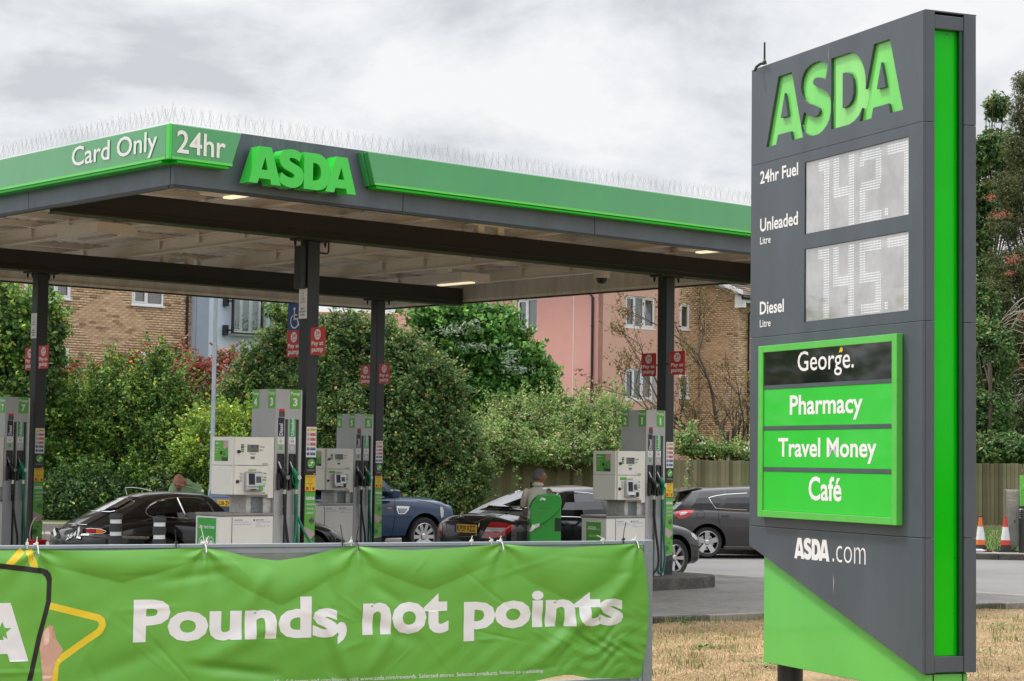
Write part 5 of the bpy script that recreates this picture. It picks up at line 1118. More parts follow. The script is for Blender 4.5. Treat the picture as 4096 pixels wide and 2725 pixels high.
flag(.10, 0, .23, .297, 'blue', 'blue wheelchair symbol sign on the middle front column', 3.738)
maxh(0, 0, 'white maximum height notice on the middle front column'); maxh(0, 7.605, 'white maximum height notice on the far left column')

# ------------------------------------------------------------------ bins, bollards, bucket, cones, cabinet
BING = mat('bin_green_plastic', (0.004, 0.30, 0.03), 0.22, coat=0.3, var=0.06, scale=5)
TISS = mat('white_tissue', (0.75, 0.75, 0.76), 0.8, var=0.05)
def chaikin(P, n=2):
    for _ in range(n):
        Q = []
        for i in range(len(P)):
            a, b = P[i], P[(i+1) % len(P)]
            if min(a[1], b[1]) < .1 and abs(a[1] - b[1]) < .01: Q += [a, b]; continue
            Q += [(a[0]*.78 + b[0]*.22, a[1]*.78 + b[1]*.22), (a[0]*.22 + b[0]*.78, a[1]*.22 + b[1]*.78)]
        P = Q
    return P
def bin_(loc, rz, label, sc=1.0):
    t = thing('paper_towel_bin', label, 'bin', loc, rz, 'green bins with paper towels'); t.scale = (sc, sc, sc)
    w, d = .24, .19
    prof = [(-d, 0.02), (-d, .78), (-d - .035, .95), (-d - .04, 1.05), (-.08, 1.27), (.05, 1.30), (d, 1.30), (d, 0.02)]
    mb = MB(); n = len(prof)
    secs = [(-w, .93), (-w + .03, 1.0), (w - .03, 1.0), (w, .93)]
    # side profile cut: rounded shoulder on the left
    side = [(-w, 0.02), (-w, 1.0), (-w + .02, 1.12), (-w + .10, 1.25), (-w + .19, 1.30), (w - .03, 1.30), (w, 1.26), (w, .02)]
    side = chaikin(side); mb.prism(side, -d, d, 'y'); body = mb.build('body', BING, t, bevel=.025, seg=3)
    mb = MB(); mb.prism(chaikin([(-w - .004, .86), (-w + .03, .80), (-w + .20, .84), (w - .02, 1.06), (w + .004, 1.20), (w - .03, 1.304), (-w + .20, 1.304), (-w + .09, 1.262), (-w + .01, 1.14)]), -d - .05, -d + .004, 'y'); mb.build('lid', BING, t, bevel=.018, seg=3)
    mb = MB(); mb.box(w - .10, w + .002, -d - .003, -d + .1, .74, .94); mb.build('squeegee_slot', mat('slot_dark', (.004, .03, .008), .6, var=0), t)
    mb = MB()
    for k in range(5): a = random.uniform(-.02, .02); mb.add([(-w - .02 + .01*k, -d - .03 - .01*k, .74 + a), (-w + .06 + .02*k, -d - .07, .78 + .01*k), (-w + .15, -d - .055 + .004*k, .86), (-w + .03, -d - .05, .84)], [(0, 1, 2, 3)])
    mb.build('paper_towel', TISS, t)
    mb = MB(); mb.tube([(-w + .15, -d - .055, 1.21), (-w + .17, -d - .075, 1.235), (-w + .22, -d - .06, 1.215)], .022, 6); mb.build('paper_roll_end', TISS, t, smooth=True)
    mb = MB(); mb.prism([(-w - .006, .37), (w + .006, .41), (w + .006, .435), (-w - .006, .44)], -d - .005, -d - .001, 'y'); mb.build('tape', mat('clear_tape', (.45, .55, .42), .12, coat=.5, var=.3, scale=40), t)
    mb = MB(); text(mb, 'rhinowaste', (-w + .12, -d - .0515, 1.08), XA, ZA, w=.16); mb.build('lettering', mat('bin_ink', (.10, .06, .03), .5, var=0), t)
    return t
bin_(cw(4.52, 0.0, .13), D2R(6), 'large green bin in front of the standing man by the black saloon')
p = W(1000, 2043, 33.6); bin_((p.x, p.y, .10), D2R(20), 'green bin partly hidden behind pump 3, beside the blue car')
BOLM = mat('bollard_dark_grey', (0.030, 0.031, 0.033), 0.55, var=0.12, scale=14); BOLW = mat('reflective_white_band', (0.70, 0.72, 0.73), 0.35, var=0.05)
def bollard(a, b, z0, label):
    t = thing('flexible_bollard', label, 'bollard', cw(a, b, z0), UA, 'banded bollards at the island end')
    MB().lathe([(.084, 0), (.084, .50), (.082, .505)], 28).build('base', BOLM, t, smooth=True)
    for k, z in enumerate((.505, .665, .825)):
        MB().lathe([(.074, z), (.074, z + .052)], 28).build('white_band', BOLW, t, smooth=True)
        z1 = z + .052; top = k == 2
        MB().lathe([(.076, z1), (.084, z1 + .004), (.084, z1 + (.055 if top else .102)), (.076, z1 + (.068 if top else .108)), (.04 if top else .076, z1 + (.082 if top else .108))], 28).build('cap' if top else 'grey_band', BOLM, t, smooth=True)
bollard(-2.72, .45, .23, 'left one of two grey bollards with white bands before the classic car'); bollard(-2.62, -.45, .22, 'right one of two grey bollards with white bands before the classic car')
def bucket():
    p = W(147, 2168, 31.5); t = thing('fire_bucket', 'red plastic bucket with a wire handle beside pump 7', 'bucket', (p.x, p.y, p.z - .25), D2R(20))
    MB().lathe([(.115, 0), (.150, .26), (.160, .265), (.160, .285), (.146, .285), (.112, .02)], 28).build('pail', mat('red_bucket', (.50, .01, .015), .25, coat=.3, var=.05), t, smooth=True)
    mb = MB(); mb.tube([(-.10 - .0 + .03*0, -.02, .28)] + [(.15*-math.cos(u)*.78 + .0, -.02, .28 + .36*math.sin(u)) for u in np.linspace(.25, math.pi - .05, 14)], .009, 6); mb.build('handle', mat('handle_wire', (.50, .42, .40), .3, metal=.5, var=.05), t, smooth=True)
    s = thing('bucket_stand', 'small grey box under the red bucket', 'box', (p.x, p.y, .15), UA); MB().box(-.14, .14, -.14, .14, 0, p.z - .25 - .152).build('box', PUMPG, s, bevel=.01)
bucket()
CW_ = mat('cone_white', (.62, .63, .64), .4, var=.12, scale=14); CR_ = mat('cone_red', (.50, .045, .035), .4, var=.1, scale=10); CO_ = mat('cone_orange', (.62, .14, .03), .45, var=.25, scale=16)
def cone(px, label, c1, capm):
    p = W(px, 2210, 44.1); t = thing('traffic_cone', label, 'cone', (p.x, p.y, .056), random.uniform(0, 1), 'traffic cones on the far pavement')
    mb = MB(); mb.prism([(-.21, -.21), (.21, -.21), (.21, .21), (-.21, .21)], 0, .035, 'z'); mb.prism([(-.16, -.16), (.16, -.16), (.16, .16), (-.16, .16)], .035, .06, 'z'); mb.lathe([(.125, .06), (.105, .15)], 24); mb.build('foot', RUB, t, bevel=.01)
    def R(z): return .125 - (.125 - .028)*(z - .06)/.72
    for nm, z0, z1, m_ in (('lower_band', .15, .26, c1), ('white_sleeve', .26, .55, CW_), ('upper_band', .55, .755, c1)):
        MB().lathe([(R(z0) + (.002 if m_ is CW_ else 0), z0), (R(z1) + (.002 if m_ is CW_ else 0), z1)], 24, cap=True).build(nm, m_, t, smooth=True)
    MB().lathe([(.024, .755), (.024, .765), (.030, .768), (.030, .785), (.02, .787)], 16).build('tip', capm, t)
cone(3922, 'scuffed orange cone nearest the price sign, a bottle at its foot', CO_, CHAR); cone(4022, 'clean red and white cone in front of the steel cabinet', CR_, CR_)
p = W(3921, 2205, 43.7); t = thing('plastic_bottle', 'small clear plastic bottle with a red cap lying by the orange cone', 'bottle', (p.x, p.y, .095), D2R(-8))
mb = MB(); mb.lathe([(.02, -.13), (.036, -.12), (.036, .03), (.015, .09), (.014, .11)], 14, axis='x'); mb.build('bottle_body', mat('cloudy_plastic', (.55, .58, .62), .15, coat=.5, var=.2, scale=30), t, smooth=True)
mb = MB(); mb.lathe([(.017, .105), (.017, .14)], 12, axis='x'); mb.build('bottle_cap', REDS, t)
t = thing('steel_cabinet', 'tall stainless steel utility cabinet behind the red and white cone', 'cabinet', (W(4047, 2100, 44.6).x, 44.6, .055), D2R(-8))
mb = MB(); mb.box(-.13, .55, 0, .55, .0, 1.36); mb.build('body', mat('brushed_steel', (.34, .34, .32), .30, metal=.9, var=.25, scale=3, bump=.002, bscale=14), t, bevel=.01)
mb = MB(); mb.box(-.105, .10, -.012, -.001, .19, 1.14); mb.build('door', MATS['brushed_steel'], t, bevel=.006); mb = MB(); mb.box(-.105, .10, -.012, -.001, 1.16, 1.33); mb.build('upper_hatch', MATS['brushed_steel'], t, bevel=.006)
mb = MB(); mb.box(.055, .075, -.018, -.0125, .62, .70); mb.build('door_slot', BLK, t); mb = MB(); mb.box(.045, .095, -.0145, -.0125, 1.10, 1.135); mb.build('small_label', mat('label_orange', (.60, .30, .12), .5, var=0), t)
t = thing('air_machine', 'bright green air and water machine at the right edge behind a black bollard', 'air machine', (W(4086, 2100, 44.3).x + .08, 44.3, .055), D2R(-8))
mb = MB(); mb.box(-.09, .60, 0, .5, 0, 1.0); mb.build('plinth', BLK, t, bevel=.01); mb = MB(); mb.box(-.09, .60, 0, .5, 1.003, 1.36); mb.box(-.07, .60, .12, .45, 1.36, 1.68); hd_ = mb.build('green_housing', GREENSG, t, bevel=.01)
mb = MB().m(GREENSG); mb.hexa([(-.09, -.004, 1.37), (.6, -.004, 1.37), (.6, .1, 1.37), (-.09, .1, 1.37), (-.08, .05, 1.69), (.6, .05, 1.69), (.6, .11, 1.69), (-.08, .11, 1.69)]); mb.m(WHITE); text(mb, 'Air', (-.03, .012, 1.46), XA, ZA, h=.13, bold=.03); rect(mb, (-.02, -.001, 1.23), XA, ZA, 0, .3, 0, .12); mb.build('header', None, t)
mb = MB().m(WHITE); rect(mb, (-.01, -.0015, 1.24), XA, ZA, 0, .2, 0, .10); disc(mb, (.03, -.0015, 1.14), XA, ZA, .03, 14, .022); disc(mb, (.03, -.0015, 1.06), XA, ZA, .022, 14, .016); mb.build('info_print', None, t)
p = W(4086, 2218, 43.75); t = thing('ribbed_bollard', 'black bollard with ribbed top at the right edge of the photo', 'bollard', (p.x, p.y, .055), 0)
MB().lathe([(.062, 0), (.060, .74)] , 24).build('shaft', mat('gloss_black_iron', (.010, .011, .013), .25, coat=.4, var=.1), t, smooth=True)
MB().lathe([(.060, .745)] + [q for k in range(5) for q in ((.058, .75 + .04*k), (.067, .76 + .04*k), (.067, .775 + .04*k), (.058, .785 + .04*k))] + [(.05, .955), (.02, .97)], 24).build('ribbed_top', MATS['gloss_black_iron'], t)
# ================================================================== VEHICLES: local x forward, y left, z up
from mathutils.bvhtree import BVHTree
from mathutils.geometry import tessellate_polygon
CARG = glass('car_glass', (0.30, 0.34, 0.32), see=0.58, rough=0.015, refl=0.06); CARGD = glass('tinted_car_glass', (0.25, 0.27, 0.27), see=0.5, rough=0.015, refl=0.07)
def paint(name, col, metal=0.0, rough=0.25): return mat(name, col, rough, metal=metal, coat=.75, spec=.25, var=0.03, scale=3)
PBLK = paint('black_car_paint', (0.006, 0.006, 0.007)); PBLU = paint('blue_car_paint', (0.011, 0.044, 0.118), 0.0, 0.3); PGRY = paint('grey_car_paint', (0.040, 0.038, 0.040), 0.2, 0.3)
REDL = mat('red_lens', (0.42, 0.008, 0.012), 0.08, coat=0.8, var=0.15, scale=30); CLRL = mat('clear_lens', (0.55, 0.55, 0.56), 0.08, coat=0.8, var=0.3, scale=40); AMBL = mat('amber_lens', (0.75, 0.16, 0.01), 0.08, coat=0.8, var=0.1)
ALLOY = mat('alloy_wheel', (0.52, 0.52, 0.53), 0.25, metal=0.75, var=0.05); INTM = mat('car_interior', (0.02, 0.02, 0.02), 0.8, var=0.1); PLY = mat('yellow_plate', (0.80, 0.48, 0.04), 0.4, var=0.04)
TRIM = mat('black_trim', (0.010, 0.010, 0.010), 0.5, var=0.1); DGAP = mat('dark_gap', (0.002, 0.002, 0.002), 0.8, var=0)
def crom(keys, x):
    """smooth interpolation through (x, value...) rows"""
    ks = np.array(keys, float); X = ks[:, 0]; out = []
    for c in range(1, ks.shape[1]):
        y = ks[:, c]; m = np.gradient(y, X); i = np.clip(np.searchsorted(X, x) - 1, 0, len(X)-2); h = X[i+1]-X[i]; u = np.clip((x-X[i])/h, 0, 1)
        out.append((2*u**3-3*u**2+1)*y[i] + (u**3-2*u**2+u)*h*m[i] + (-2*u**3+3*u**2)*y[i+1] + (u**3-u**2)*h*m[i+1])
    return out
class Car:
    def __init__(s, name, label, loc, rz, sc, keys, paintm, axles, R, tw, WR, arch=0.07, n=56):
        s.t = thing(name, label, 'car', loc, rz, None); s.t.scale = (sc, sc, sc); s.p = paintm
        s.M = Matrix.Translation(Vector(loc)) @ Matrix.Rotation(rz, 4, 'Z') @ Matrix.Scale(sc, 4)
        x0, x1 = keys[0][0], keys[-1][0]; rows = []
        for i in range(n+1):
            u = i/n; x = x0 + (x1-x0)*(0.5 - 0.5*math.cos(math.pi*u))*0.55 + (x1-x0)*u*0.45
            w, zb, zs, zt = crom(keys, x)
            pts = [(0, zb), (w*.55, zb), (w*.88, zb + .01), (w*.965, zb + .06), (w*.99, zb + .25*(zs-zb)), (w*1.0, zb + .50*(zs-zb)), (w*.995, zb + .75*(zs-zb)), (w*.975, zs - .05), (w*.94, zs - .012), (w*.88, zs + .15*(zt-zs)), (w*.62, zs + .72*(zt-zs)), (w*.32, zs + .94*(zt-zs)), (0, zt)]
            rows.append([(x, y, z) for y, z in pts] + [(x, -y, z) for y, z in pts[-2:0:-1]])
        m = len(rows[0]); v = [p for r in rows for p in r]; f = [(i*m + j, i*m + (j+1) % m, (i+1)*m + (j+1) % m, (i+1)*m + j) for i in range(n) for j in range(m)]
        f += [tuple(range(m))[::-1], tuple(range(n*m, (n+1)*m))]
        mb = MB(); mb.add(v, f); b = mb.build('body', None, None); b.data.materials.append(paintm); b.data.materials.append(DGAP)
        cut = MB(); 
        for ax in axles:
            for sd in (-1, 1): cut.lathe([(R + arch, sd*WR*.52), (R + arch, sd*(WR + .4))], 40, (ax, 0, R), 'y')
        c = cut.build('cut', DGAP); md = b.modifiers.new('b', 'BOOLEAN'); md.operation = 'DIFFERENCE'; md.object = c; md.solver = 'EXACT'
        dg = bpy.context.evaluated_depsgraph_get(); dg.update(); me = bpy.data.meshes.new_from_object(b.evaluated_get(dg)); bpy.data.objects.remove(c); b.modifiers.clear(); b.data = me
        smooth_by_angle(me, 38); b.parent = s.t; s.body = b
        s.bvh_v = [s.M @ p.co for p in me.vertices]; s.bvh = BVHTree.FromPolygons(s.bvh_v, [tuple(q.vertices) for q in me.polygons])
    def addsurf(s, ob):
        """include another shell when projecting"""
        o = len(s.bvh_v); s.bvh_v += [s.M @ p.co for p in ob.data.vertices]
        if not hasattr(s, '_f'): s._f = [tuple(q.vertices) for q in s.body.data.polygons]
        s._f = s._f + [tuple(i + o for i in q.vertices) for q in ob.data.polygons]
        s.bvh = BVHTree.FromPolygons(s.bvh_v, s._f)
    def decal(s, px, m_, name, lift=0.004, par=None, mirror=True, cell=6.0, thick=False, smooth=True):
        """outline seen in the photo laid on the curved bodywork (and mirrored to the other flank)"""
        v, f = fill2d([[(p[0]/10, p[1]/10) for p in px]]) ; bm = bmesh.new(); vs = [bm.verts.new((p[0], p[1], 0)) for p in v]
        for q in f:
            try: bm.faces.new([vs[i] for i in q])
            except ValueError: pass
        xs = [q.co.x for q in vs]; ys = [q.co.y for q in vs]; c = cell/10
        for lo, hi, k in ((min(xs), max(xs), 0), (min(ys), max(ys), 1)):
            for i in range(int(lo/c)-1, int(hi/c)+2):
                if lo < i*c < hi: bmesh.ops.bisect_plane(bm, geom=bm.verts[:]+bm.edges[:]+bm.faces[:], plane_co=(i*c, 0, 0) if k == 0 else (0, i*c, 0), plane_no=(1, 0, 0) if k == 0 else (0, 1, 0))
        Mi = s.M.inverted(); eye = Vector((0, 0, EYE)); bad = []
        for q in bm.verts:
            d = (W(q.co.x*10, q.co.y*10, 30) - eye).normalized(); loc, nrm, idx, dist = s.bvh.ray_cast(eye, d)
            if loc is None: bad.append(q); continue
            if nrm.dot(d) > 0: nrm = -nrm
            q.co = Mi @ (loc + nrm*lift)
        bmesh.ops.delete(bm, geom=bad, context='VERTS')
        if not bm.faces: bm.free(); return None
        bmesh.ops.recalc_face_normals(bm, faces=bm.faces)
        if mirror:
            g = bmesh.ops.duplicate(bm, geom=bm.verts[:]+bm.edges[:]+bm.faces[:]); nv = [e_ for e_ in g['geom'] if isinstance(e_, bmesh.types.BMVert)]
        me = bpy.data.meshes.new(name)
        if mirror:
            for q in nv: q.co.y *= -1
            dup = bm.copy(); ids = set(q.index for q in nv); bm.verts.index_update()
            keep = set(nv); b2 = bmesh.new(); mp = {}
            for q in nv: mp[q] = b2.verts.new(q.co)
            for fc in bm.faces:
                if fc.verts[0] in keep: b2.faces.new([mp[q] for q in reversed(fc.verts)])
            bmesh.ops.delete(bm, geom=nv, context='VERTS'); dup.free()
            me2 = bpy.data.meshes.new(name); b2.to_mesh(me2); b2.free(); me2.materials.append(m_); 
            if smooth: me2.shade_smooth()
            o2 = bpy.data.objects.new(name, me2); COL.objects.link(o2); o2.parent = par or s.t
        bm.to_mesh(me); bm.free(); me.materials.append(m_)
        if smooth: me.shade_smooth()
        o = bpy.data.objects.new(name, me); COL.objects.link(o); o.parent = par or s.t; return o
    def line(s, px, m_, name, r=0.008, lift=0.002, par=None, mirror=True):
        """trim or seam following the bodywork along a line seen in the photo"""
        Mi = s.M.inverted(); eye = Vector((0, 0, EYE)); P = []
        for k in range(len(px)-1):
            a, b = Vector(px[k]), Vector(px[k+1]); n = max(1, int((b-a).length/7))
            for i in range(n + (k == len(px)-2)):
                q = a + (b-a)*i/n; d = (W(q.x, q.y, 30) - eye).normalized(); loc, nrm, idx, dist = s.bvh.ray_cast(eye, d)
                if loc is None: continue
                if nrm.dot(d) > 0: nrm = -nrm
                P.append(Mi @ (loc + nrm*lift))
        if len(P) < 2: return None
        for sg in ((1, -1) if mirror else (1,)):
            mb = MB(); mb.tube([(p.x, p.y*sg, p.z) for p in P], r, 5); mb.build(name, m_, par or s.t, smooth=True)
    def house(s, kb, gl, rear_m=(.10, .12), roofm=None, crown=.06, wbulge=.16, rbulge=.10, rear_glass=True):
        """kb rows: (x_bottom, z_bottom, w_bottom, x_top, z_top, w_top, kind of the bay in front of this row)"""
        pm = roofm or s.p; body = MB(); rr = [0, .10, .36, .62, .90, 1.0]
        def pt(k, r, sd):
            xb, zb, wb, xt, zt, wt = kb[k][:6]; bul = .035*math.sin(math.pi*r); e_ = 1 - (1 - r)**1.0
            return (xb + (xt-xb)*e_, sd*(wb + (wt-wb)*(r**1.5) + bul), zb + (zt-zb)*r)
        for sd in (-1, 1):
            for k in range(len(kb)-1):
                for j in range(5):
                    if kb[k][6] == 'w' and 0 < j < 4: continue
                    body.add([pt(k, rr[j], sd), pt(k+1, rr[j], sd), pt(k+1, rr[j+1], sd), pt(k, rr[j+1], sd)], [(0, 1, 2, 3)])
        for sd in (-1, 1):
            for k in range(len(kb)-1):
                q0, q1 = pt(k, 0, sd), pt(k+1, 0, sd); body.add([q0, q1, (q1[0], q1[1]*1.02, q1[2] - .10), (q0[0], q0[1]*1.02, q0[2] - .10)], [(0, 1, 2, 3)])
        nk = len(kb); cols_n = 9
        for k in range(nk-1):
            for j in range(cols_n-1):
                q = []
                for (kk, jj) in ((k, j), (k+1, j), (k+1, j+1), (k, j+1)):
                    y = -1 + 2*jj/(cols_n-1); b0 = pt(kk, 1, 1); ex = (1 if kk == nk-1 else 0)*.05*(1-y*y) - (1 if kk == 0 else 0)*.04*(1-y*y)
                    q.append((b0[0] + ex, y*b0[1], b0[2] + crown*(1 - y*y)**.8*(1 if 0 < kk < nk-1 else .6)))
                body.add(q, [(0, 1, 2, 3)])
        def screen(k, bulge, marg, sgn, name, glassy):
            gm = MB(); N1, N2 = 10, 8
            def sp(i, j):
                y = -1 + 2*i/N1; r = j/N2; p = pt(k, r, 1); top = 1 if r > .999 else r
                return (p[0] + sgn*bulge*(1-y*y)*(1 - .65*r), y*p[1], p[2] + crown*.6*(1-y*y)**.8*r)
            for i in range(N1):
                for j in range(N2):
                    q = [sp(i, j), sp(i+1, j), sp(i+1, j+1), sp(i, j+1)]; edge = (i in (0, N1-1)) or j < marg[0] or j >= N2 - marg[1]
                    (body if (edge or not glassy) else gm).add(q, [(0, 1, 2, 3)])
            for i in range(N1):
                q0, q1 = sp(i, 0), sp(i+1, 0); body.add([q0, q1, (q1[0] + sgn*.02, q1[1], q1[2] - .10), (q0[0] + sgn*.02, q0[1], q0[2] - .10)], [(0, 1, 2, 3)])
            if glassy:
                o = gm.build(name, gl, s.t)
                bm = bmesh.new(); bm.from_mesh(o.data); bmesh.ops.remove_doubles(bm, verts=bm.verts, dist=1e-4); bm.to_mesh(o.data); bm.free(); o.data.shade_smooth(); s.addsurf(o); return o
        screen(nk-1, wbulge, (0, 1), 1, 'windscreen', True); screen(0, rbulge, (1, 1) if rear_glass else (9, 9), -1, 'rear_window', rear_glass)
        o = body.build('roof_and_pillars', pm, s.t)
        bm = bmesh.new(); bm.from_mesh(o.data); bmesh.ops.remove_doubles(bm, verts=bm.verts, dist=1e-4); bmesh.ops.recalc_face_normals(bm, faces=bm.faces); bm.to_mesh(o.data); bm.free(); smooth_by_angle(o.data, 50)
        for sd in (-1, 1):
            for k in range(nk-1):
                if kb[k][6] != 'w': continue
                g = MB()
                for j in range(1, 4): g.add([pt(k, rr[j], sd), pt(k+1, rr[j], sd), pt(k+1, rr[j+1], sd), pt(k, rr[j+1], sd)], [(0, 1, 2, 3)])
                s.addsurf(g.build('side_window', gl, s.t, smooth=True))
        s.roof = o; s.addsurf(o)
    def wheels(s, axles, R, W_, WR, spokes, name='wheel', rim=.72, twist=0.0, sw=.05, twin=False, rimm=None):
        rimm = rimm or ALLOY
        for ax in axles:
            for sd in (-1, 1):
                y0 = sd*(WR - .02); y1 = sd*(WR - .02 - W_); c = (ax, 0, R)
                mb = MB(); mb.lathe([(R*rim, y0), (R*.90, y0 + sd*.012), (R*.985, y0 - sd*.025), (R, y0 - sd*.06), (R, y1 + sd*.05), (R*.96, y1), (R*rim, y1)], 40, c, 'y', cap=False); w = mb.build('wheel', RUB, s.t, smooth=True)
                mb = MB(); mb.lathe([(R*rim, y0 - sd*.004), (R*rim*.96, y0 + sd*.002), (R*rim*.90, y0 - sd*.02), (R*rim*.88, y0 - sd*.10)], 40, c, 'y', cap=False)
                yf = y0 - sd*.012
                def spoke(a, w0, w1):
                    ca, sa = math.cos(a), math.sin(a); r0, r1 = R*.10, R*rim*.93; px_, pz_ = -sa, ca; v = []
                    for rr_, ww, yy in ((r0, w0, yf - sd*.018), (r1, w1, yf)):
                        for q in (-1, 1):
                            for dy in (0, -sd*.03): v.append((ax + ca*rr_ + px_*ww*q, yy + dy, R + sa*rr_ + pz_*ww*q))
                    mb.add(v, [(0, 2, 3, 1), (4, 5, 7, 6), (0, 4, 6, 2), (1, 3, 7, 5), (0, 1, 5, 4), (2, 6, 7, 3)])
                for k in range(spokes):
                    a = 2*math.pi*k/spokes + twist
                    if twin: spoke(a - .07, sw*.3, sw*.42); spoke(a + .07, sw*.3, sw*.42)
                    else: spoke(a, sw*.75, sw)
                mb.lathe([(R*.17, yf - sd*.03), (R*.17, yf - sd*.008), (R*.12, yf + sd*.004), (.001, yf + sd*.005)], 20, c, 'y')
                mb.build('rim', rimm, w)
                mb = MB(); mb.lathe([(R*.50, y0 - sd*.10), (R*.50, y0 - sd*.12)], 24, c, 'y'); mb.build('brake_disc', STEEL, w)
                mb = MB(); mb.lathe([(R*rim*.90, y0 - sd*.125), (.02, y0 - sd*.13)], 24, c, 'y'); mb.build('wheel_back', DGAP, w)
    def seats(s, rows, zf=.35, w=.34, h=.62):
        mb = MB()
        for x in rows:
            for y in (-.38, .38): mb.box(x - .25, x + .25, y - .24, y + .24, zf - .1, zf + .14); mb.box(x - .32, x - .20, y - .24, y + .24, zf, zf + h); mb.box(x - .31, x - .22, y - .13, y + .13, zf + h + .03, zf + h + .2)
        mb.build('seats', INTM, s.t, bevel=.03)
    def plate(s, txt, px, yellow=True, eu=False):
        """number plate fixed flat on the tail"""
        pass
def plate_obj(car, txt, x, y, z, w, h, m_, ink, par=None, tilt=0.0, eu=False):
    mb = MB().m(m_); mb.box(x - .008, x, y - w/2, y + w/2, z - h/2, z + h/2); mb.m(ink); text(mb, txt, (x - .0095, y - (.015 if eu else 0), z - h*.36), -YA, ZA, w=w*(.82 if eu else .90), h=h*.72, bold=.015, align='c')
    if eu: mb.m(BLUES); rect(mb, (x - .009, y + w/2, z - h/2), -YA, ZA, 0, w*.09, 0, h)
    return mb.build('number_plate', None, car.t)
INKP = mat('plate_ink', (.01, .01, .01), .5, var=0)

# ---- black saloon (behind pump 1)
keysC = [(-2.29, .60, .30, .62, .70), (-2.25, .74, .24, .78, .86), (-2.16, .82, .22, .90, .985), (-1.95, .865, .20, .945, 1.03), (-1.5, .885, .18, .955, 1.04), (-.6, .885, .17, .95, 1.0), (.3, .885, .17, .93, .97), (1.0, .885, .17, .90, .97), (1.5, .88, .18, .84, .92), (1.95, .84, .20, .74, .83), (2.18, .74, .23, .62, .72), (2.29, .50, .30, .50, .58)]
cm = Car('saloon_car', 'black saloon car with orange plate and red tail lamps behind the green bin', cw(6.95, 1.88, -.02), UA, 1.045, keysC, PBLK, (1.49, -1.27), .318, .2, .885)
cm.house([(-1.62, 1.035, .72, -.78, 1.375, .53, 'p'), (-1.18, .965, .80, -.66, 1.395, .55, 'w'), (-.86, .95, .81, -.55, 1.41, .56, 'w'), (-.12, .945, .82, -.12, 1.435, .57, 'p'), (-.04, .945, .82, -.04, 1.435, .57, 'w'), (.92, .93, .80, .42, 1.40, .55, 'p'), (1.12, .925, .77, .47, 1.39, .54, 'p')], CARG, crown=.05, rbulge=.05)
cm.wheels((1.49, -1.27), .318, .2, .885, 7, twin=True, sw=.05, rim=.70)
cm.seats((-.75, .25), .42)
# ---- blue off-roader
keysR = [(-2.39, .78, .48, .90, .93), (-2.34, .90, .42, 1.08, 1.10), (-2.2, .945, .40, 1.13, 1.14), (-1.2, .965, .38, 1.13, 1.14), (0, .965, .36, 1.12, 1.13), (1.0, .965, .36, 1.11, 1.15), (1.7, .96, .38, 1.07, 1.14), (2.15, .93, .42, 1.00, 1.09), (2.34, .86, .46, .90, .98), (2.39, .74, .50, .80, .88)]
rr_ = Car('off_road_car', 'dark blue off road estate car with silver side vent behind pump 5', cw(7.50, 9.42, -.02), UA, 1.04, keysR, PBLU, (1.555, -1.19), .385, .25, .965, arch=.075)
rr_.house([(-2.20, 1.12, .86, -1.95, 1.74, .68, 'p'), (-2.0, 1.12, .88, -1.80, 1.76, .69, 'w'), (-1.20, 1.12, .90, -1.15, 1.78, .70, 'p'), (-1.1, 1.12, .90, -1.05, 1.78, .70, 'w'), (-.25, 1.12, .90, -.25, 1.79, .70, 'p'), (-.15, 1.12, .90, -.15, 1.79, .70, 'w'), (.80, 1.11, .88, .28, 1.75, .68, 'p'), (1.00, 1.11, .86, .36, 1.74, .67, 'p')], CARGD, crown=.04, rbulge=.02)
rr_.wheels((1.555, -1.19), .385, .25, .965, 10, sw=.038, rim=.70)
# ---- dark grey hatchback across the road
keysA = [(-2.21, .66, .36, .70, .74), (-2.15, .80, .28, .88, .93), (-2.0, .855, .22, .96, 1.0), (-1.6, .885, .2, 1.00, 1.03), (-.6, .895, .19, .985, 1.01), (.5, .89, .19, .95, .99), (1.1, .885, .19, .91, .98), (1.6, .865, .20, .84, .91), (2.0, .80, .22, .72, .80), (2.21, .56, .3, .54, .60)]
AH = D2R(10.0); aw = Vector((4.16, 42.0, 0)); fa = Vector((math.cos(AH), math.sin(AH), 0)); la = Vector((-math.sin(AH), math.cos(AH), 0)); ac = aw + fa*1.34 + la*.86
ast = Car('hatchback_car', 'dark grey hatchback with red wrapped tail lamp on the far road', (ac.x, ac.y, -.066), AH, 1.0, keysA, PGRY, (1.345, -1.34), .328, .215, .885)
ast.house([(-2.05, .985, .74, -1.60, 1.385, .58, 'p'), (-1.72, .99, .80, -1.42, 1.42, .60, 'w'), (-1.12, .985, .81, -.92, 1.445, .61, 'p'), (-1.02, .985, .81, -.84, 1.45, .61, 'w'), (-.16, .975, .82, -.14, 1.475, .62, 'p'), (-.06, .975, .82, -.04, 1.475, .62, 'w'), (.95, .95, .80, .40, 1.43, .58, 'p'), (1.30, .94, .74, .48, 1.41, .57, 'p')], CARG, crown=.045, rbulge=.05)
ast.wheels((1.345, -1.34), .328, .215, .885, 5, sw=.055, rim=.745, twist=.3)
ast.seats((-.85, .25), .42)
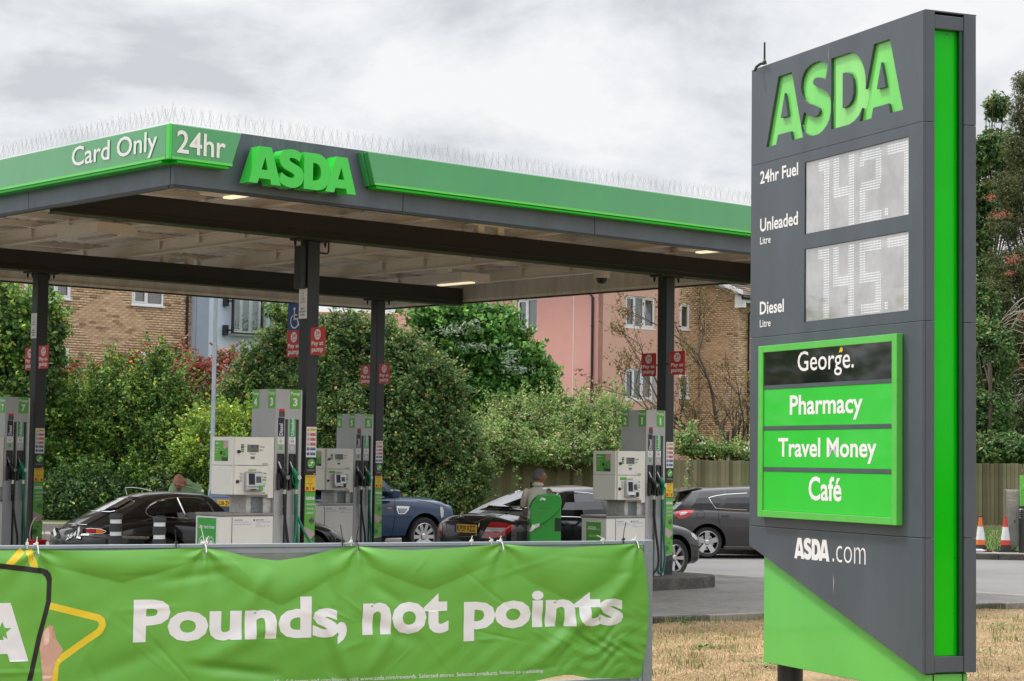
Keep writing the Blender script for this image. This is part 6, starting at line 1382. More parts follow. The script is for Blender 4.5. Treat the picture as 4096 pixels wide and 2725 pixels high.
# ---- black classic coupe
keysE = [(-2.22, .22, .44, .52, .60), (-2.16, .42, .38, .60, .68), (-2.02, .57, .33, .67, .76), (-1.8, .69, .29, .74, .84), (-1.4, .78, .25, .82, .90), (-1.0, .825, .22, .845, .88), (-.4, .815, .20, .80, .85), (.3, .80, .19, .80, .86), (.9, .80, .20, .79, .88), (1.4, .785, .22, .75, .85), (1.85, .69, .27, .64, .74), (2.12, .48, .34, .52, .62), (2.23, .22, .42, .47, .53)]
et = Car('classic_coupe', 'glossy black classic fastback coupe with chrome window frames and bumpers', cw(.02, 2.55, .13), UA, 1.06, keysE, PBLK, (1.30, -1.14), .325, .17, .785, arch=.05)
et.house([(-1.90, .77, .50, -1.15, 1.125, .38, 'p'), (-1.50, .80, .64, -1.05, 1.140, .43, 'p'), (-1.30, .82, .68, -1.00, 1.150, .45, 'w'), (-.74, .83, .70, -.74, 1.172, .475, 'p'), (-.70, .83, .70, -.71, 1.175, .475, 'w'), (-.16, .835, .69, -.30, 1.165, .46, 'p'), (.0, .84, .66, -.22, 1.155, .45, 'p')], CARG, crown=.05, wbulge=.14, rbulge=.16, rear_glass=False)
et.wheels((1.30, -1.14), .325, .17, .785, 24, sw=.012, rim=.66, rimm=CHROME)
et.seats((-.35,), .30, h=.5)
# ================================================================== BOARD FENCE
WOODF = ramp_mat('weathered_fence_board', [(0.0, (0.13, 0.115, 0.065)), (0.3, (0.20, 0.18, 0.105)), (0.7, (0.29, 0.255, 0.16)), (1.0, (0.17, 0.19, 0.095))], 0.85, src='object', scale=1.6, bump=0.004, bscale=25)
def board_fence(P0, P1, zb, zt, label, n_max=300):
    P0, P1 = Vector(P0), Vector(P1); L = (P1-P0).length; d = (P1-P0).normalized(); rz = math.atan2(d.y, d.x)
    t = thing('board_fence', label, 'fence', (P0.x, P0.y, 0), rz)
    w = .118; me = None; n = int(L/w)
    for i in range(n):
        if me is None or i % 9 == 0:
            mb = MB(); k = random.uniform(.97, 1.0); mb.hexa([(0, 0, 0), (w*1.02, -.032, 0), (w*1.02, .004, 0), (0, .012, 0), (0, 0, 1), (w*1.02, -.026, 1), (w*1.02, .004, 1), (0, .012, 1)])
            mb.v = [(x, y + (-.006 if x > 0 else 0), z) for x, y, z in mb.v]; o = mb.build('board', WOODF, t); me = o.data
        else: o = bpy.data.objects.new('board', me); COL.objects.link(o); o.parent = t
        o.location = (i*w, random.uniform(-.004, .004), zb + .15); o.scale = (1, 1, zt - zb - .15 + random.uniform(-.02, .012)); o.rotation_euler = (0, random.uniform(-.006, .006), 0)
    mb = MB()
    for z in (zb + .35, zb + 1.0, zb + 1.65): mb.box(0, L, .02, .06, z, z + .08)
    mb.build('rail', WOODF, t); mb = MB(); mb.box(0, L, -.005, .02, zb, zb + .15); mb.build('gravel_board', WOODF, t)
    return t
board_fence((-1.6, 53.5, 0), (8.2, 56.0, 0), .05, 2.0, 'weathered board fence running behind the saloon car and pump 1')
board_fence((12.6, 60.0, 0), (19.5, 58.4, 0), .05, 2.02, 'mossy dark board fence behind the two traffic cones')

# ================================================================== BUILDINGS (facades parallel to the canopy axes)
BRK = ramp_mat('buff_brick', [(0.0, (0.24, 0.145, 0.10)), (0.04, (0.32, 0.19, 0.115)), (0.09, (0.43, 0.27, 0.16)), (0.2, (0.50, 0.335, 0.205)), (0.8, (0.57, 0.395, 0.25)), (1.0, (0.62, 0.44, 0.29))], 0.85, scale=14)
BRKO = ramp_mat('buff_brick_single', [(0.0, (0.24, 0.145, 0.10)), (0.04, (0.32, 0.19, 0.115)), (0.09, (0.43, 0.27, 0.16)), (0.2, (0.50, 0.335, 0.205)), (0.8, (0.57, 0.395, 0.25)), (1.0, (0.62, 0.44, 0.29))], 0.85, src='object', scale=14)
MORT = mat('pale_mortar', (0.50, 0.40, 0.30), 0.9, var=0.1, scale=5); UPVC = mat('white_window_frame', (0.72, 0.73, 0.74), 0.3, var=0.03)
BLUR = mat('pale_blue_render', (0.50, 0.57, 0.68), 0.85, var=0.04, scale=1.2, bump=0.001, bscale=200); PNK = mat('pink_render', (0.64, 0.32, 0.28), 0.85, var=0.05, scale=0.8, bump=0.001, bscale=200); PNK2 = mat('salmon_render', (0.60, 0.36, 0.285), 0.85, var=0.05, scale=0.8, bump=0.001, bscale=200)
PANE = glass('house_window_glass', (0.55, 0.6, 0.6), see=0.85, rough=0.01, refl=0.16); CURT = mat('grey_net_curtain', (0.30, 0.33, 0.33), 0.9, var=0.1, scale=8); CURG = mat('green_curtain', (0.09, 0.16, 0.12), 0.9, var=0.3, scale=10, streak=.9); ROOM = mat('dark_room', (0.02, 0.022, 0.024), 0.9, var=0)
DPIPE = mat('black_downpipe', (0.008, 0.008, 0.009), 0.4, var=0.1); TILE = ramp_mat('roof_tile', [(0.0, (0.06, 0.05, 0.045)), (0.6, (0.115, 0.095, 0.085)), (0.85, (0.16, 0.12, 0.09)), (1.0, (0.30, 0.15, 0.05))], 0.85, scale=20)
def holes_rects(x0, x1, z0, z1, H):
    """wall rectangle minus window openings, as rectangles"""
    xs = sorted({x0, x1, *[h[0] for h in H], *[h[1] for h in H]}); out = []
    xs = [x for x in xs if x0 <= x <= x1]
    for a, b in zip(xs[:-1], xs[1:]):
        zs = [(h[2], h[3]) for h in H if h[0] <= a + 1e-6 and h[1] >= b - 1e-6]; z = z0
        for (c, d) in sorted(zs):
            if c > z: out.append((a, b, z, c))
            z = max(z, d)
        if z < z1: out.append((a, b, z, z1))
    return out
def brick_wall(t, x0, x1, z0, z1, H, y, single, flip=False):
    """local wall in the plane y (facing -y) of separately laid bricks over mortar"""
    mb = MB()
    for (a, b, c, d) in holes_rects(x0, x1, z0, z1, H): mb.box(a, b, y + .006, y + .25, c, d)
    w = mb.build('mortar_wall', MORT, t)
    BW_, BH, J = .215, .065, .0105; V, n = [], 0; pick = []
    rows = int((z1 - z0)/.0755); cand = []
    for r in range(rows):
        z = z0 + r*.0755; off = (r % 2)*.1127; k = int((x1-x0)/.2255) + 2
        for i in range(-1, k):
            a = x0 + i*.2255 + off; b = a + BW_; a, b = max(a, x0), min(b, x1)
            if b - a < .04: continue
            if any(a < h[1] and b > h[0] and z < h[3] and z + BH > h[2] for h in H):
                for h in H:
                    if z < h[3] and z + BH > h[2]:
                        if a < h[0] < b: b = h[0]
                        elif a < h[1] < b: a = h[1]
                        elif a >= h[0] and b <= h[1]: b = a
                if b - a < .04: continue
            cand.append((a, b, z))
    cx_, cz_, cr = single; cand.sort(key=lambda q: abs((q[0]+q[1])/2 - cx_) + abs(q[2] - cz_)*1.3 + (0 if q[1]-q[0] > .2 else 50))
    one, rest = cand[:cr], cand[cr:]
    mbb = MB(); mbb.box(0, BW_, 0, .01, 0, BH); me = None
    for (a, b, z) in one:
        if me is None: o = mbb.build('brick', BRKO, t); me = o.data
        else: o = bpy.data.objects.new('brick', me); COL.objects.link(o); o.parent = t
        o.location = (a, y - .004 + random.uniform(-.0015, .0015), z)
    A = np.array(rest); m = len(A); yy = y - .004 + RNG.uniform(-.0015, .0015, m); X0, X1, Z0 = A[:, 0], A[:, 1], A[:, 2]; Z1 = Z0 + BH
    f0 = [np.stack([X0, yy, Z0], 1), np.stack([X1, yy, Z0], 1), np.stack([X1, yy, Z1], 1), np.stack([X0, yy, Z1], 1)]; yb = np.full(m, y + .008)
    f1 = [np.stack([X0, yb, Z0], 1), np.stack([X1, yb, Z0], 1), np.stack([X1, yb, Z1], 1), np.stack([X0, yb, Z1], 1)]
    Vv = np.stack(f0 + f1, 1).reshape(-1, 3); i = (np.arange(m)*8)[:, None]
    F_ = np.concatenate([i + np.array([[0, 1, 2, 3]]), i + np.array([[4, 5, 1, 0]]), i + np.array([[5, 6, 2, 1]]), i + np.array([[6, 7, 3, 2]]), i + np.array([[7, 4, 0, 3]])]); o = fast_mesh('brickwork', Vv, F_, BRK, t); o['kind'] = 'stuff'
def window(t, x0, x1, z0, z1, y, splits, curtain=None, sill=True, vents=True, label=None):
    """white casement window in an opening: frame, mullions, panes, sill, room behind"""
    f = .06; mb = MB(); yf, yb = y - .005, y + .07
    mb.box(x0, x0 + f, yf, yb, z0, z1); mb.box(x1 - f, x1, yf, yb, z0, z1); mb.box(x0 + f, x1 - f, yf + .001, yb, z0, z0 + f); mb.box(x0 + f, x1 - f, yf + .001, yb, z1 - f, z1)
    xs = [x0 + f] + [x0 + (x1-x0)*s for s in splits] + [x1 - f]
    for s in xs[1:-1]: mb.box(s - .035, s + .035, yf + .002, yb, z0 + f, z1 - f)
    w = mb.build('window', UPVC, t, bevel=.008)
    for k, (a, b) in enumerate(zip(xs[:-1], xs[1:])):
        a2, b2 = a + (.035 if k else 0), b - (.035 if k < len(xs)-2 else 0)
        if k % 2 == 0 or len(xs) == 2:
            q = MB(); g = .045; q.box(a2, a2 + g, yf - .012, yf + .03, z0 + f, z1 - f); q.box(b2 - g, b2, yf - .012, yf + .03, z0 + f, z1 - f); q.box(a2 + g, b2 - g, yf - .011, yf + .03, z0 + f, z0 + f + g); q.box(a2 + g, b2 - g, yf - .011, yf + .03, z1 - f - g, z1 - f); q.build('sash', UPVC, w)
        q = MB(); q.add([(a2, y + .035, z0 + f), (b2, y + .035, z0 + f), (b2, y + .035, z1 - f), (a2, y + .035, z1 - f)], [(0, 1, 2, 3)]); q.build('pane', PANE, w)
    if vents:
        for (a, b) in (list(zip(xs[:-1], xs[1:]))[::2]): q = MB(); q.box(a + .06, b - .08, yf - .03, yf - .0125, z1 - .052, z1 - .012); q.build('trickle_vent', UPVC, w, bevel=.005)
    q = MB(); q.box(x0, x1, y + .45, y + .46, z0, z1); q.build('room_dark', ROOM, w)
    if curtain:
        for (u0, u1, m_) in curtain:
            a, b = x0 + (x1-x0)*u0, x0 + (x1-x0)*u1; q = MB(); n = max(4, int((b-a)/.035)); pts = [(a + (b-a)*i/n, y + .12 + .018*(i % 2)) for i in range(n+1)]
            q.add([(p[0], p[1], z0 + .02) for p in pts] + [(p[0], p[1], z1 - .02) for p in pts], [(i, i+1, n+2+i, n+1+i) for i in range(n)]); q.build('curtain', m_, w)
    if sill: q = MB(); q.box(x0 - .03, x1 + .03, y - .06, y + .0, z0 - .05, z0 - .002); q.build('sill', UPVC, w, bevel=.005)
    return w
def downpipe(t, pts, r=.038):
    mb = MB(); mb.tube(pts, r, 8); 
    for z in np.arange(1.0, pts[0][2] if pts[0][2] > pts[-1][2] else pts[-1][2], 1.9): mb.lathe([(r + .008, z), (r + .008, z + .05)], 8, (pts[-1][0], pts[-1][1], 0))
    mb.build('downpipe', DPIPE, t, smooth=True)
def frame_at(px, Y, ang, z=0.0):
    p = W(px, 1830, Y); return (p.x, p.y, z)
def locs(t, px, py):
    """local (x, z) on the facade plane y = 0 of a thing seen at a photo position (used to measure openings)"""
    M = Matrix.Translation(t.location) @ Matrix.Rotation(t.rotation_euler.z, 4, 'Z'); Mi = M.inverted(); e = Mi @ Vector((0, 0, EYE)); q = Mi @ W(px, py, 30); d = q - e; k = -e.y/d.y; r = e + d*k; return r.x, r.z
# --- left brick block, facade faces the near side (-y local)
bl = thing('brick_flats', 'buff brick flats with white windows behind the left hedge', 'building', frame_at(768, 61.5, 0), UA)
def box_px(t, l, r, tp, bt, py=None):
    a = locs(t, l, (tp + bt)/2)[0]; b = locs(t, r, (tp + bt)/2)[0]; m = (l + r)/2; return a, b, locs(t, m, bt)[1], locs(t, m, tp)[1]
wA = box_px(bl, 528, 654, 1118, 1222); wB = box_px(bl, 128, 283, 1080, 1192); wC = box_px(bl, 200, 275, 1392, 1515); wD = box_px(bl, 521, 640, 1408, 1520)
wA = (wA[0], wA[1], wA[2], wA[2] + 1.15); wB = (wB[0]-.25, wB[1], wB[2], wB[2] + 1.15); wD = (wD[0], wD[1], wD[3] - 1.15, wD[3]); wC = (wC[0] - .55, wC[1], wC[3] - 2.05, wC[3])
HL = [wA, wB, wC, wD, (-11.0, -9.4, wA[2], wA[3]), (-11.0, -9.4, wD[2], wD[3])]
brick_wall(bl, -13.5, 0.0, 0.6, 9.3, HL, 0.0, ((wA[0]+wB[1])/2 + .3, 5.9, 170))
window(bl, *wA, 0.0, (.47,), curtain=[(0, .15, mat('floral_curtain', (.30, .16, .22), .9, var=.4, scale=20)), (.55, .62, mat('plum_curtain', (.10, .04, .07), .9, var=.2))]); window(bl, *wB, 0.0, (.34, .66)); window(bl, *wC, 0.0, (), sill=False); window(bl, *wD, 0.0, (.48,), curtain=[(.6, .95, CURT)])
for h in HL[4:]: window(bl, *h, 0.0, (.5,))
mb = MB(); mb.box(-13.5, 0, .26, 8.0, 0.0, 9.3); mb.build('wall', MORT, bl); mb = MB(); mb.prism([(-.4, 9.3), (4.2, 10.4), (8.6, 9.3)], -13.9, .3, 'x'); mb.build('roof', TILE, bl)
q = locs(bl, 744, 1300)[0]; downpipe(bl, [(q, -.06, 9.2), (q, -.06, .6)])
q = MB(); c0 = (wA[0] + (wA[1]-wA[0])*.62, .10, wA[2] + .28); q.lathe([(.10, -.01), (.13, 0), (.10, .01)], 18, c0, 'y', cap=False)
for k in range(3): a = k*math.pi/3; q.tube([(c0[0] + .1*math.cos(a), c0[1], c0[2] + .1*math.sin(a)), (c0[0] - .1*math.cos(a), c0[1], c0[2] - .1*math.sin(a))], .01, 4)
tag(q.build('pink_toy_wheel', mat('hot_pink_plastic', (.70, .06, .25), .4, var=0), None), 'small pink spoked toy wheel on the sill inside the upper brick window', 'toy'); bpy.data.objects['pink_toy_wheel'].matrix_world = Matrix.Translation(bl.location) @ Matrix.Rotation(UA, 4, 'Z')
# --- pale blue block
bb_ = thing('blue_flats', 'pale blue rendered block with a glazed juliet balcony', 'building', frame_at(768, 61.2, 0), UA)
b1 = locs(bb_, 905, 1300)[0]; b2 = locs(bb_, 1120, 1300)[0]; zs0 = locs(bb_, 1000, 1335)[1]; hB = (b1 + .18, b2 - .1, zs0, zs0 + 2.1); hB2 = (b1 + .05, b2 - 1.4, zs0 - 2.75, zs0 - 1.0)
b3 = locs(bb_, 1180, 1400)[0]
mb = MB()
for (a, b, c, d) in holes_rects(0.02, b3, 0.3, 9.6, [hB, hB2]): mb.box(a, b, -.02, .3, c, d)
mb.box(.02, b3, .31, 8, 0, 9.6); mb.build('wall', BLUR, bb_)
mb = MB(); mb.box(0.015, .46, -.06, -.021, .3, 9.6); mb.build('shaded_return', mat('shaded_blue_render', (.27, .32, .40), .7, var=.04), bb_)  # darker blue strip: shade of the wall's return put into the colour
window(bb_, *hB, 0.0, (.22, .40, .62, .78), sill=False, vents=False); window(bb_, *hB2, 0.0, (.5,), sill=False)
mb = MB(); mb.box(hB[0] - .05, hB[1] + .05, -.16, -.02, hB[2] - .10, hB[2] - .01); mb.build('balcony_ledge', UPVC, bb_)
ba = MB(); zz0, zz1 = hB[2] - .05, hB[2] + 1.08; x0_, x1_ = hB[0] - .12, hB[1] + .12
for x in (x0_, (x0_*.45 + x1_*.55), x1_): ba.box(x - .035, x + .035, -.30, -.23, zz0, zz1)
ba.box(x0_, x1_, -.305, -.225, zz1, zz1 + .05); ba.box(x0_, x1_, -.305, -.225, zz0, zz0 + .05)
for z in (zz0 + .1, zz1 - .12): ba.box(x0_ - .22, x0_ - .10, -.2, -.021, z - .16, z + .16); ba.box(x0_ - .16, x0_, -.27, -.2, z - .03, z + .03)
bj = ba.build('balcony_frame', DPIPE, bb_, bevel=.006); q = MB(); q.box(x0_ + .05, x1_ - .05, -.27, -.26, zz0 + .08, zz1 - .04); q.build('balcony_glass', glass('clear_balustrade_glass', (.85, .9, .88), see=.95, rough=.01, refl=.08), bj)
# --- distant low roof seen in the gap right of the middle column
rf = thing('tiled_roof_house', 'distant house roof of brown tiles seen in the gap beside the middle column', 'house', W(1255, 1830, 84) * 1.0, D2R(10)); rf.location.z = 0
ztop = W(1300, 1236, 84).z - 0.0
mb = MB(); mb.box(-3.5, 4.5, .3, 6, 0, ztop - 2.0); mb.build('wall', MORT, rf)
def tiles(t, x0, x1, y0, z0, y1, z1, nrow, wt, name='roof_tile'):
    V = MB(); dy, dz = (y1-y0)/nrow, (z1-z0)/nrow; cnt = 0; me = None; L_ = math.hypot(dy, dz); ang = math.atan2(dz, dy)
    for r in range(nrow):
        for i in range(int((x1-x0)/wt)):
            a = x0 + i*wt + (r % 2)*wt*.5; yy, zz_ = y0 + r*dy, z0 + r*dz; lift = .03 + random.uniform(0, .008)
            V.add([(a, yy, zz_ + lift), (a + wt*.97, yy, zz_ + lift), (a + wt*.97, yy, zz_ + lift - .02), (a, yy, zz_ + lift - .02), (a, yy + dy*1.05, zz_ + dz*1.05 + .008), (a + wt*.97, yy + dy*1.05, zz_ + dz*1.05 + .008)], [(0, 1, 5, 4), (3, 2, 1, 0), (0, 4, 3), (1, 2, 5)])
    o = V.build(name, TILE, t); o['kind'] = 'stuff'; return o
tiles(rf, -3.5, 4.5, 0, ztop - 2.2, 3.2, ztop, 9, .32); mb = MB(); mb.tube([(-3.6, 3.25, ztop + .02), (4.6, 3.25, ztop + .02)], .10, 8); mb.build('ridge', mat('orange_ridge_tile', (.30, .15, .08), .85, var=.2, scale=4), rf)
# --- pink block: corner at px 2407
pk = thing('pink_flats', 'pink rendered flats with white windows and a black downpipe', 'building', frame_at(2407, 70.5, 0), UA)
h1 = box_px(pk, 2502, 2622, 1187, 1312); h2 = box_px(pk, 2500, 2612, 1476, 1600); h1 = (h1[0], h1[1], h1[2], h1[3]); b4 = locs(pk, 2716, 1500)[0]
mb = MB()
for (a, b, c, d) in holes_rects(0, b4, .3, 9.8, [h1, h2]): mb.box(a, b, 0, .25, c, d)
mb.box(.26, b4, .26, 7, 0, 9.8); mb.build('front_wall', PNK2, pk)
window(pk, *h1, .05, (.33, .62), curtain=[(.02, .33, CURG), (.4, .95, CURT)]); window(pk, *h2, .05, (.33, .60), curtain=[(.02, .95, CURG)])
# left return wall, parallel to the other canopy axis: child frame rotated a quarter turn
def child_frame(t, x, y, rz, name):
    o = bpy.data.objects.new(name, None); COL.objects.link(o); o.parent = t; o.location = (x, y, 0); o.rotation_euler = (0, 0, rz); return o
pl = thing('pink_wing', 'pale pink side wing of the flats, its window partly behind the bright green tree', 'building', (pk.location.x, pk.location.y, 0), UA - math.pi/2)
# its facade faces local -y; local +x runs towards the corner, so the wall covers negative x
a0 = locs(pl, 2066, 1300)[0]; a1 = locs(pl, 2147, 1300)[0]; zt_ = locs(pl, 2107, 1196)[1]; zb_ = locs(pl, 2115, 1318)[1]; h3 = (a0, a1, zb_, zt_); h4 = (a0, a1, zb_ - 2.7, zt_ - 2.7)
xw = locs(pl, 1592, 1240)[0]; mb = MB()
for (a, b, c, d) in holes_rects(xw, -.005, .3, 9.8, [h3, h4]): mb.box(a, b, 0, .25, c, d)
mb.box(xw, -.3, .26, 1.2, 0, 9.8); mb.build('wall', PNK, pl); window(pl, *h3, .05, (.5,), curtain=[(.02, .98, CURT)]); window(pl, *h4, .05, (.5,))
q = locs(pl, 2293, 1400)[0]; mb = MB(); mb.box(q - .012, q + .012, -.008, -.001, .3, 9.7); mb.build('render_joint', UPVC, pl); q = locs(pl, 2373, 1300)[0]; q0 = locs(pl, 2358, 1180)[0]; downpipe(pl, [(q0, -.05, 9.7), (q0, -.05, 7.95), (q, -.05, 7.75), (q, -.05, .6)], .045)
mb = MB(); mb.prism([(-.6, 9.8), (4.0, 10.6), (8.0, 9.8)], xw, 0, 'x'); mb.build('roof', TILE, pl)
mb = MB(); mb.prism([(-.5, 9.8), (3.5, 10.6), (7.5, 9.8)], 0.1, b4, 'x'); mb.build('roof', TILE, pk)
# --- right brick house with gable
rb = thing('brick_house', 'buff brick house with white barge board and brown tiled roof beside the sign', 'house', (pk.location.x + UX*b4, pk.location.y + UY*b4, 0), UA)
c1 = locs(rb, 2797, 1500)[0]; h5 = box_px(rb, 2719, 2758, 1215, 1318); h6 = box_px(rb, 2716, 2756, 1500, 1592); h7 = box_px(rb, 2722, 2762, 1770, 1795)
brick_wall(rb, 0.0, c1, .4, 9.6, [h5, h6], .02, (c1*.5, 6.3, 60)); window(rb, *h5, .02, ()); window(rb, *h6, .02, ())
mb = MB(); mb.box(0, c1 + .3, .28, 6, 0, 9.6); mb.build('wall', MORT, rb)
# gable wall facing left (-x), runs towards the viewer from the inner corner
gb_ = thing('gable_wing', 'brick gable end with white barge board, tiled roof and black gutter', 'house', (0, 0, 0), UA - math.pi/2)
ic = Matrix.Translation(rb.location) @ Matrix.Rotation(UA, 4, 'Z') @ Vector((c1, 0, 0)); gb_.location = (ic.x, ic.y, 0)
g1 = locs(gb_, 2955, 1500)[0]; ze = locs(gb_, 2957, 1200)[1]; zp = locs(gb_, 2815, 1140)[1]
brick_wall(gb_, 0.0, g1, .4, ze + .2, [], 0.0, (g1*.5, 6.0, 70))
slope = (zp - ze)/(g1*.90); apx = -g1*.45
mb = MB(); mb.prism([(apx, ze + .2), (g1, ze + .2), (apx, ze + .2 + (g1 - apx)*slope)], .02, .2, 'y'); gtop = mb.build('gable_brickwork', BRK, gb_)
# rows of bricks on the gable triangle
rowsV = MB(); z = ze + .2
while z < ze + .2 + (g1-apx)*slope:
    xe = g1 - (z - ze - .2)/slope; x = apx
    while x < xe - .1: rowsV.box(x, min(x + .215, xe), -.004, .019, z, z + .065); x += .2255
    z += .0755
o = rowsV.build('brickwork', BRK, gb_); o['kind'] = 'stuff'
mb = MB(); zA = ze + .2; mb.hexa([(apx, -.22, zA + (g1-apx)*slope - .02), (g1 + .35, -.22, zA - .35*slope - .02), (g1 + .35, -.19, zA - .35*slope - .02), (apx, -.19, zA + (g1-apx)*slope - .02), (apx, -.22, zA + (g1-apx)*slope + .24), (g1 + .35, -.22, zA - .35*slope + .24), (g1 + .35, -.19, zA - .35*slope + .24), (apx, -.19, zA + (g1-apx)*slope + .24)]); mb.box(g1 - .02, g1 + .38, -.223, -.05, zA - .5, zA - .02); mb.build('barge_board', UPVC, gb_)
# eaves wall right of the gable, roof above
eb = MB(); eb.box(g1 - .25, g1, .26, 7, 0, ze + .1); eb.build('side_wall', MORT, gb_)
er = thing('house_front', 'front wall of the gabled brick house with gutter, partly behind the sign', 'house', (0, 0, 0), UA); pc = Matrix.Translation(gb_.location) @ Matrix.Rotation(UA - math.pi/2, 4, 'Z') @ Vector((g1, 0, 0)); er.location = (pc.x, pc.y, 0)
brick_wall(er, 0, 4.5, .4, ze + .1, [], -.01, (.5, 6.0, 30)); mb = MB(); mb.tube([(-.3, -.42, ze + .06), (5, -.42, ze + .06)], .07, 8); mb.build('gutter', DPIPE, er); qx = .42; downpipe(er, [(qx, -.42, ze + .02), (qx, -.40, ze - .25), (qx, -.10, ze - .5), (qx, -.08, .5)])
mb = MB(); mb.box(-.3, 5, -.36, -.33, ze - .12, ze + .14); mb.build('fascia_board', UPVC, er)
tiles(er, -.38, 5.2, -.42, ze + .13, 4.2, ze + .13 + 4.6*slope, 15, .30)
mb = MB(); mb.add([(-.35, -.40, ze + .10), (5.2, -.40, ze + .10), (5.2, 4.2, ze + .10 + 4.6*slope), (-.35, 4.2, ze + .10 + 4.6*slope)], [(0, 1, 2, 3)]); mb.build('roof_underlay', ROOM, er)
# ------------------------------------------------------------------ lamp posts
def lamp(px, Y, ztop, r, label, head=False):
    p = W(px, 1800, Y); t = thing('lamp_post', label, 'lamp post', (p.x, p.y, 0), 0); MB().lathe([(r*1.5, 0), (r*1.5, 1.1), (r*1.05, 1.15), (r*.85, ztop)], 16).build('post', GALV, t, smooth=True)
    if head: mb = MB(); mb.tube([(0, 0, ztop - .02), (-.08, 0, ztop + .03), (-.2, 0, ztop + .05)], .03, 6); mb.build('arm', GALV, t); mb = MB(); mb.lathe([(.02, -.05), (.13, 0), (.10, .09), (.02, .13)], 14, (-.28, 0, ztop + .03)); mb.build('lantern', UPVC, t, smooth=True)
    else: mb = MB(); mb.tube([(0, 0, ztop), (0.2, 0.2, ztop + .12)], .03, 6); mb.build('arm', GALV, t); mb = MB(); mb.box(.1, .5, .12, .32, ztop + .08, ztop + .18); mb.build('lantern', GALV, t)
lamp(850, 49.0, 6.0, .058, 'slim grey lamp post rising through the hedge left of pump 4'); lamp(2611, 66.0, 4.85, .055, 'short grey lamp post with a white lantern before the pink wall', True)
# ================================================================== TREES AND SHRUBS
BARK = mat('brown_bark', (0.075, 0.058, 0.042), 0.9, var=0.3, scale=9, bump=0.01, bscale=20); BARKG = mat('grey_bark', (0.085, 0.072, 0.056), 0.9, var=0.3, scale=9, bump=0.008, bscale=20); DEAD = mat('dead_twig', (0.27, 0.22, 0.17), 0.9, var=0.2)
def lm(name, cols, tr=.34, rough=.5): return ramp_mat(name, [(p, tuple(min(.8, c*1.9) for c in q)) for p, q in cols], rough, scale=0.9, transl=tr, spec=.35)
L_DARK = lm('dark_maple_leaves', [(0, (0.018, 0.045, 0.012)), (.5, (0.035, 0.085, 0.022)), (.85, (0.065, 0.13, 0.035)), (1, (0.18, 0.15, 0.055))])
L_MAPL = lm('field_maple_leaves', [(0, (0.022, 0.055, 0.018)), (.45, (0.045, 0.095, 0.030)), (.8, (0.085, 0.15, 0.040)), (.93, (0.16, 0.19, 0.05)), (1, (0.30, 0.16, 0.08))])
L_LIME = lm('lime_tree_leaves', [(0, (0.016, 0.052, 0.014)), (.4, (0.034, 0.105, 0.022)), (.8, (0.072, 0.18, 0.034)), (1, (0.16, 0.29, 0.06))], .26)
L_SILV = lm('silver_underside_leaves', [(0, (0.08, 0.12, 0.08)), (1, (0.20, 0.25, 0.18))], .15)
L_HEDG = lm('hawthorn_leaves', [(0, (0.014, 0.045, 0.011)), (.4, (0.038, 0.092, 0.020)), (.75, (0.082, 0.165, 0.030)), (.95, (0.165, 0.25, 0.04)), (1, (0.36, 0.35, 0.05))])
L_YELL = lm('yellow_green_leaves', [(0, (0.045, 0.10, 0.018)), (.5, (0.095, 0.18, 0.03)), (.88, (0.17, 0.25, 0.04)), (1, (0.42, 0.42, 0.05))])
L_RED = lm('red_shrub_leaves', [(0, (0.06, 0.045, 0.02)), (.3, (0.13, 0.045, 0.028)), (.6, (0.22, 0.045, 0.034)), (.82, (0.29, 0.085, 0.06)), (.9, (0.09, 0.12, 0.03)), (1, (0.10, 0.13, 0.03))], .25)
L_BRAM = lm('bramble_leaves', [(0, (0.03, 0.07, 0.02)), (.5, (0.085, 0.16, 0.04)), (.85, (0.16, 0.24, 0.075)), (1, (0.34, 0.25, 0.16))])
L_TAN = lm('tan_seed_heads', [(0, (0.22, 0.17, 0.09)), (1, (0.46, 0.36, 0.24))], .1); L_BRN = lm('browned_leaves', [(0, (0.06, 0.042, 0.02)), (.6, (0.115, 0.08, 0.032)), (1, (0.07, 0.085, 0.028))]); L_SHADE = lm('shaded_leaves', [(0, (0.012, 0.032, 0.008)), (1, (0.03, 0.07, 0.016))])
L_CON = lm('conifer_sprays', [(0, (0.018, 0.035, 0.012)), (.5, (0.045, 0.065, 0.022)), (.85, (0.085, 0.10, 0.03)), (1, (0.15, 0.10, 0.045))], .12); L_CRED = lm('dead_conifer_sprays', [(0, (0.17, 0.05, 0.03)), (1, (0.33, 0.12, 0.08))], .1)
PETAL = mat('white_petal', (.75, .73, .72), .6, var=.05)
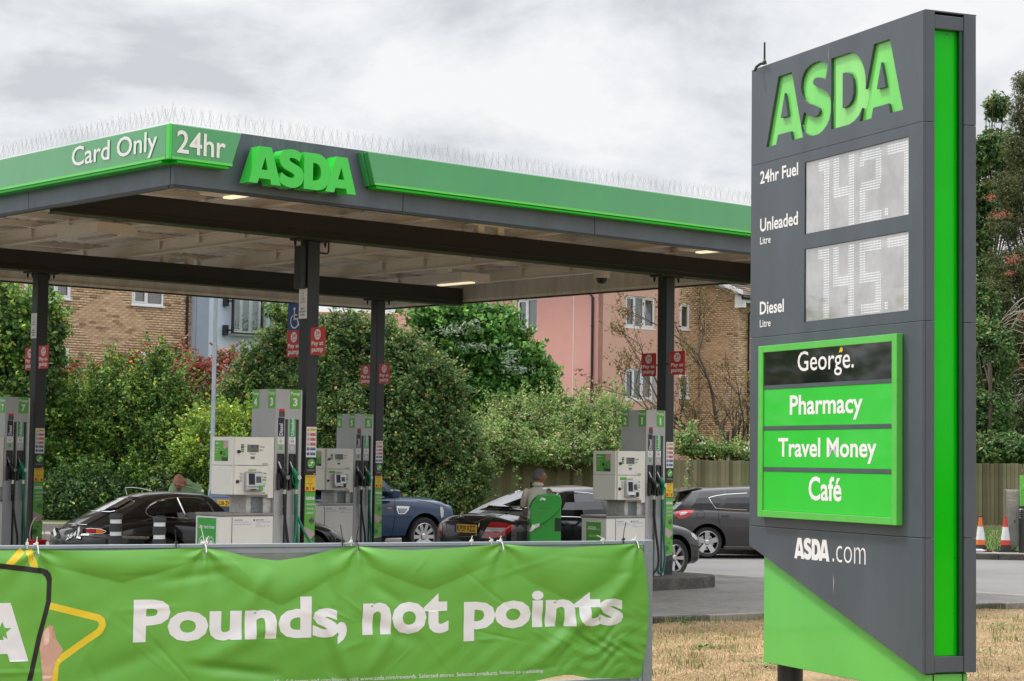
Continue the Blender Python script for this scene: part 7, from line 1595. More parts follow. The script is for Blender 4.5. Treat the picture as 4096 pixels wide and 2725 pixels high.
def leaves(name, blobs, n, size, material, parent, up=.35, shell=.62, droop=0.0, aspect=.55, long=False, clump=0.0, nclump=0):
    """many separate folded leaves filling a set of ellipsoids; blobs = (x, y, z, rx, ry, rz[, weight])"""
    B = np.array([(*b[:6], (b[6] if len(b) > 6 else b[3]*b[5])) for b in blobs], float); p = B[:, 6]/B[:, 6].sum(); idx = RNG.choice(len(B), n, p=p); b = B[idx]
    d = RNG.normal(size=(n, 3)); d /= np.linalg.norm(d, axis=1)[:, None]; r = shell + (1 - shell)*RNG.random(n)**.7; r *= np.where(RNG.random(n) < .05, RNG.uniform(1.0, 1.22, n), 1.0)
    if nclump:                                     # leaves gather in sprays that leave gaps between them
        cd = RNG.normal(size=(nclump, 3)); cd /= np.linalg.norm(cd, axis=1)[:, None]; k = RNG.integers(0, nclump, n); d = cd[k] + RNG.normal(0, clump, (n, 3)); d /= np.linalg.norm(d, axis=1)[:, None]; bump_ = .66 + .52*RNG.random(nclump)[k]; r = r*bump_
    P = b[:, :3] + d*b[:, 3:6]*r[:, None]
    nrm = d*.75 + RNG.normal(0, .55, (n, 3)); nrm[:, 2] += up; nrm /= np.linalg.norm(nrm, axis=1)[:, None]
    t_ = RNG.normal(size=(n, 3)); t_[:, 2] -= droop; t_ -= (t_*nrm).sum(1)[:, None]*nrm; t_ /= np.linalg.norm(t_, axis=1)[:, None]; s_ = np.cross(nrm, t_)
    L = (size*RNG.uniform(.6, 1.35, n))[:, None]; w = L*aspect
    a0 = P - t_*L*.5; a1 = P + s_*w*.5 + nrm*L*.08 - t_*L*.05; a2 = P + t_*L*.5 - nrm*L*.06; a3 = P - s_*w*.5 + nrm*L*.08 - t_*L*.05
    V = np.stack([a0, a1, a2, a3], 1).reshape(-1, 3); i = (np.arange(n)*4)[:, None]; F_ = np.concatenate([i + np.array([[0, 1, 2]]), i + np.array([[0, 2, 3]])])
    return fast_mesh(name, V, F_, material, parent)
def branchy(mb, p, d, ln, r, depth, spread=.5, up=.15, seg=4, kids=3, twig=.3):
    """recursive limbs; returns tips"""
    pts = [Vector(p)]; dd = Vector(d).normalized(); tips = []
    for i in range(seg):
        dd = (dd + Vector((random.gauss(0, .10), random.gauss(0, .10), random.gauss(0, .06) + up*.25))).normalized(); pts.append(pts[-1] + dd*ln/seg)
    mb.tube(pts, [max(.004, r*(1 - .55*i/seg)) for i in range(seg+1)], 6 if r > .03 else 4, False)
    if depth == 0: return [pts[-1], pts[len(pts)//2]]
    for k in range(kids):
        q = pts[random.randint(max(1, seg//2), seg)]; a = random.uniform(0, 6.28); side = Vector((math.cos(a), math.sin(a), random.uniform(-.1, .5)))
        tips += branchy(mb, q, dd*(1-spread) + side*spread, ln*random.uniform(.55, .8), r*.5, depth-1, spread, up, seg, kids, twig)
    return tips + [pts[-1]]
def sprays(B, ns, ln, k, size, material, t, bark):
    """leafy shoots that stick out of the crown and break up its outline"""
    A = np.array([b[:6] for b in B]); w = A[:, 3]*A[:, 5]; w = w/w.sum(); P0, D0 = [], []
    while len(P0) < ns:
        i = RNG.choice(len(A), p=w); d = RNG.normal(size=3); d[2] = abs(d[2])*.9 + (.1 if RNG.random() < .7 else -.6); d[1] = -abs(d[1]) if RNG.random() < .6 else d[1]; d /= np.linalg.norm(d); p = A[i, :3] + d*A[i, 3:6]*.86
        if any((((p - A[j, :3])/A[j, 3:6])**2).sum() < .62 for j in range(len(A)) if j != i): continue
        P0.append(p); g = d*.75 + np.array([0, 0, .55]) + RNG.normal(0, .38, 3); D0.append(g/np.linalg.norm(g))
    mb = MB(); V = []; n = ns*k; si = np.repeat(np.arange(ns), k); P0 = np.array(P0); D0 = np.array(D0); L = ln*RNG.uniform(.45, 1.3, ns)
    u = RNG.random(n); c = P0[si] + D0[si]*(L[si]*u)[:, None]; c[:, 2] -= (u**2)*L[si]*.16; c += RNG.normal(0, .055*size/.09, (n, 3))*(1.15 - .6*u)[:, None]
    nrm = RNG.normal(0, .6, (n, 3)); nrm[:, 2] += .6; nrm /= np.linalg.norm(nrm, axis=1)[:, None]; tt = D0[si] + RNG.normal(0, .6, (n, 3)); tt -= (tt*nrm).sum(1)[:, None]*nrm; tt /= np.linalg.norm(tt, axis=1)[:, None]; s_ = np.cross(nrm, tt); l = (size*RNG.uniform(.6, 1.25, n))[:, None]
    V = np.stack([c - tt*l*.5, c + s_*l*.3 + nrm*l*.06, c + tt*l*.5, c - s_*l*.3 + nrm*l*.06], 1).reshape(-1, 3); i = (np.arange(n)*4)[:, None]
    fast_mesh('shoot_leaves', V, np.concatenate([i + np.array([[0, 1, 2]]), i + np.array([[0, 2, 3]])]), material, t)
    for q in range(0, ns, 2): a = Vector(P0[q] - D0[q]*.15); b = Vector(P0[q] + D0[q]*L[q]*.6); e_ = Vector(P0[q] + D0[q]*L[q]); e_.z -= L[q]*.16; mb.tube([a, b, e_], [.008, .006, .003], 3, False)
    o = mb.build('shoot_stems', bark, t); o['kind'] = 'stuff'
def plant(name, label, cat, px, Y, group=None, z=0.0):
    p = W(px, 1830, Y); return thing(name, label, cat, (p.x, p.y, z), 0, group)
def Bl(t, specs):
    """blobs given by photo centre, half sizes in photo pixels and distance -> local ellipsoids"""
    out = []
    for (px, py, hx, hy, Y, *dd) in specs:
        c = W(px, py, Y); k = Y/FPX; out.append((c.x - t.location.x, c.y - t.location.y, c.z - t.location.z, hx*k, (dd[0] if dd else max(.5, hx*k*.8)), hy*k, hx*hy*1e-3))
    return out
def tree(name, label, cat, px, Y, specs, parts_, trunk=None, group=None, zb=0.0, bark=BARK, limbs=6, shoots=None):
    t = plant(name, label, cat, px, Y, group, zb); B = Bl(t, specs)
    mb = MB(); zt = max(b[2] for b in B); stems = trunk or [(0, 0)]
    for (sx, r) in stems:
        top = Vector((sx*1.3, 0, zt*.75)); mb.tube([(sx, 0, -.1), (sx*1.1 + random.gauss(0, .05), random.gauss(0, .05), zt*.3), (sx*1.2, random.gauss(0, .1), zt*.55), top], [r, r*.8, r*.6, r*.3], 8)
    for b in B:
        for k in range(limbs):
            a, e_ = random.uniform(0, 6.28), random.uniform(-.3, 1.0); q = Vector((b[0] + b[3]*.85*math.cos(a)*math.cos(e_), b[1] + b[4]*.85*math.sin(a)*math.cos(e_), b[2] + b[5]*.8*math.sin(e_))); s = Vector((stems[0][0]*1.1, 0, max(.3, (b[2] - b[5]*.6)*.7))); m = s.lerp(q, .5) + Vector((random.gauss(0, .1), random.gauss(0, .1), .1)); mb.tube([s, m, q], [.035, .022, .008], 5, False)
    mb.build('trunk', bark, t, smooth=True)
    for (nm, n, size, m_, kw) in parts_:
        bl_ = kw.pop('blobs', None); bb2 = Bl(t, bl_) if bl_ else B; leaves(nm, bb2, n, size, m_, t, **kw)
    if shoots: sprays(B, shoots[0], shoots[1], shoots[2], shoots[3], shoots[4], t, bark)
    return t
# shaded undergrowth directly behind the cars
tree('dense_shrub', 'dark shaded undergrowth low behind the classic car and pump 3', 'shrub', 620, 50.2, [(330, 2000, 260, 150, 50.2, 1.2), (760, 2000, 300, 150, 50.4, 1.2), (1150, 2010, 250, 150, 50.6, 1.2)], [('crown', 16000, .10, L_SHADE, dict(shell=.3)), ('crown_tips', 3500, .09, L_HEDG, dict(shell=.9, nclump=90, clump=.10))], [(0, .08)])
# left tree (sycamore) and conifer-like tuft
tree('sycamore_tree', 'dark leafy sycamore at the left edge behind pump 7', 'tree', 90, 51.5, [(30, 1290, 150, 150, 51.5), (150, 1400, 120, 150, 51.3), (60, 1560, 190, 200, 51.5), (-120, 1350, 200, 260, 51.8), (190, 1300, 70, 120, 51.2), (30, 1800, 200, 170, 51.4)], [('crown', 24000, .15, L_DARK, dict(nclump=150, clump=.16, droop=.4)), ('bright_leaves', 3600, .15, L_HEDG, dict(shell=.9, nclump=60, clump=.10))], [(0, .14), (.5, .07)], shoots=(230, .8, 30, .15, L_HEDG))
# red shrub row
tree('red_shrub', 'row of red leaved photinia shrubs above the left hedge', 'shrub', 560, 57.0, [(330, 1560, 150, 110, 57, .9), (530, 1545, 150, 125, 57, .9), (720, 1500, 110, 110, 57, .9), (650, 1620, 200, 120, 56.8, .9), (900, 1560, 130, 130, 57, .9), (880, 1700, 130, 110, 56.8, .9), (250, 1640, 90, 110, 57, .9), (690, 1420, 40, 50, 57, .4), (500, 1440, 30, 35, 57, .3), (900, 1430, 40, 40, 57, .4)], [('crown', 19000, .13, L_RED, dict(nclump=260, clump=.10, aspect=.32, up=.7)), ('green_leaves', 5000, .12, L_HEDG, dict(shell=.5))], [(0, .05), (-1.5, .05), (1.5, .05)], shoots=(300, .45, 22, .12, L_RED))
# big light green hedge bush left
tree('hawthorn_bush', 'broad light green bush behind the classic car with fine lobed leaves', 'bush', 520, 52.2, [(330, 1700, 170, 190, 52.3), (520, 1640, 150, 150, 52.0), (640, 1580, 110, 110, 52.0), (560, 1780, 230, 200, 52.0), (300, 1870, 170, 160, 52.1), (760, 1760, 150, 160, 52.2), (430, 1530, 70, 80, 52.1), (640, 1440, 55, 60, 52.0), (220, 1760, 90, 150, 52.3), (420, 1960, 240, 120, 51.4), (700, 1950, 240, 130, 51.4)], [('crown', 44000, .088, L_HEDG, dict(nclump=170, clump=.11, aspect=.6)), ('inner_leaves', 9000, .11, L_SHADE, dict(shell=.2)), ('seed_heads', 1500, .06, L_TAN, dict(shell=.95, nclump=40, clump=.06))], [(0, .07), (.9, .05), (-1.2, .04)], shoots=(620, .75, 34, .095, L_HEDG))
tree('yellow_bush', 'yellow green leafy bush below the lamp post', 'bush', 870, 50.6, [(860, 1740, 110, 90, 50.6, .9), (800, 1850, 110, 120, 50.6, .9), (960, 1790, 100, 120, 50.6, .9), (900, 1930, 160, 120, 50.5, .9), (1000, 1700, 70, 80, 50.8, .6)], [('crown', 15000, .095, L_YELL, dict(nclump=150, clump=.10)), ('seed_heads', 1200, .05, L_TAN, dict(shell=.9, nclump=30, clump=.08))], [(0, .04)], shoots=(260, .6, 26, .10, L_YELL))
# field maple between the lamp post and the middle column
tree('field_maple', 'field maple with rusty tinted tips left of the middle column', 'tree', 1120, 51.6, [(1135, 1255, 62, 42, 51.6), (1165, 1370, 70, 100, 51.6), (1010, 1455, 75, 45, 51.5), (1135, 1560, 150, 110, 51.6), (990, 1570, 100, 75, 51.4), (1180, 1700, 150, 150, 51.7), (1080, 1400, 50, 50, 51.5)], [('crown', 24000, .095, L_MAPL, dict(nclump=240, clump=.10))], [(0, .09), (.4, .05)], shoots=(330, .4, 34, .10, L_MAPL))
# the big maple bush in the centre
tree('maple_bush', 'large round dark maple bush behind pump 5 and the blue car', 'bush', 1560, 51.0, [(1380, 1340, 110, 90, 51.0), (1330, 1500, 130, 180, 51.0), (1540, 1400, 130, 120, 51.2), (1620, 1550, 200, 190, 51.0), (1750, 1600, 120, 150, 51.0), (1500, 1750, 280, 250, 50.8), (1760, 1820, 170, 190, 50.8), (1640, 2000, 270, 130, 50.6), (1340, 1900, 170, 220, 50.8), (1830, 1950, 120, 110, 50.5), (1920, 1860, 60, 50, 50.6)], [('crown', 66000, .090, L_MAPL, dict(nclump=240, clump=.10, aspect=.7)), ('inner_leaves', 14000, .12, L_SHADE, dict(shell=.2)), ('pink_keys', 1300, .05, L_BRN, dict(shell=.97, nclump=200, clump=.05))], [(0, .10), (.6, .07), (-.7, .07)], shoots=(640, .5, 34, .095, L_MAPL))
# lime tree in front of the pink wing
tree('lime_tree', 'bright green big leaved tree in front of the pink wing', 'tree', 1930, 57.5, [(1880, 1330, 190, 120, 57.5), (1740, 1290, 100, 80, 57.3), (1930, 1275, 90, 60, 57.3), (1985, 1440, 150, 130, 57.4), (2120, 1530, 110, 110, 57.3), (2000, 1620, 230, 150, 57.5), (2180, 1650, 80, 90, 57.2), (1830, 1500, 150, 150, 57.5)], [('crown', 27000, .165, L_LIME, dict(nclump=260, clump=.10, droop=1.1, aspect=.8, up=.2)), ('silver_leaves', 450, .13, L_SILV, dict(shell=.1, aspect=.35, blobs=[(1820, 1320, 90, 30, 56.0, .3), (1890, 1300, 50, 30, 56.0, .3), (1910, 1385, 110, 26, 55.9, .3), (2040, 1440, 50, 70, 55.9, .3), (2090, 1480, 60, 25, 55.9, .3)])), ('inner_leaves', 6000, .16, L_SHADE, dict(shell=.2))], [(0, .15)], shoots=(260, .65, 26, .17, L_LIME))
# bramble mound over the fence
tree('bramble_thicket', 'bramble thicket with pale blossom spilling over the board fence', 'shrub', 2250, 54.6, [(2080, 1730, 190, 90, 55.0, 1.0), (2290, 1690, 170, 80, 55.2, 1.0), (2430, 1720, 120, 90, 55.2, 1.0), (2200, 1810, 300, 50, 53.6, .5), (2060, 1640, 90, 50, 55.6, .6), (2440, 1640, 60, 60, 55.6, .6), (2320, 1790, 160, 60, 53.9, .5), (1950, 1790, 80, 80, 53.4, .6), (2250, 1610, 70, 30, 55.5, .4)], [('crown', 34000, .080, L_BRAM, dict(nclump=330, clump=.09, aspect=.7)), ('blossom', 2600, .035, mat('pale_pink_blossom', (.60, .46, .45), .7, var=.1), dict(shell=.97, aspect=.9, nclump=90, clump=.08)), ('seed_heads', 2600, .05, L_TAN, dict(shell=.98, nclump=60, clump=.10))], [(0, .04)], shoots=(330, .75, 26, .085, L_BRAM))
tree('fence_climber', 'climber with large white flowers on the fence right of the right column', 'climber', 2880, 56.6, [(2790, 1800, 90, 26, 56.0, .4), (2880, 1810, 90, 24, 56.2, .4), (2970, 1815, 80, 22, 56.4, .4), (2745, 1770, 40, 40, 56.0, .4), (3050, 1815, 60, 25, 56.6, .4)], [('crown', 9000, .085, L_BRAM, dict(nclump=90, clump=.12)), ('white_flowers', 60, .15, PETAL, dict(shell=1.0, aspect=.9, nclump=9, clump=.05))], [(0, .03)], shoots=(70, .5, 22, .085, L_BRAM))
# trailing shoots on the fence
mb = MB(); ivy = thing('ivy_shoots', 'thin leafy bramble shoots hanging on the fence above the saloon car', 'climber', (0, 0, 0))
for (a, b) in (((2065, 1840), (2070, 1960)), ((2200, 1830), (2330, 1900)), ((2760, 1850), (2740, 1960)), ((2010, 1850), (1985, 1900))):
    p, q = W(*a, 53.0 if a[0] < 2500 else 54.3), W(*b, 53.0 if a[0] < 2500 else 54.3); mb.tube([p, p.lerp(q, .5) + Vector((random.uniform(-.1, .1), 0, 0)), q], .006, 4)
mb.build('stem', DEAD, ivy); bls = []
for (a, b) in (((2065, 1840), (2070, 1960)), ((2200, 1830), (2330, 1900)), ((2760, 1850), (2740, 1960)), ((2010, 1850), (1985, 1900))):
    for k in range(4): c = W(a[0] + (b[0]-a[0])*k/3.5, a[1] + (b[1]-a[1])*k/3.5, 52.95 if a[0] < 2500 else 54.2); bls.append((c.x, c.y, c.z, .13, .05, .10))
leaves('leaf_cluster', bls, 170, .10, L_BRAM, ivy, shell=.2)
# bare branched tree with browning leaves
bt = plant('bare_tree', 'nearly bare branching tree with few browned leaves before the brick gable', 'tree', 2870, 59.0); tips = []; mb = MB()
for (px, py, tx, ty, r) in ((2860, 1830, 2700, 1480, .055), (2880, 1830, 2830, 1380, .075), (2900, 1830, 2900, 1330, .085), (2925, 1830, 2960, 1400, .07), (2850, 1800, 2600, 1640, .05), (2940, 1800, 3060, 1500, .06), (2870, 1700, 2760, 1330, .05), (2955, 1780, 3010, 1560, .06)):
    p = W(px, py, 59); q = W(tx, ty, 59 + random.uniform(-1, 1)); o_ = Vector(bt.location); d = q - p; p = p - o_; tips += branchy(mb, p - Vector((0, 0, 2.0)) if ty < 1600 and px > 2845 and r > .05 else p, d + Vector((0, 0, .6)), d.length*.75, r*1.35, 3, spread=.42, up=.10, seg=5, kids=3)
mb.build('branches', BARKG, bt, smooth=True)
leaves('sparse_leaves', [(q.x, q.y, q.z, .26, .26, .22, 1) for q in random.sample(tips, min(200, len(tips)))], 3800, .10, L_BRN, bt, shell=.2, droop=.8)
fb = plant('bare_sapling', 'thin bare sapling twigs in front of the pink wall left of the right column', 'tree', 2600, 58.0, None); mb = MB(); tips = []
for (px, py, tx, ty) in ((2640, 1560, 2560, 1320), (2660, 1640, 2510, 1400), (2650, 1700, 2460, 1560), (2640, 1750, 2500, 1500)):
    p = W(px, py, 58) - fb.location; q = W(tx, ty, 58) - fb.location; tips += branchy(mb, p, q - p, (q-p).length*.8, .028, 2, spread=.45, up=.05, seg=4, kids=3)
mb.tube([W(2680, 1850, 58) - fb.location, W(2665, 1700, 58) - fb.location, W(2640, 1560, 58) - fb.location], [.05, .045, .028], 6); mb.build('branches', BARKG, fb, smooth=True); leaves('sparse_leaves', [(q.x, q.y, q.z, .2, .2, .18, 1) for q in tips], 700, .10, L_BRN, fb, shell=.2)
# right edge: conifer, sycamore and dark understorey
tree('tall_sycamore', 'tall sycamore showing between the price sign and the conifer', 'tree', 3960, 70, [(3985, 430, 55, 60, 70), (3960, 600, 70, 90, 70), (3920, 640, 50, 90, 70), (3950, 800, 80, 90, 70), (3920, 950, 60, 100, 70), (3880, 820, 50, 120, 70), (4040, 700, 70, 200, 70.5), (3940, 1120, 90, 120, 70)], [('crown', 21000, .165, L_DARK, dict(nclump=260, clump=.10, shell=.35))], [(0, .2)], limbs=8)
tree('conifer_tree', 'dark shaggy conifer with rust red dead sprays at the right edge', 'tree', 4130, 66, [(4090, 330, 45, 50, 66), (4110, 450, 90, 110, 66), (4090, 600, 90, 90, 66), (4070, 760, 110, 100, 66), (4050, 900, 110, 90, 66), (4070, 1060, 140, 100, 66), (4020, 1180, 130, 100, 66), (4080, 1330, 160, 120, 66), (4020, 1500, 160, 120, 66), (4060, 1650, 170, 120, 65.5), (4100, 1780, 150, 90, 65)], [('crown', 60000, .13, L_CON, dict(nclump=520, clump=.07, aspect=.20, droop=.7, shell=.45)), ('dead_sprays', 600, .10, L_CRED, dict(aspect=.2, droop=1.5, shell=.05, blobs=[(4040, 1095, 40, 12, 65.2), (3960, 790, 30, 20, 65.2), (4050, 1040, 40, 25, 65.2), (4085, 1460, 40, 25, 65), (4000, 860, 50, 20, 65.2), (4090, 1270, 20, 30, 65)]))], [(0, .25)], limbs=8)
tree('understorey_bush', 'dark green understorey behind the right fence', 'bush', 3960, 63, [(3960, 1420, 110, 140, 64), (3950, 1650, 120, 140, 63.5), (4010, 1800, 130, 70, 62.5), (3930, 1250, 80, 120, 65), (3900, 1800, 60, 70, 62.5), (4080, 1800, 90, 60, 62)], [('crown', 20000, .14, L_DARK, dict(nclump=160, clump=.12)), ('bright_leaves', 1500, .12, L_LIME, dict(shell=.9, nclump=20, clump=.12))], [(0, .12)])
mb = MB(); dt = plant('dead_branches', 'pale bare drooping branches hanging from the conifer', 'branch', 4080, 64.2)
for k in range(26):
    p = W(4110 + random.uniform(-30, 60), random.uniform(1180, 1620), 64.2) - dt.location; q = p + Vector((-random.uniform(.5, 1.2), random.uniform(-.3, .1), -random.uniform(.2, 1.0))); m = p.lerp(q, .5) + Vector((0, 0, .22)); mb.tube([p, p.lerp(m, .6) + Vector((0, 0, .07)), m, m.lerp(q, .6) + Vector((0, 0, .03)), q], [.014, .012, .009, .006, .003], 4, False)
o = mb.build('branches', mat('pale_dead_wood', (.36, .31, .26), .9, var=.15), dt)
# farther greenery closing the horizon
tree('background_trees', 'distant line of trees behind the buildings', 'trees', 1250, 88, [(1150, 1500, 300, 200, 90, 3), (1500, 1420, 260, 180, 92, 3), (1900, 1500, 300, 200, 92, 3), (2500, 1650, 400, 200, 95, 3), (3100, 1650, 400, 200, 95, 3), (3600, 1500, 400, 350, 92, 3), (4200, 1500, 400, 350, 92, 3), (100, 1650, 400, 200, 90, 3), (4600, 1400, 400, 500, 88, 3)], [('crown', 42000, .32, L_DARK, dict(nclump=300, clump=.1))], [(0, .3)])
# greenery and a house standing outside the frame on the left: what the glossy sign faces reflect
tree('roadside_trees', 'row of leafy trees left of the forecourt outside the frame', 'trees', -4200, 34, [], [], None) if False else None
rt = thing('roadside_trees', 'row of leafy trees beyond the left side of the forecourt', 'trees', (-34, 40, 0))
leaves('crown', [(x, y, 3.6, 4.0, 4.0, 3.8 + (i % 3)*.5) for i, (x, y) in enumerate([(-9, -18), (-6, -11), (-3, -4), (0, 3), (3, 10), (-12, -25), (6, 17), (-14, -32)])], 26000, .42, L_DARK, rt, shell=.6, nclump=140, clump=.14)
mb = MB()
for (x, y) in [(-9, -18), (-6, -11), (-3, -4), (0, 3), (3, 10), (-12, -25), (6, 17), (-14, -32)]: mb.tube([(x, y, -.2), (x, y, 4)], .2, 8)
mb.build('trunks', BARK, rt)
# ------------------------------------------------------------------ trim, lamps, plates and badges on the cars
def hit(car, px, py):
    e = Vector((0, 0, EYE)); d = (W(px, py, 30) - e).normalized(); loc, n, i, dist = car.bvh.ray_cast(e, d)
    if loc is None: return None, None
    if n.dot(d) > 0: n = -n
    Mi = car.M.inverted(); return Mi @ loc, (Mi.to_3x3() @ n).normalized()
def cartext(car, s, px, py, w, h, m_, name='badge', lift=.006, bold=.02):
    p, n = hit(car, px, py)
    if p is None: return
    r = (car.M.inverted().to_3x3() @ _R).normalized(); X = (r - n*r.dot(n)).normalized(); Y = n.cross(X).normalized(); mb = MB(); text(mb, s, p + n*lift, X, Y, w=w, h=h, bold=bold, align='c', valign='c'); mb.build(name, m_, car.t)
def Z(x0, y0, k): return lambda L_: [(x0 + a*k, y0 + b*k) for a, b in L_]
# black saloon
z4 = Z(1700, 1800, .28694)
cm.decal(z4([(915, 1010), (1060, 1012), (1200, 1035), (1250, 1065), (1240, 1100), (1150, 1170), (1040, 1225), (785, 1230), (840, 1140), (880, 1060)]), REDL, 'tail_lamp', .006, mirror=False)
cm.decal(z4([(868, 1085), (1120, 1092), (1080, 1142), (838, 1138)]), CLRL, 'reversing_lens', .010, mirror=False)
cm.decal(z4([(195, 1190), (245, 1195), (246, 1080), (232, 1010), (215, 1060)]), REDL, 'tail_lamp', .006, mirror=False)
cm.line(z4([(300, 985), (500, 990), (760, 1005), (745, 1090), (715, 1190), (600, 1212), (330, 1195), (300, 1110), (300, 985)]), CHROME, 'boot_trim', .0035, mirror=False)
cm.line(z4([(250, 895), (420, 885), (700, 895), (1000, 930)]), DGAP, 'boot_seam', .004, mirror=False); cm.line(z4([(915, 1000), (980, 935), (1150, 880)]), DGAP, 'boot_seam', .004)
cm.line(z4([(160, 1222), (500, 1240), (800, 1255), (1050, 1240), (1250, 1190)]), DGAP, 'bumper_seam', .004, mirror=False)
cm.line(z4([(1865, 930), (2085, 935)]) + [(2360, 2072), (2470, 2075)], CHROME, 'belt_trim', .006)
cm.line(z4([(1800, 650), (1850, 612), (1950, 590), (2090, 588)]) + [(2350, 1972), (2420, 1985), (2470, 2010)], CHROME, 'window_trim', .006)
cm.decal(z4([(1885, 1015), (1920, 1000), (1980, 1008), (2012, 1030), (1975, 1045), (1910, 1040)]), BLK, 'door_handle', .02)
cm.line([(2248, 2085), (2262, 2130), (2262, 2180)], DGAP, 'door_seam', .004)
cm.decal([(2200 + a*.41445, 1600 + b*.41445) for a, b in ((1352, 1285), (1385, 1292), (1408, 1318), (1425, 1352), (1402, 1350), (1370, 1318))], CLRL, 'head_lamp', .006)
cartext(cm, 'KOMPRESSOR', 1700 + 812*.28694, 1800 + 972*.28694, .30, .028, CHROME); cartext(cm, 'C180', 1700 + 272*.28694, 1800 + 945*.28694, .12, .030, CHROME)
p, n = hit(cm, 1700 + 507*.28694, 1800 + 932*.28694)
mb = MB(); mb.lathe([(.046, -.004), (.052, -.008), (.052, 0), (.046, 0)], 24, (p.x - .008, p.y, p.z), 'x', cap=False)
for k in range(3): a = math.pi/2 + k*2*math.pi/3; c, s_ = math.cos(a), math.sin(a); mb.add([(p.x - .012, p.y + c*.048, p.z + s_*.048), (p.x - .012, p.y - s_*.007, p.z + c*.007), (p.x - .018, p.y, p.z), (p.x - .012, p.y + s_*.007, p.z - c*.007)], [(0, 1, 2), (0, 2, 3)])
mb.build('star_badge', CHROME, cm.t)
p, n = hit(cm, 1700 + 535*.28694, 1800 + 1082*.28694); plate_obj(cm, 'KP09 RZZ', -2.288, 0.0, p.z - .01, .52, .125, PLY, INKP, eu=True)
mb = MB(); mb.prism([(-.03, 0), (.13, 0), (.02, .03), (-.01, .085), (-.03, .09)], -.012, .012, 'y'); o = mb.build('roof_aerial', BLK, cm.t); o.location = (-.92, 0, 1.445)
# blue off-roader
z3 = Z(1200, 1550, .41445)
rr_.decal(z3([(930, 1143), (1055, 1148), (1045, 1185), (1010, 1222), (950, 1222), (935, 1190)]), CHROME, 'side_vent', .006); rr_.decal(z3([(940, 1168), (1040, 1172), (1005, 1215), (955, 1215)]), BLK, 'vent_mesh', .009)
for k in range(4): rr_.line(z3([(945 + 4*k, 1178 + 9*k), (1032 - 9*k, 1181 + 9*k)]), STEEL, 'vent_bar', .004, lift=.012)
rr_.decal(z3([(840, 1157), (882, 1160), (882, 1172), (842, 1171)]), AMBL, 'side_repeater', .008)
rr_.decal(z3([(1350, 1150), (1372, 1155), (1386, 1190), (1382, 1250), (1362, 1262), (1352, 1200)]), CLRL, 'head_lamp', .006)
rr_.line(z3([(905, 1062), (916, 1120), (918, 1250), (905, 1330), (885, 1430)]), DGAP, 'door_seam', .004); rr_.line(z3([(915, 1080), (1100, 1085), (1250, 1110), (1360, 1150)]), DGAP, 'bonnet_seam', .004)
rr_.line(z3([(1290, 1265), (1340, 1275), (1372, 1265)]), DGAP, 'bumper_seam', .004)
plate_obj(rr_, 'LL06 ZHY', -2.395, .0, 1.03, .52, .115, PLY, INKP)
zr = Z(600, 1850, .25456); rr_.decal(zr([(1425, 560), (1450, 555), (1450, 765), (1405, 765), (1412, 650)]), REDL, 'tail_lamp', .006, mirror=False)
cartext(rr_, 'SPORT', 600 + 1330*.25456, 1850 + 655*.25456, .16, .035, CHROME); cartext(rr_, 'HSE', 600 + 1350*.25456, 1850 + 690*.25456, .10, .035, CHROME)
rr_.line(zr([(960, 545), (1100, 548), (1300, 545), (1440, 540)]), DGAP, 'tailgate_seam', .005, mirror=False)
mb = MB(); mb.prism([(.60, 1.13), (.80, 1.14), (.82, 1.28), (.66, 1.30), (.60, 1.24)], -1.13, -.97, 'y'); mb.build('door_mirror', PBLU, rr_.t, bevel=.03)
# grey hatchback
z5c = Z(2200, 1600, .41445)
ast.decal(z5c([(1212, 1085), (1300, 1062), (1395, 1062), (1372, 1095), (1310, 1140), (1240, 1150), (1208, 1112)]), REDL, 'tail_lamp', .006)
ast.decal(z5c([(1250, 1092), (1300, 1082), (1330, 1085), (1300, 1108), (1255, 1115)]), CLRL, 'lamp_centre', .010)
ast.line(z5c([(1453 + 40*math.cos(a), 1107 + 36*math.sin(a)) for a in np.linspace(0, 6.283, 20)]), DGAP, 'fuel_flap_seam', .003)
ast.line(z5c([(1625, 1050), (1627, 1110), (1632, 1165), (1645, 1220), (1665, 1280), (1690, 1330)]), DGAP, 'door_seam', .0045)
ast.decal(z5c([(1655, 1112), (1720, 1112), (1740, 1120), (1720, 1128), (1657, 1126)]), PGRY, 'door_handle', .016)
ast.line(z5c([(1532, 945), (1560, 992), (1600, 1045), (1690, 1052), (1900, 1062)]), CHROME, 'window_trim', .007); ast.line(z5c([(1532, 945), (1600, 926), (1700, 912), (1900, 900)]), CHROME, 'window_trim', .007)
ast.line(z5c([(1205, 1010), (1300, 1012), (1420, 1018)]), DGAP, 'hatch_seam', .003)
mb = MB(); mb.prism([(-1.92, 1.385), (-1.50, 1.47), (-1.35, 1.47), (-1.45, 1.43), (-1.88, 1.36)], -.52, .52, 'y'); mb.build('roof_spoiler', PGRY, ast.t, bevel=.012)
mb = MB(); mb.tube([(-1.30, 0, 1.47), (-1.62, 0, 1.90)], .006, 5); mb.build('roof_aerial', BLK, ast.t)
mb = MB(); mb.box(-1.0, 1.0, -.905, -.86, .17, .26); mb.build('side_skirt', PGRY, ast.t, bevel=.02)
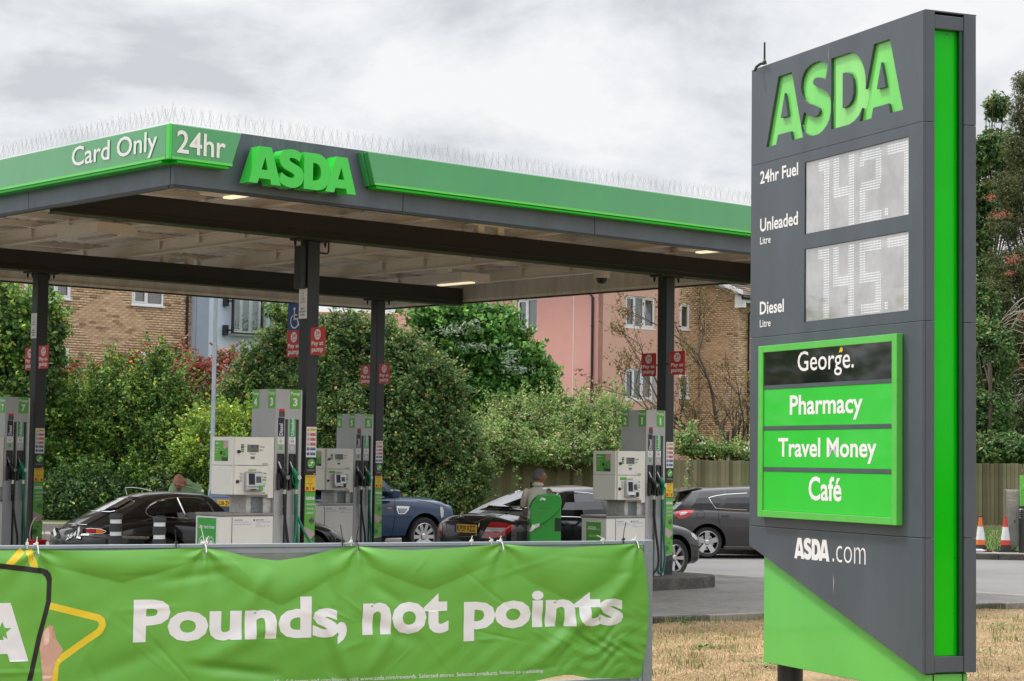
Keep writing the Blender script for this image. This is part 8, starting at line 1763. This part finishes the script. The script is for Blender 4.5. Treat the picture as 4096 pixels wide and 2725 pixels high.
# classic coupe
ze_ = Z(80, 1950, .26305); zf_ = Z(600, 1850, .25456)
RG = ze_([(1010, 360), (1160, 275), (1300, 205), (1420, 175), (1560, 168), (1680, 188), (1745, 218), (1710, 262), (1600, 305), (1480, 350), (1380, 372), (1250, 368), (1100, 358)])
et.decal(RG, glass('hatch_glass', (.2, .22, .22), see=.25, rough=.01, refl=.35), 'rear_window', .005, mirror=False); et.line(RG + [RG[0]], CHROME, 'rear_window_trim', .007, mirror=False)
et.decal(ze_([(1018, 648), (1070, 640), (1150, 650), (1148, 706), (1060, 708), (1018, 692)]), REDL, 'tail_lamp', .02); et.decal(ze_([(1160, 650), (1240, 655), (1283, 680), (1245, 706), (1162, 708)]), AMBL, 'indicator_lamp', .02)
et.line(ze_([(1010, 645), (1070, 637), (1240, 650), (1310, 680), (1245, 712), (1060, 714), (1012, 700)]), CHROME, 'lamp_trim', .003, lift=.016)
et.line(ze_([(905, 738), (1000, 735), (1200, 742), (1400, 752), (1700, 762), (2020, 770)]), CHROME, 'bumper', .020, lift=.012)
et.line(ze_([(925, 640), (930, 700), (905, 790)]), CHROME, 'overrider', .035, lift=.02, mirror=False); et.line(ze_([(562, 625), (560, 690), (585, 760)]), CHROME, 'overrider', .035, lift=.02, mirror=False)
et.line(ze_([(725, 545), (800, 555), (940, 566), (1020, 568)]), CHROME, 'hatch_trim', .004, mirror=False); et.line(ze_([(725, 545), (760, 500), (1000, 365)]), DGAP, 'hatch_seam', .003, mirror=False)
et.decal(ze_([(700, 655), (860, 650), (855, 800), (700, 815), (690, 720)]), BLK, 'plate_recess', .004, mirror=False); cartext(et, '264', 80 + 788*.26305, 1950 + 738*.26305, .17, .10, WHITE, 'number_plate', .012, .03)
cartext(et, 'Jaguar', 80 + 935*.26305, 1950 + 487*.26305, .14, .025, CHROME)
TOPL = zf_([(-80, 720), (0, 662), (80, 615), (180, 585), (300, 565), (440, 552), (600, 550), (720, 558), (820, 580), (900, 625), (950, 690), (1000, 775)])
et.line(TOPL, CHROME, 'window_trim', .008); et.line(ze_([(2070, 450), (2200, 457), (2357, 460)]) + zf_([(150, 858), (560, 886)]), CHROME, 'window_trim', .008)
et.line(ze_([(2357, 175), (2200, 190), (2080, 215), (1980, 270), (1925, 330), (1915, 385), (1945, 425), (2010, 448), (2070, 450)]), CHROME, 'window_trim', .008)
et.line(zf_([(435, 560), (480, 660), (530, 770), (590, 888)]), CHROME, 'window_pillar', .012)
et.line(ze_([(1555, 655), (1560, 700), (1570, 760)]), DGAP, 'panel_seam', .004)
mb = MB(); mb.tube([(-.55, .05, 1.235), (-1.35, .20, 1.42)], .004, 5); mb.lathe([(.02, 1.215), (.01, 1.245)], 8, (-.55, .05, 0)); o = mb.build('aerial', CHROME, et.t); o.location = (.55, 0, 0)
mb = MB(); mb.box(.02, .06, -.14, .14, .99, 1.06); mb.build('rear_view_mirror', CHROME, et.t, bevel=.01)
mb = MB(); P = [W(80 + a*.26305, 1950 + b*.26305, 31.2) for a, b in ((1625, 108), (1600, 5), (1720, 0), (1850, 15), (2010, 55))]; Mi = et.M.inverted(); mb.tube([Mi @ p for p in P], .006, 5); hl = mb.build('raised_far_window', CHROME, et.t)

# ================================================================== PEOPLE
SKIN1 = mat('brown_skin', (0.33, 0.16, 0.105), 0.5, var=.12, scale=12); SKIN2 = mat('ruddy_skin', (0.58, 0.26, 0.20), 0.42, var=.12, scale=12)
HAIRG = mat('grey_hair', (0.13, 0.13, 0.14), 0.75, var=.45, scale=40, bump=.003, bscale=160); HAIRW = mat('white_beard', (0.50, 0.46, 0.43), .8, var=.2, scale=40)
VEST = mat('sage_grey_cloth', (0.62, 0.66, 0.56), 0.85, var=.08, scale=10, bump=.006, bscale=9); SLEV = mat('beige_cloth', (0.72, 0.64, 0.54), .85, var=.08, bump=.006, bscale=10); TEE = mat('light_green_cloth', (0.40, 0.68, 0.36), .85, var=.08, bump=.008, bscale=8); TROU = mat('dark_trousers', (.04, .045, .06), .85, var=.1); SHOE = mat('dark_shoe', (.02, .018, .016), .5, var=.1)
def skin(name, nodes_, edges, m_, parent, lvl=2):
    """one continuous surface grown round a jointed skeleton"""
    ks = list(nodes_); me = bpy.data.meshes.new(name); me.from_pydata([nodes_[k][0] for k in ks], [(ks.index(a), ks.index(b)) for a, b in edges], []); o = bpy.data.objects.new(name, me); COL.objects.link(o)
    sk = o.modifiers.new('skin', 'SKIN'); sk.branch_smoothing = .6; sk.use_smooth_shade = True; ss = o.modifiers.new('sub', 'SUBSURF'); ss.levels = ss.render_levels = lvl
    if not me.skin_vertices: bpy.context.view_layer.objects.active = o; bpy.context.view_layer.update(); me.attributes.new
    for i, k in enumerate(ks):
        r = nodes_[k][1]; sv = me.skin_vertices[0].data[i]; sv.radius = r if isinstance(r, tuple) else (r, r); sv.use_root = (i == 0)
    dg = bpy.context.evaluated_depsgraph_get(); dg.update(); m2 = bpy.data.meshes.new_from_object(o.evaluated_get(dg)); o.modifiers.clear(); o.data = m2; m2.materials.clear(); m2.materials.append(m_); m2.shade_smooth(); o.parent = parent; return o
def head(parent, loc, yaw, pitch, roll, sk_, s=1.0, bald=False, hair=None, beard=None):
    """shaped head: skull, jaw, nose, brow, ears, eyes, mouth; faces local +y before turning"""
    bm = bmesh.new(); bmesh.ops.create_uvsphere(bm, u_segments=32, v_segments=24, radius=1.0); R_ = Matrix.Translation(loc) @ Matrix.Rotation(yaw, 4, 'Z') @ Matrix.Rotation(pitch, 4, 'X') @ Matrix.Rotation(roll, 4, 'Y')
    def g(p, c, r): return math.exp(-((p[0]-c[0])**2/r[0]**2 + (p[1]-c[1])**2/r[1]**2 + (p[2]-c[2])**2/r[2]**2))
    def shp(v):
        x, y, z = v; X, Y, Z_ = x*.076, y*.098, z*.118
        if z < -.1: k = (-.1 - z)/.9; X *= 1 - .38*k; Y = Y*(1 - .30*k) + .022*k
        if z < 0 and y < 0: Y *= 1 + .25*z
        q = (x, y, z)
        Y += .030*g(q, (0, 1, -.12), (.13, .5, .16)) + .012*g(q, (0, 1, .08), (.10, .5, .2)) + .010*g(q, (0, 1, .26), (.5, .4, .10)) - .012*(g(q, (.33, 1, .12), (.17, .5, .10)) + g(q, (-.33, 1, .12), (.17, .5, .10))) + .010*g(q, (0, 1, -.42), (.25, .4, .07)) + .010*g(q, (0, 1, -.56), (.25, .4, .06)) - .006*g(q, (0, 1, -.49), (.3, .5, .035)) + .016*g(q, (0, .9, -.80), (.3, .5, .16))
        return Vector((X, Y, Z_))*s
    for v in bm.verts: v.co = R_ @ shp(tuple(v.co))
    me = bpy.data.meshes.new('head'); bm.to_mesh(me); bm.free(); me.materials.append(sk_); me.shade_smooth(); h = bpy.data.objects.new('head', me); COL.objects.link(h); h.parent = parent
    for sd in (-1, 1):
        mb = MB(); c = Vector((sd*.077, -.008, -.005))*s; ring = [(.004*s*sd, .018*math.cos(a)*s*1.0, .032*math.sin(a)*s) for a in np.linspace(0, 6.283, 13)[:-1]]
        mb.add([R_ @ (c + Vector((r[0] + sd*.012*s, r[1] - .006*s, r[2]))) for r in ring] + [R_ @ (c + Vector((0, r[1]*.8, r[2]*.85))) for r in ring] + [R_ @ (c + Vector((sd*.006*s, 0, 0)))], [(i, (i+1) % 12, 12 + (i+1) % 12, 12 + i) for i in range(12)] + [(i, (i+1) % 12, 24) for i in range(12)]); mb.build('ear', sk_, h, smooth=True)
        mb = MB(); ec = R_ @ (Vector((sd*.027, .083, .014))*s); mb.lathe([(.001, -.009), (.008, -.006), (.010, 0), (.008, .006), (.001, .009)], 10, ec); mb.build('eye', mat('eye_dark', (.02, .015, .012), .2, var=0), h, smooth=True)
    mb = MB(); mb.tube([R_ @ (Vector(q)*s) for q in ((-.022, .092, -.054), (0, .100, -.055), (.022, .092, -.054))], .0022*s, 5); mb.build('mouth', mat('lip_shadow', (.16, .05, .04), .5, var=0), h)
    def cap(name, m_, test, off, parent2):
        b2 = bmesh.new(); bmesh.ops.create_uvsphere(b2, u_segments=40, v_segments=30, radius=1.0); dl = [v for v in b2.verts if not test(v.co)]; bmesh.ops.delete(b2, geom=dl, context='VERTS')
        for v in b2.verts: d_ = v.co.copy(); v.co = R_ @ (shp(tuple(d_)) + Vector((d_.x, d_.y, d_.z))*off*s*(1 + .25*math.sin(d_.x*31 + d_.z*23)))
        m3 = bpy.data.meshes.new(name); b2.to_mesh(m3); b2.free(); m3.materials.append(m_); m3.shade_smooth(); o = bpy.data.objects.new(name, m3); COL.objects.link(o); o.parent = parent2
    if hair: cap('hair', hair, lambda c: (c.z > .42 - .10*math.cos(c.x*3) and c.y < .78) or (c.y < .05 and c.z > -.42) or (abs(c.x) > .78 and c.z > .05 and c.y < .3), .011, h)
    if beard: cap('beard', beard, lambda c: c.y > .35 and c.z < -.52 and abs(c.x) < .62, .010, h)
    return h
def hand(parent, wrist, d, sk_, s=1.0, side=1):
    """palm and five bent fingers grown as one surface"""
    d = Vector(d).normalized(); a = d.cross(ZA); a = a.normalized() if a.length > .1 else Vector((1, 0, 0)); n = a.cross(d); w = Vector(wrist); N = {'w': (tuple(w), .026*s), 'p': (tuple(w + d*.055*s), (.036*s, .018*s))}; E = [('w', 'p')]
    for i, (o_, l) in enumerate(((-.030, .068), (-.010, .078), (.011, .073), (.030, .058))):
        b = w + d*.092*s + a*o_*s; N['k%d' % i] = (tuple(b), .010*s); N['m%d' % i] = (tuple(b + d*l*.45*s + n*.012*s), .009*s); N['t%d' % i] = (tuple(b + d*l*.8*s + n*.034*s), .0075*s); E += [('p', 'k%d' % i), ('k%d' % i, 'm%d' % i), ('m%d' % i, 't%d' % i)]
    b = w + d*.03*s - a*.032*s*side; N['tb'] = (tuple(b), .013*s); N['tm'] = (tuple(b + d*.03*s - a*.026*s*side), .011*s); N['tt'] = (tuple(b + d*.062*s - a*.032*s*side + n*.01*s), .009*s); E += [('w', 'tb'), ('tb', 'tm'), ('tm', 'tt')]
    return skin('hand', N, E, sk_, parent, 1)
# man 1: stands behind the bin, back to the viewer, head turned right in profile
pm = W(2152, 1905, 32.3); m1 = thing('person', 'grey haired man in sage waistcoat and beige sleeves standing behind the green bin', 'person', (pm.x, pm.y + .05, -.02), D2R(-8))
hz = pm.z + .02; sh = hz - .165
B1 = {'pelvis': ((0, 0, .95), .17), 'waist': ((-.01, 0, 1.12), .175), 'chest': ((-.02, 0, sh - .15), .185), 'neckb': ((-.01, .02, sh + .01), .095), 'neck': ((.0, .01, sh + .06), .058), 'skull': ((.01, .015, hz - .02), .06),
 'shL': ((-.18, 0, sh - .07), .088), 'elL': ((-.25, .14, sh - .34), .055), 'wrL': ((-.20, .34, sh - .42), .030), 'shR': ((.165, .0, sh - .07), .088), 'elR': ((.25, .12, sh - .33), .062), 'wrR': ((.22, .36, sh - .40), .030),
 'hipL': ((-.10, 0, .88), .098), 'knL': ((-.12, .02, .48), .064), 'anL': ((-.12, -.02, .09), .042), 'toL': ((-.13, .14, .04), .038), 'hipR': ((.10, 0, .88), .098), 'knR': ((.12, .03, .48), .064), 'anR': ((.12, -.02, .09), .042), 'toR': ((.14, .14, .04), .038)}
ED = [('pelvis', 'waist'), ('waist', 'chest'), ('chest', 'neckb'), ('neckb', 'neck'), ('neck', 'skull'), ('chest', 'shL'), ('shL', 'elL'), ('elL', 'wrL'), ('chest', 'shR'), ('shR', 'elR'), ('elR', 'wrR'), ('pelvis', 'hipL'), ('hipL', 'knL'), ('knL', 'anL'), ('anL', 'toL'), ('pelvis', 'hipR'), ('hipR', 'knR'), ('knR', 'anR'), ('anR', 'toR')]
def grow(B, ks, g): return {k: (B[k][0], tuple(x + g for x in B[k][1]) if isinstance(B[k][1], tuple) else B[k][1] + g) for k in ks}
def dressed(t, B, sk_, topm, slevem, short, g=.016):
    """one continuous body; cloth and skin change where the clothes end"""
    o = skin('body', B, ED, sk_, t, 2); me = o.data
    for v in me.vertices: v.co.y *= .86
    me.materials.clear()
    for m_ in (sk_, topm, slevem, TROU, SHOE): me.materials.append(m_)
    seg = [(Vector(B[a][0]), Vector(B[b][0]), a, b) for a, b in ED]
    def mid(c):
        best = None
        for (p, q, a, b) in seg:
            d = q - p; u = max(0, min(1, (c - p).dot(d)/d.length_squared)); k = (c - (p + d*u)).length - .3*((B[a][1] if not isinstance(B[a][1], tuple) else B[a][1][0]))
            if best is None or k < best[0]: best = (k, a, b, u)
        k, a, b, u = best
        if a in ('neckb', 'neck'): return 0 if (a == 'neck' or u > .55) else 1
        if a in ('pelvis',) and b == 'waist': return 1 if u > .25 else 3
        if a in ('waist',) or b == 'neckb': return 1
        if a == 'chest': return 1 if u < .80 else 2
        if a[:2] == 'sh': return (2 if u < .62 else 0) if short else 2
        if a[:2] == 'el': return 0 if (short or u > .92) else 2
        if a[:2] == 'an' or b[:2] == 'to': return 4
        return 3
    for f in me.polygons: f.material_index = mid(f.center)
    for s_ in 'LR': w, e_ = Vector(B['wr' + s_][0]), Vector(B['el' + s_][0]); hand(t, w, w - e_, sk_, 1.0, 1 if s_ == 'R' else -1)
dressed(m1, B1, SKIN1, VEST, SLEV, False)
MB().lathe([(.095, sh + .015), (.085, sh + .055), (.066, sh + .06)], 18, (0, .015, 0)).build('collar', SLEV, m1, smooth=True)
head(m1, (.02, .03, hz - .015), D2R(-72), D2R(6), 0, SKIN1, 1.06, hair=HAIRG)
# man 2: bald, bends over the far side of the coupe, facing the viewer
pm = W(742, 1962, 31.6); m2 = thing('person', 'bald white bearded man in a light green t-shirt bending over the classic coupe', 'person', (pm.x, pm.y, .12), D2R(180 + 18))
S2 = pm.z + .01
B2 = {'pelvis': ((0, -.30, .98), .175), 'waist': ((0, -.22, 1.13), .19), 'chest': ((0, -.04, S2 - .15), .20), 'neckb': ((0, .05, S2 - .0), .10), 'neck': ((.08, .16, S2 + .0), .064), 'skull': ((.13, .24, S2 + .0), .06),
 'shL': ((-.20, .02, S2 - .07), .10), 'elL': ((-.26, .06, S2 - .38), .05), 'wrL': ((-.20, .16, S2 - .62), .034), 'shR': ((.20, .02, S2 - .07), .10), 'elR': ((.24, .08, S2 - .38), .05), 'wrR': ((.16, .20, S2 - .62), .034),
 'hipL': ((-.10, -.30, .90), .10), 'knL': ((-.12, -.26, .48), .066), 'anL': ((-.12, -.32, .09), .042), 'toL': ((-.13, -.16, .04), .038), 'hipR': ((.10, -.30, .90), .10), 'knR': ((.12, -.24, .48), .066), 'anR': ((.12, -.30, .09), .042), 'toR': ((.14, -.14, .04), .038)}
dressed(m2, B2, SKIN2, TEE, TEE, True, .02)
head(m2, (.15, .30, S2 + .005), D2R(-24), D2R(-42), D2R(0), SKIN2, 1.12, beard=HAIRW)

# filling hose from the far side of pump 1 down to the saloon's filler
hs = [cm.M @ Vector((-.75, -1.0, .72)), cm.M @ Vector((-.70, -1.02, .95)), W(2236, 2098, 32.9), W(2262, 2128, 32.7), W(2280, 2180, 32.5), cw(5.9, .42, .35), cw(6.6, .33, .7)]
ho = thing('filling_hose', 'green filling hose looping between the green bin and pump 1', 'hose', (0, 0, 0)); mb = MB(); mb.tube(hs, .019, 8); mb.build('hose', HOSEG, ho, smooth=True)
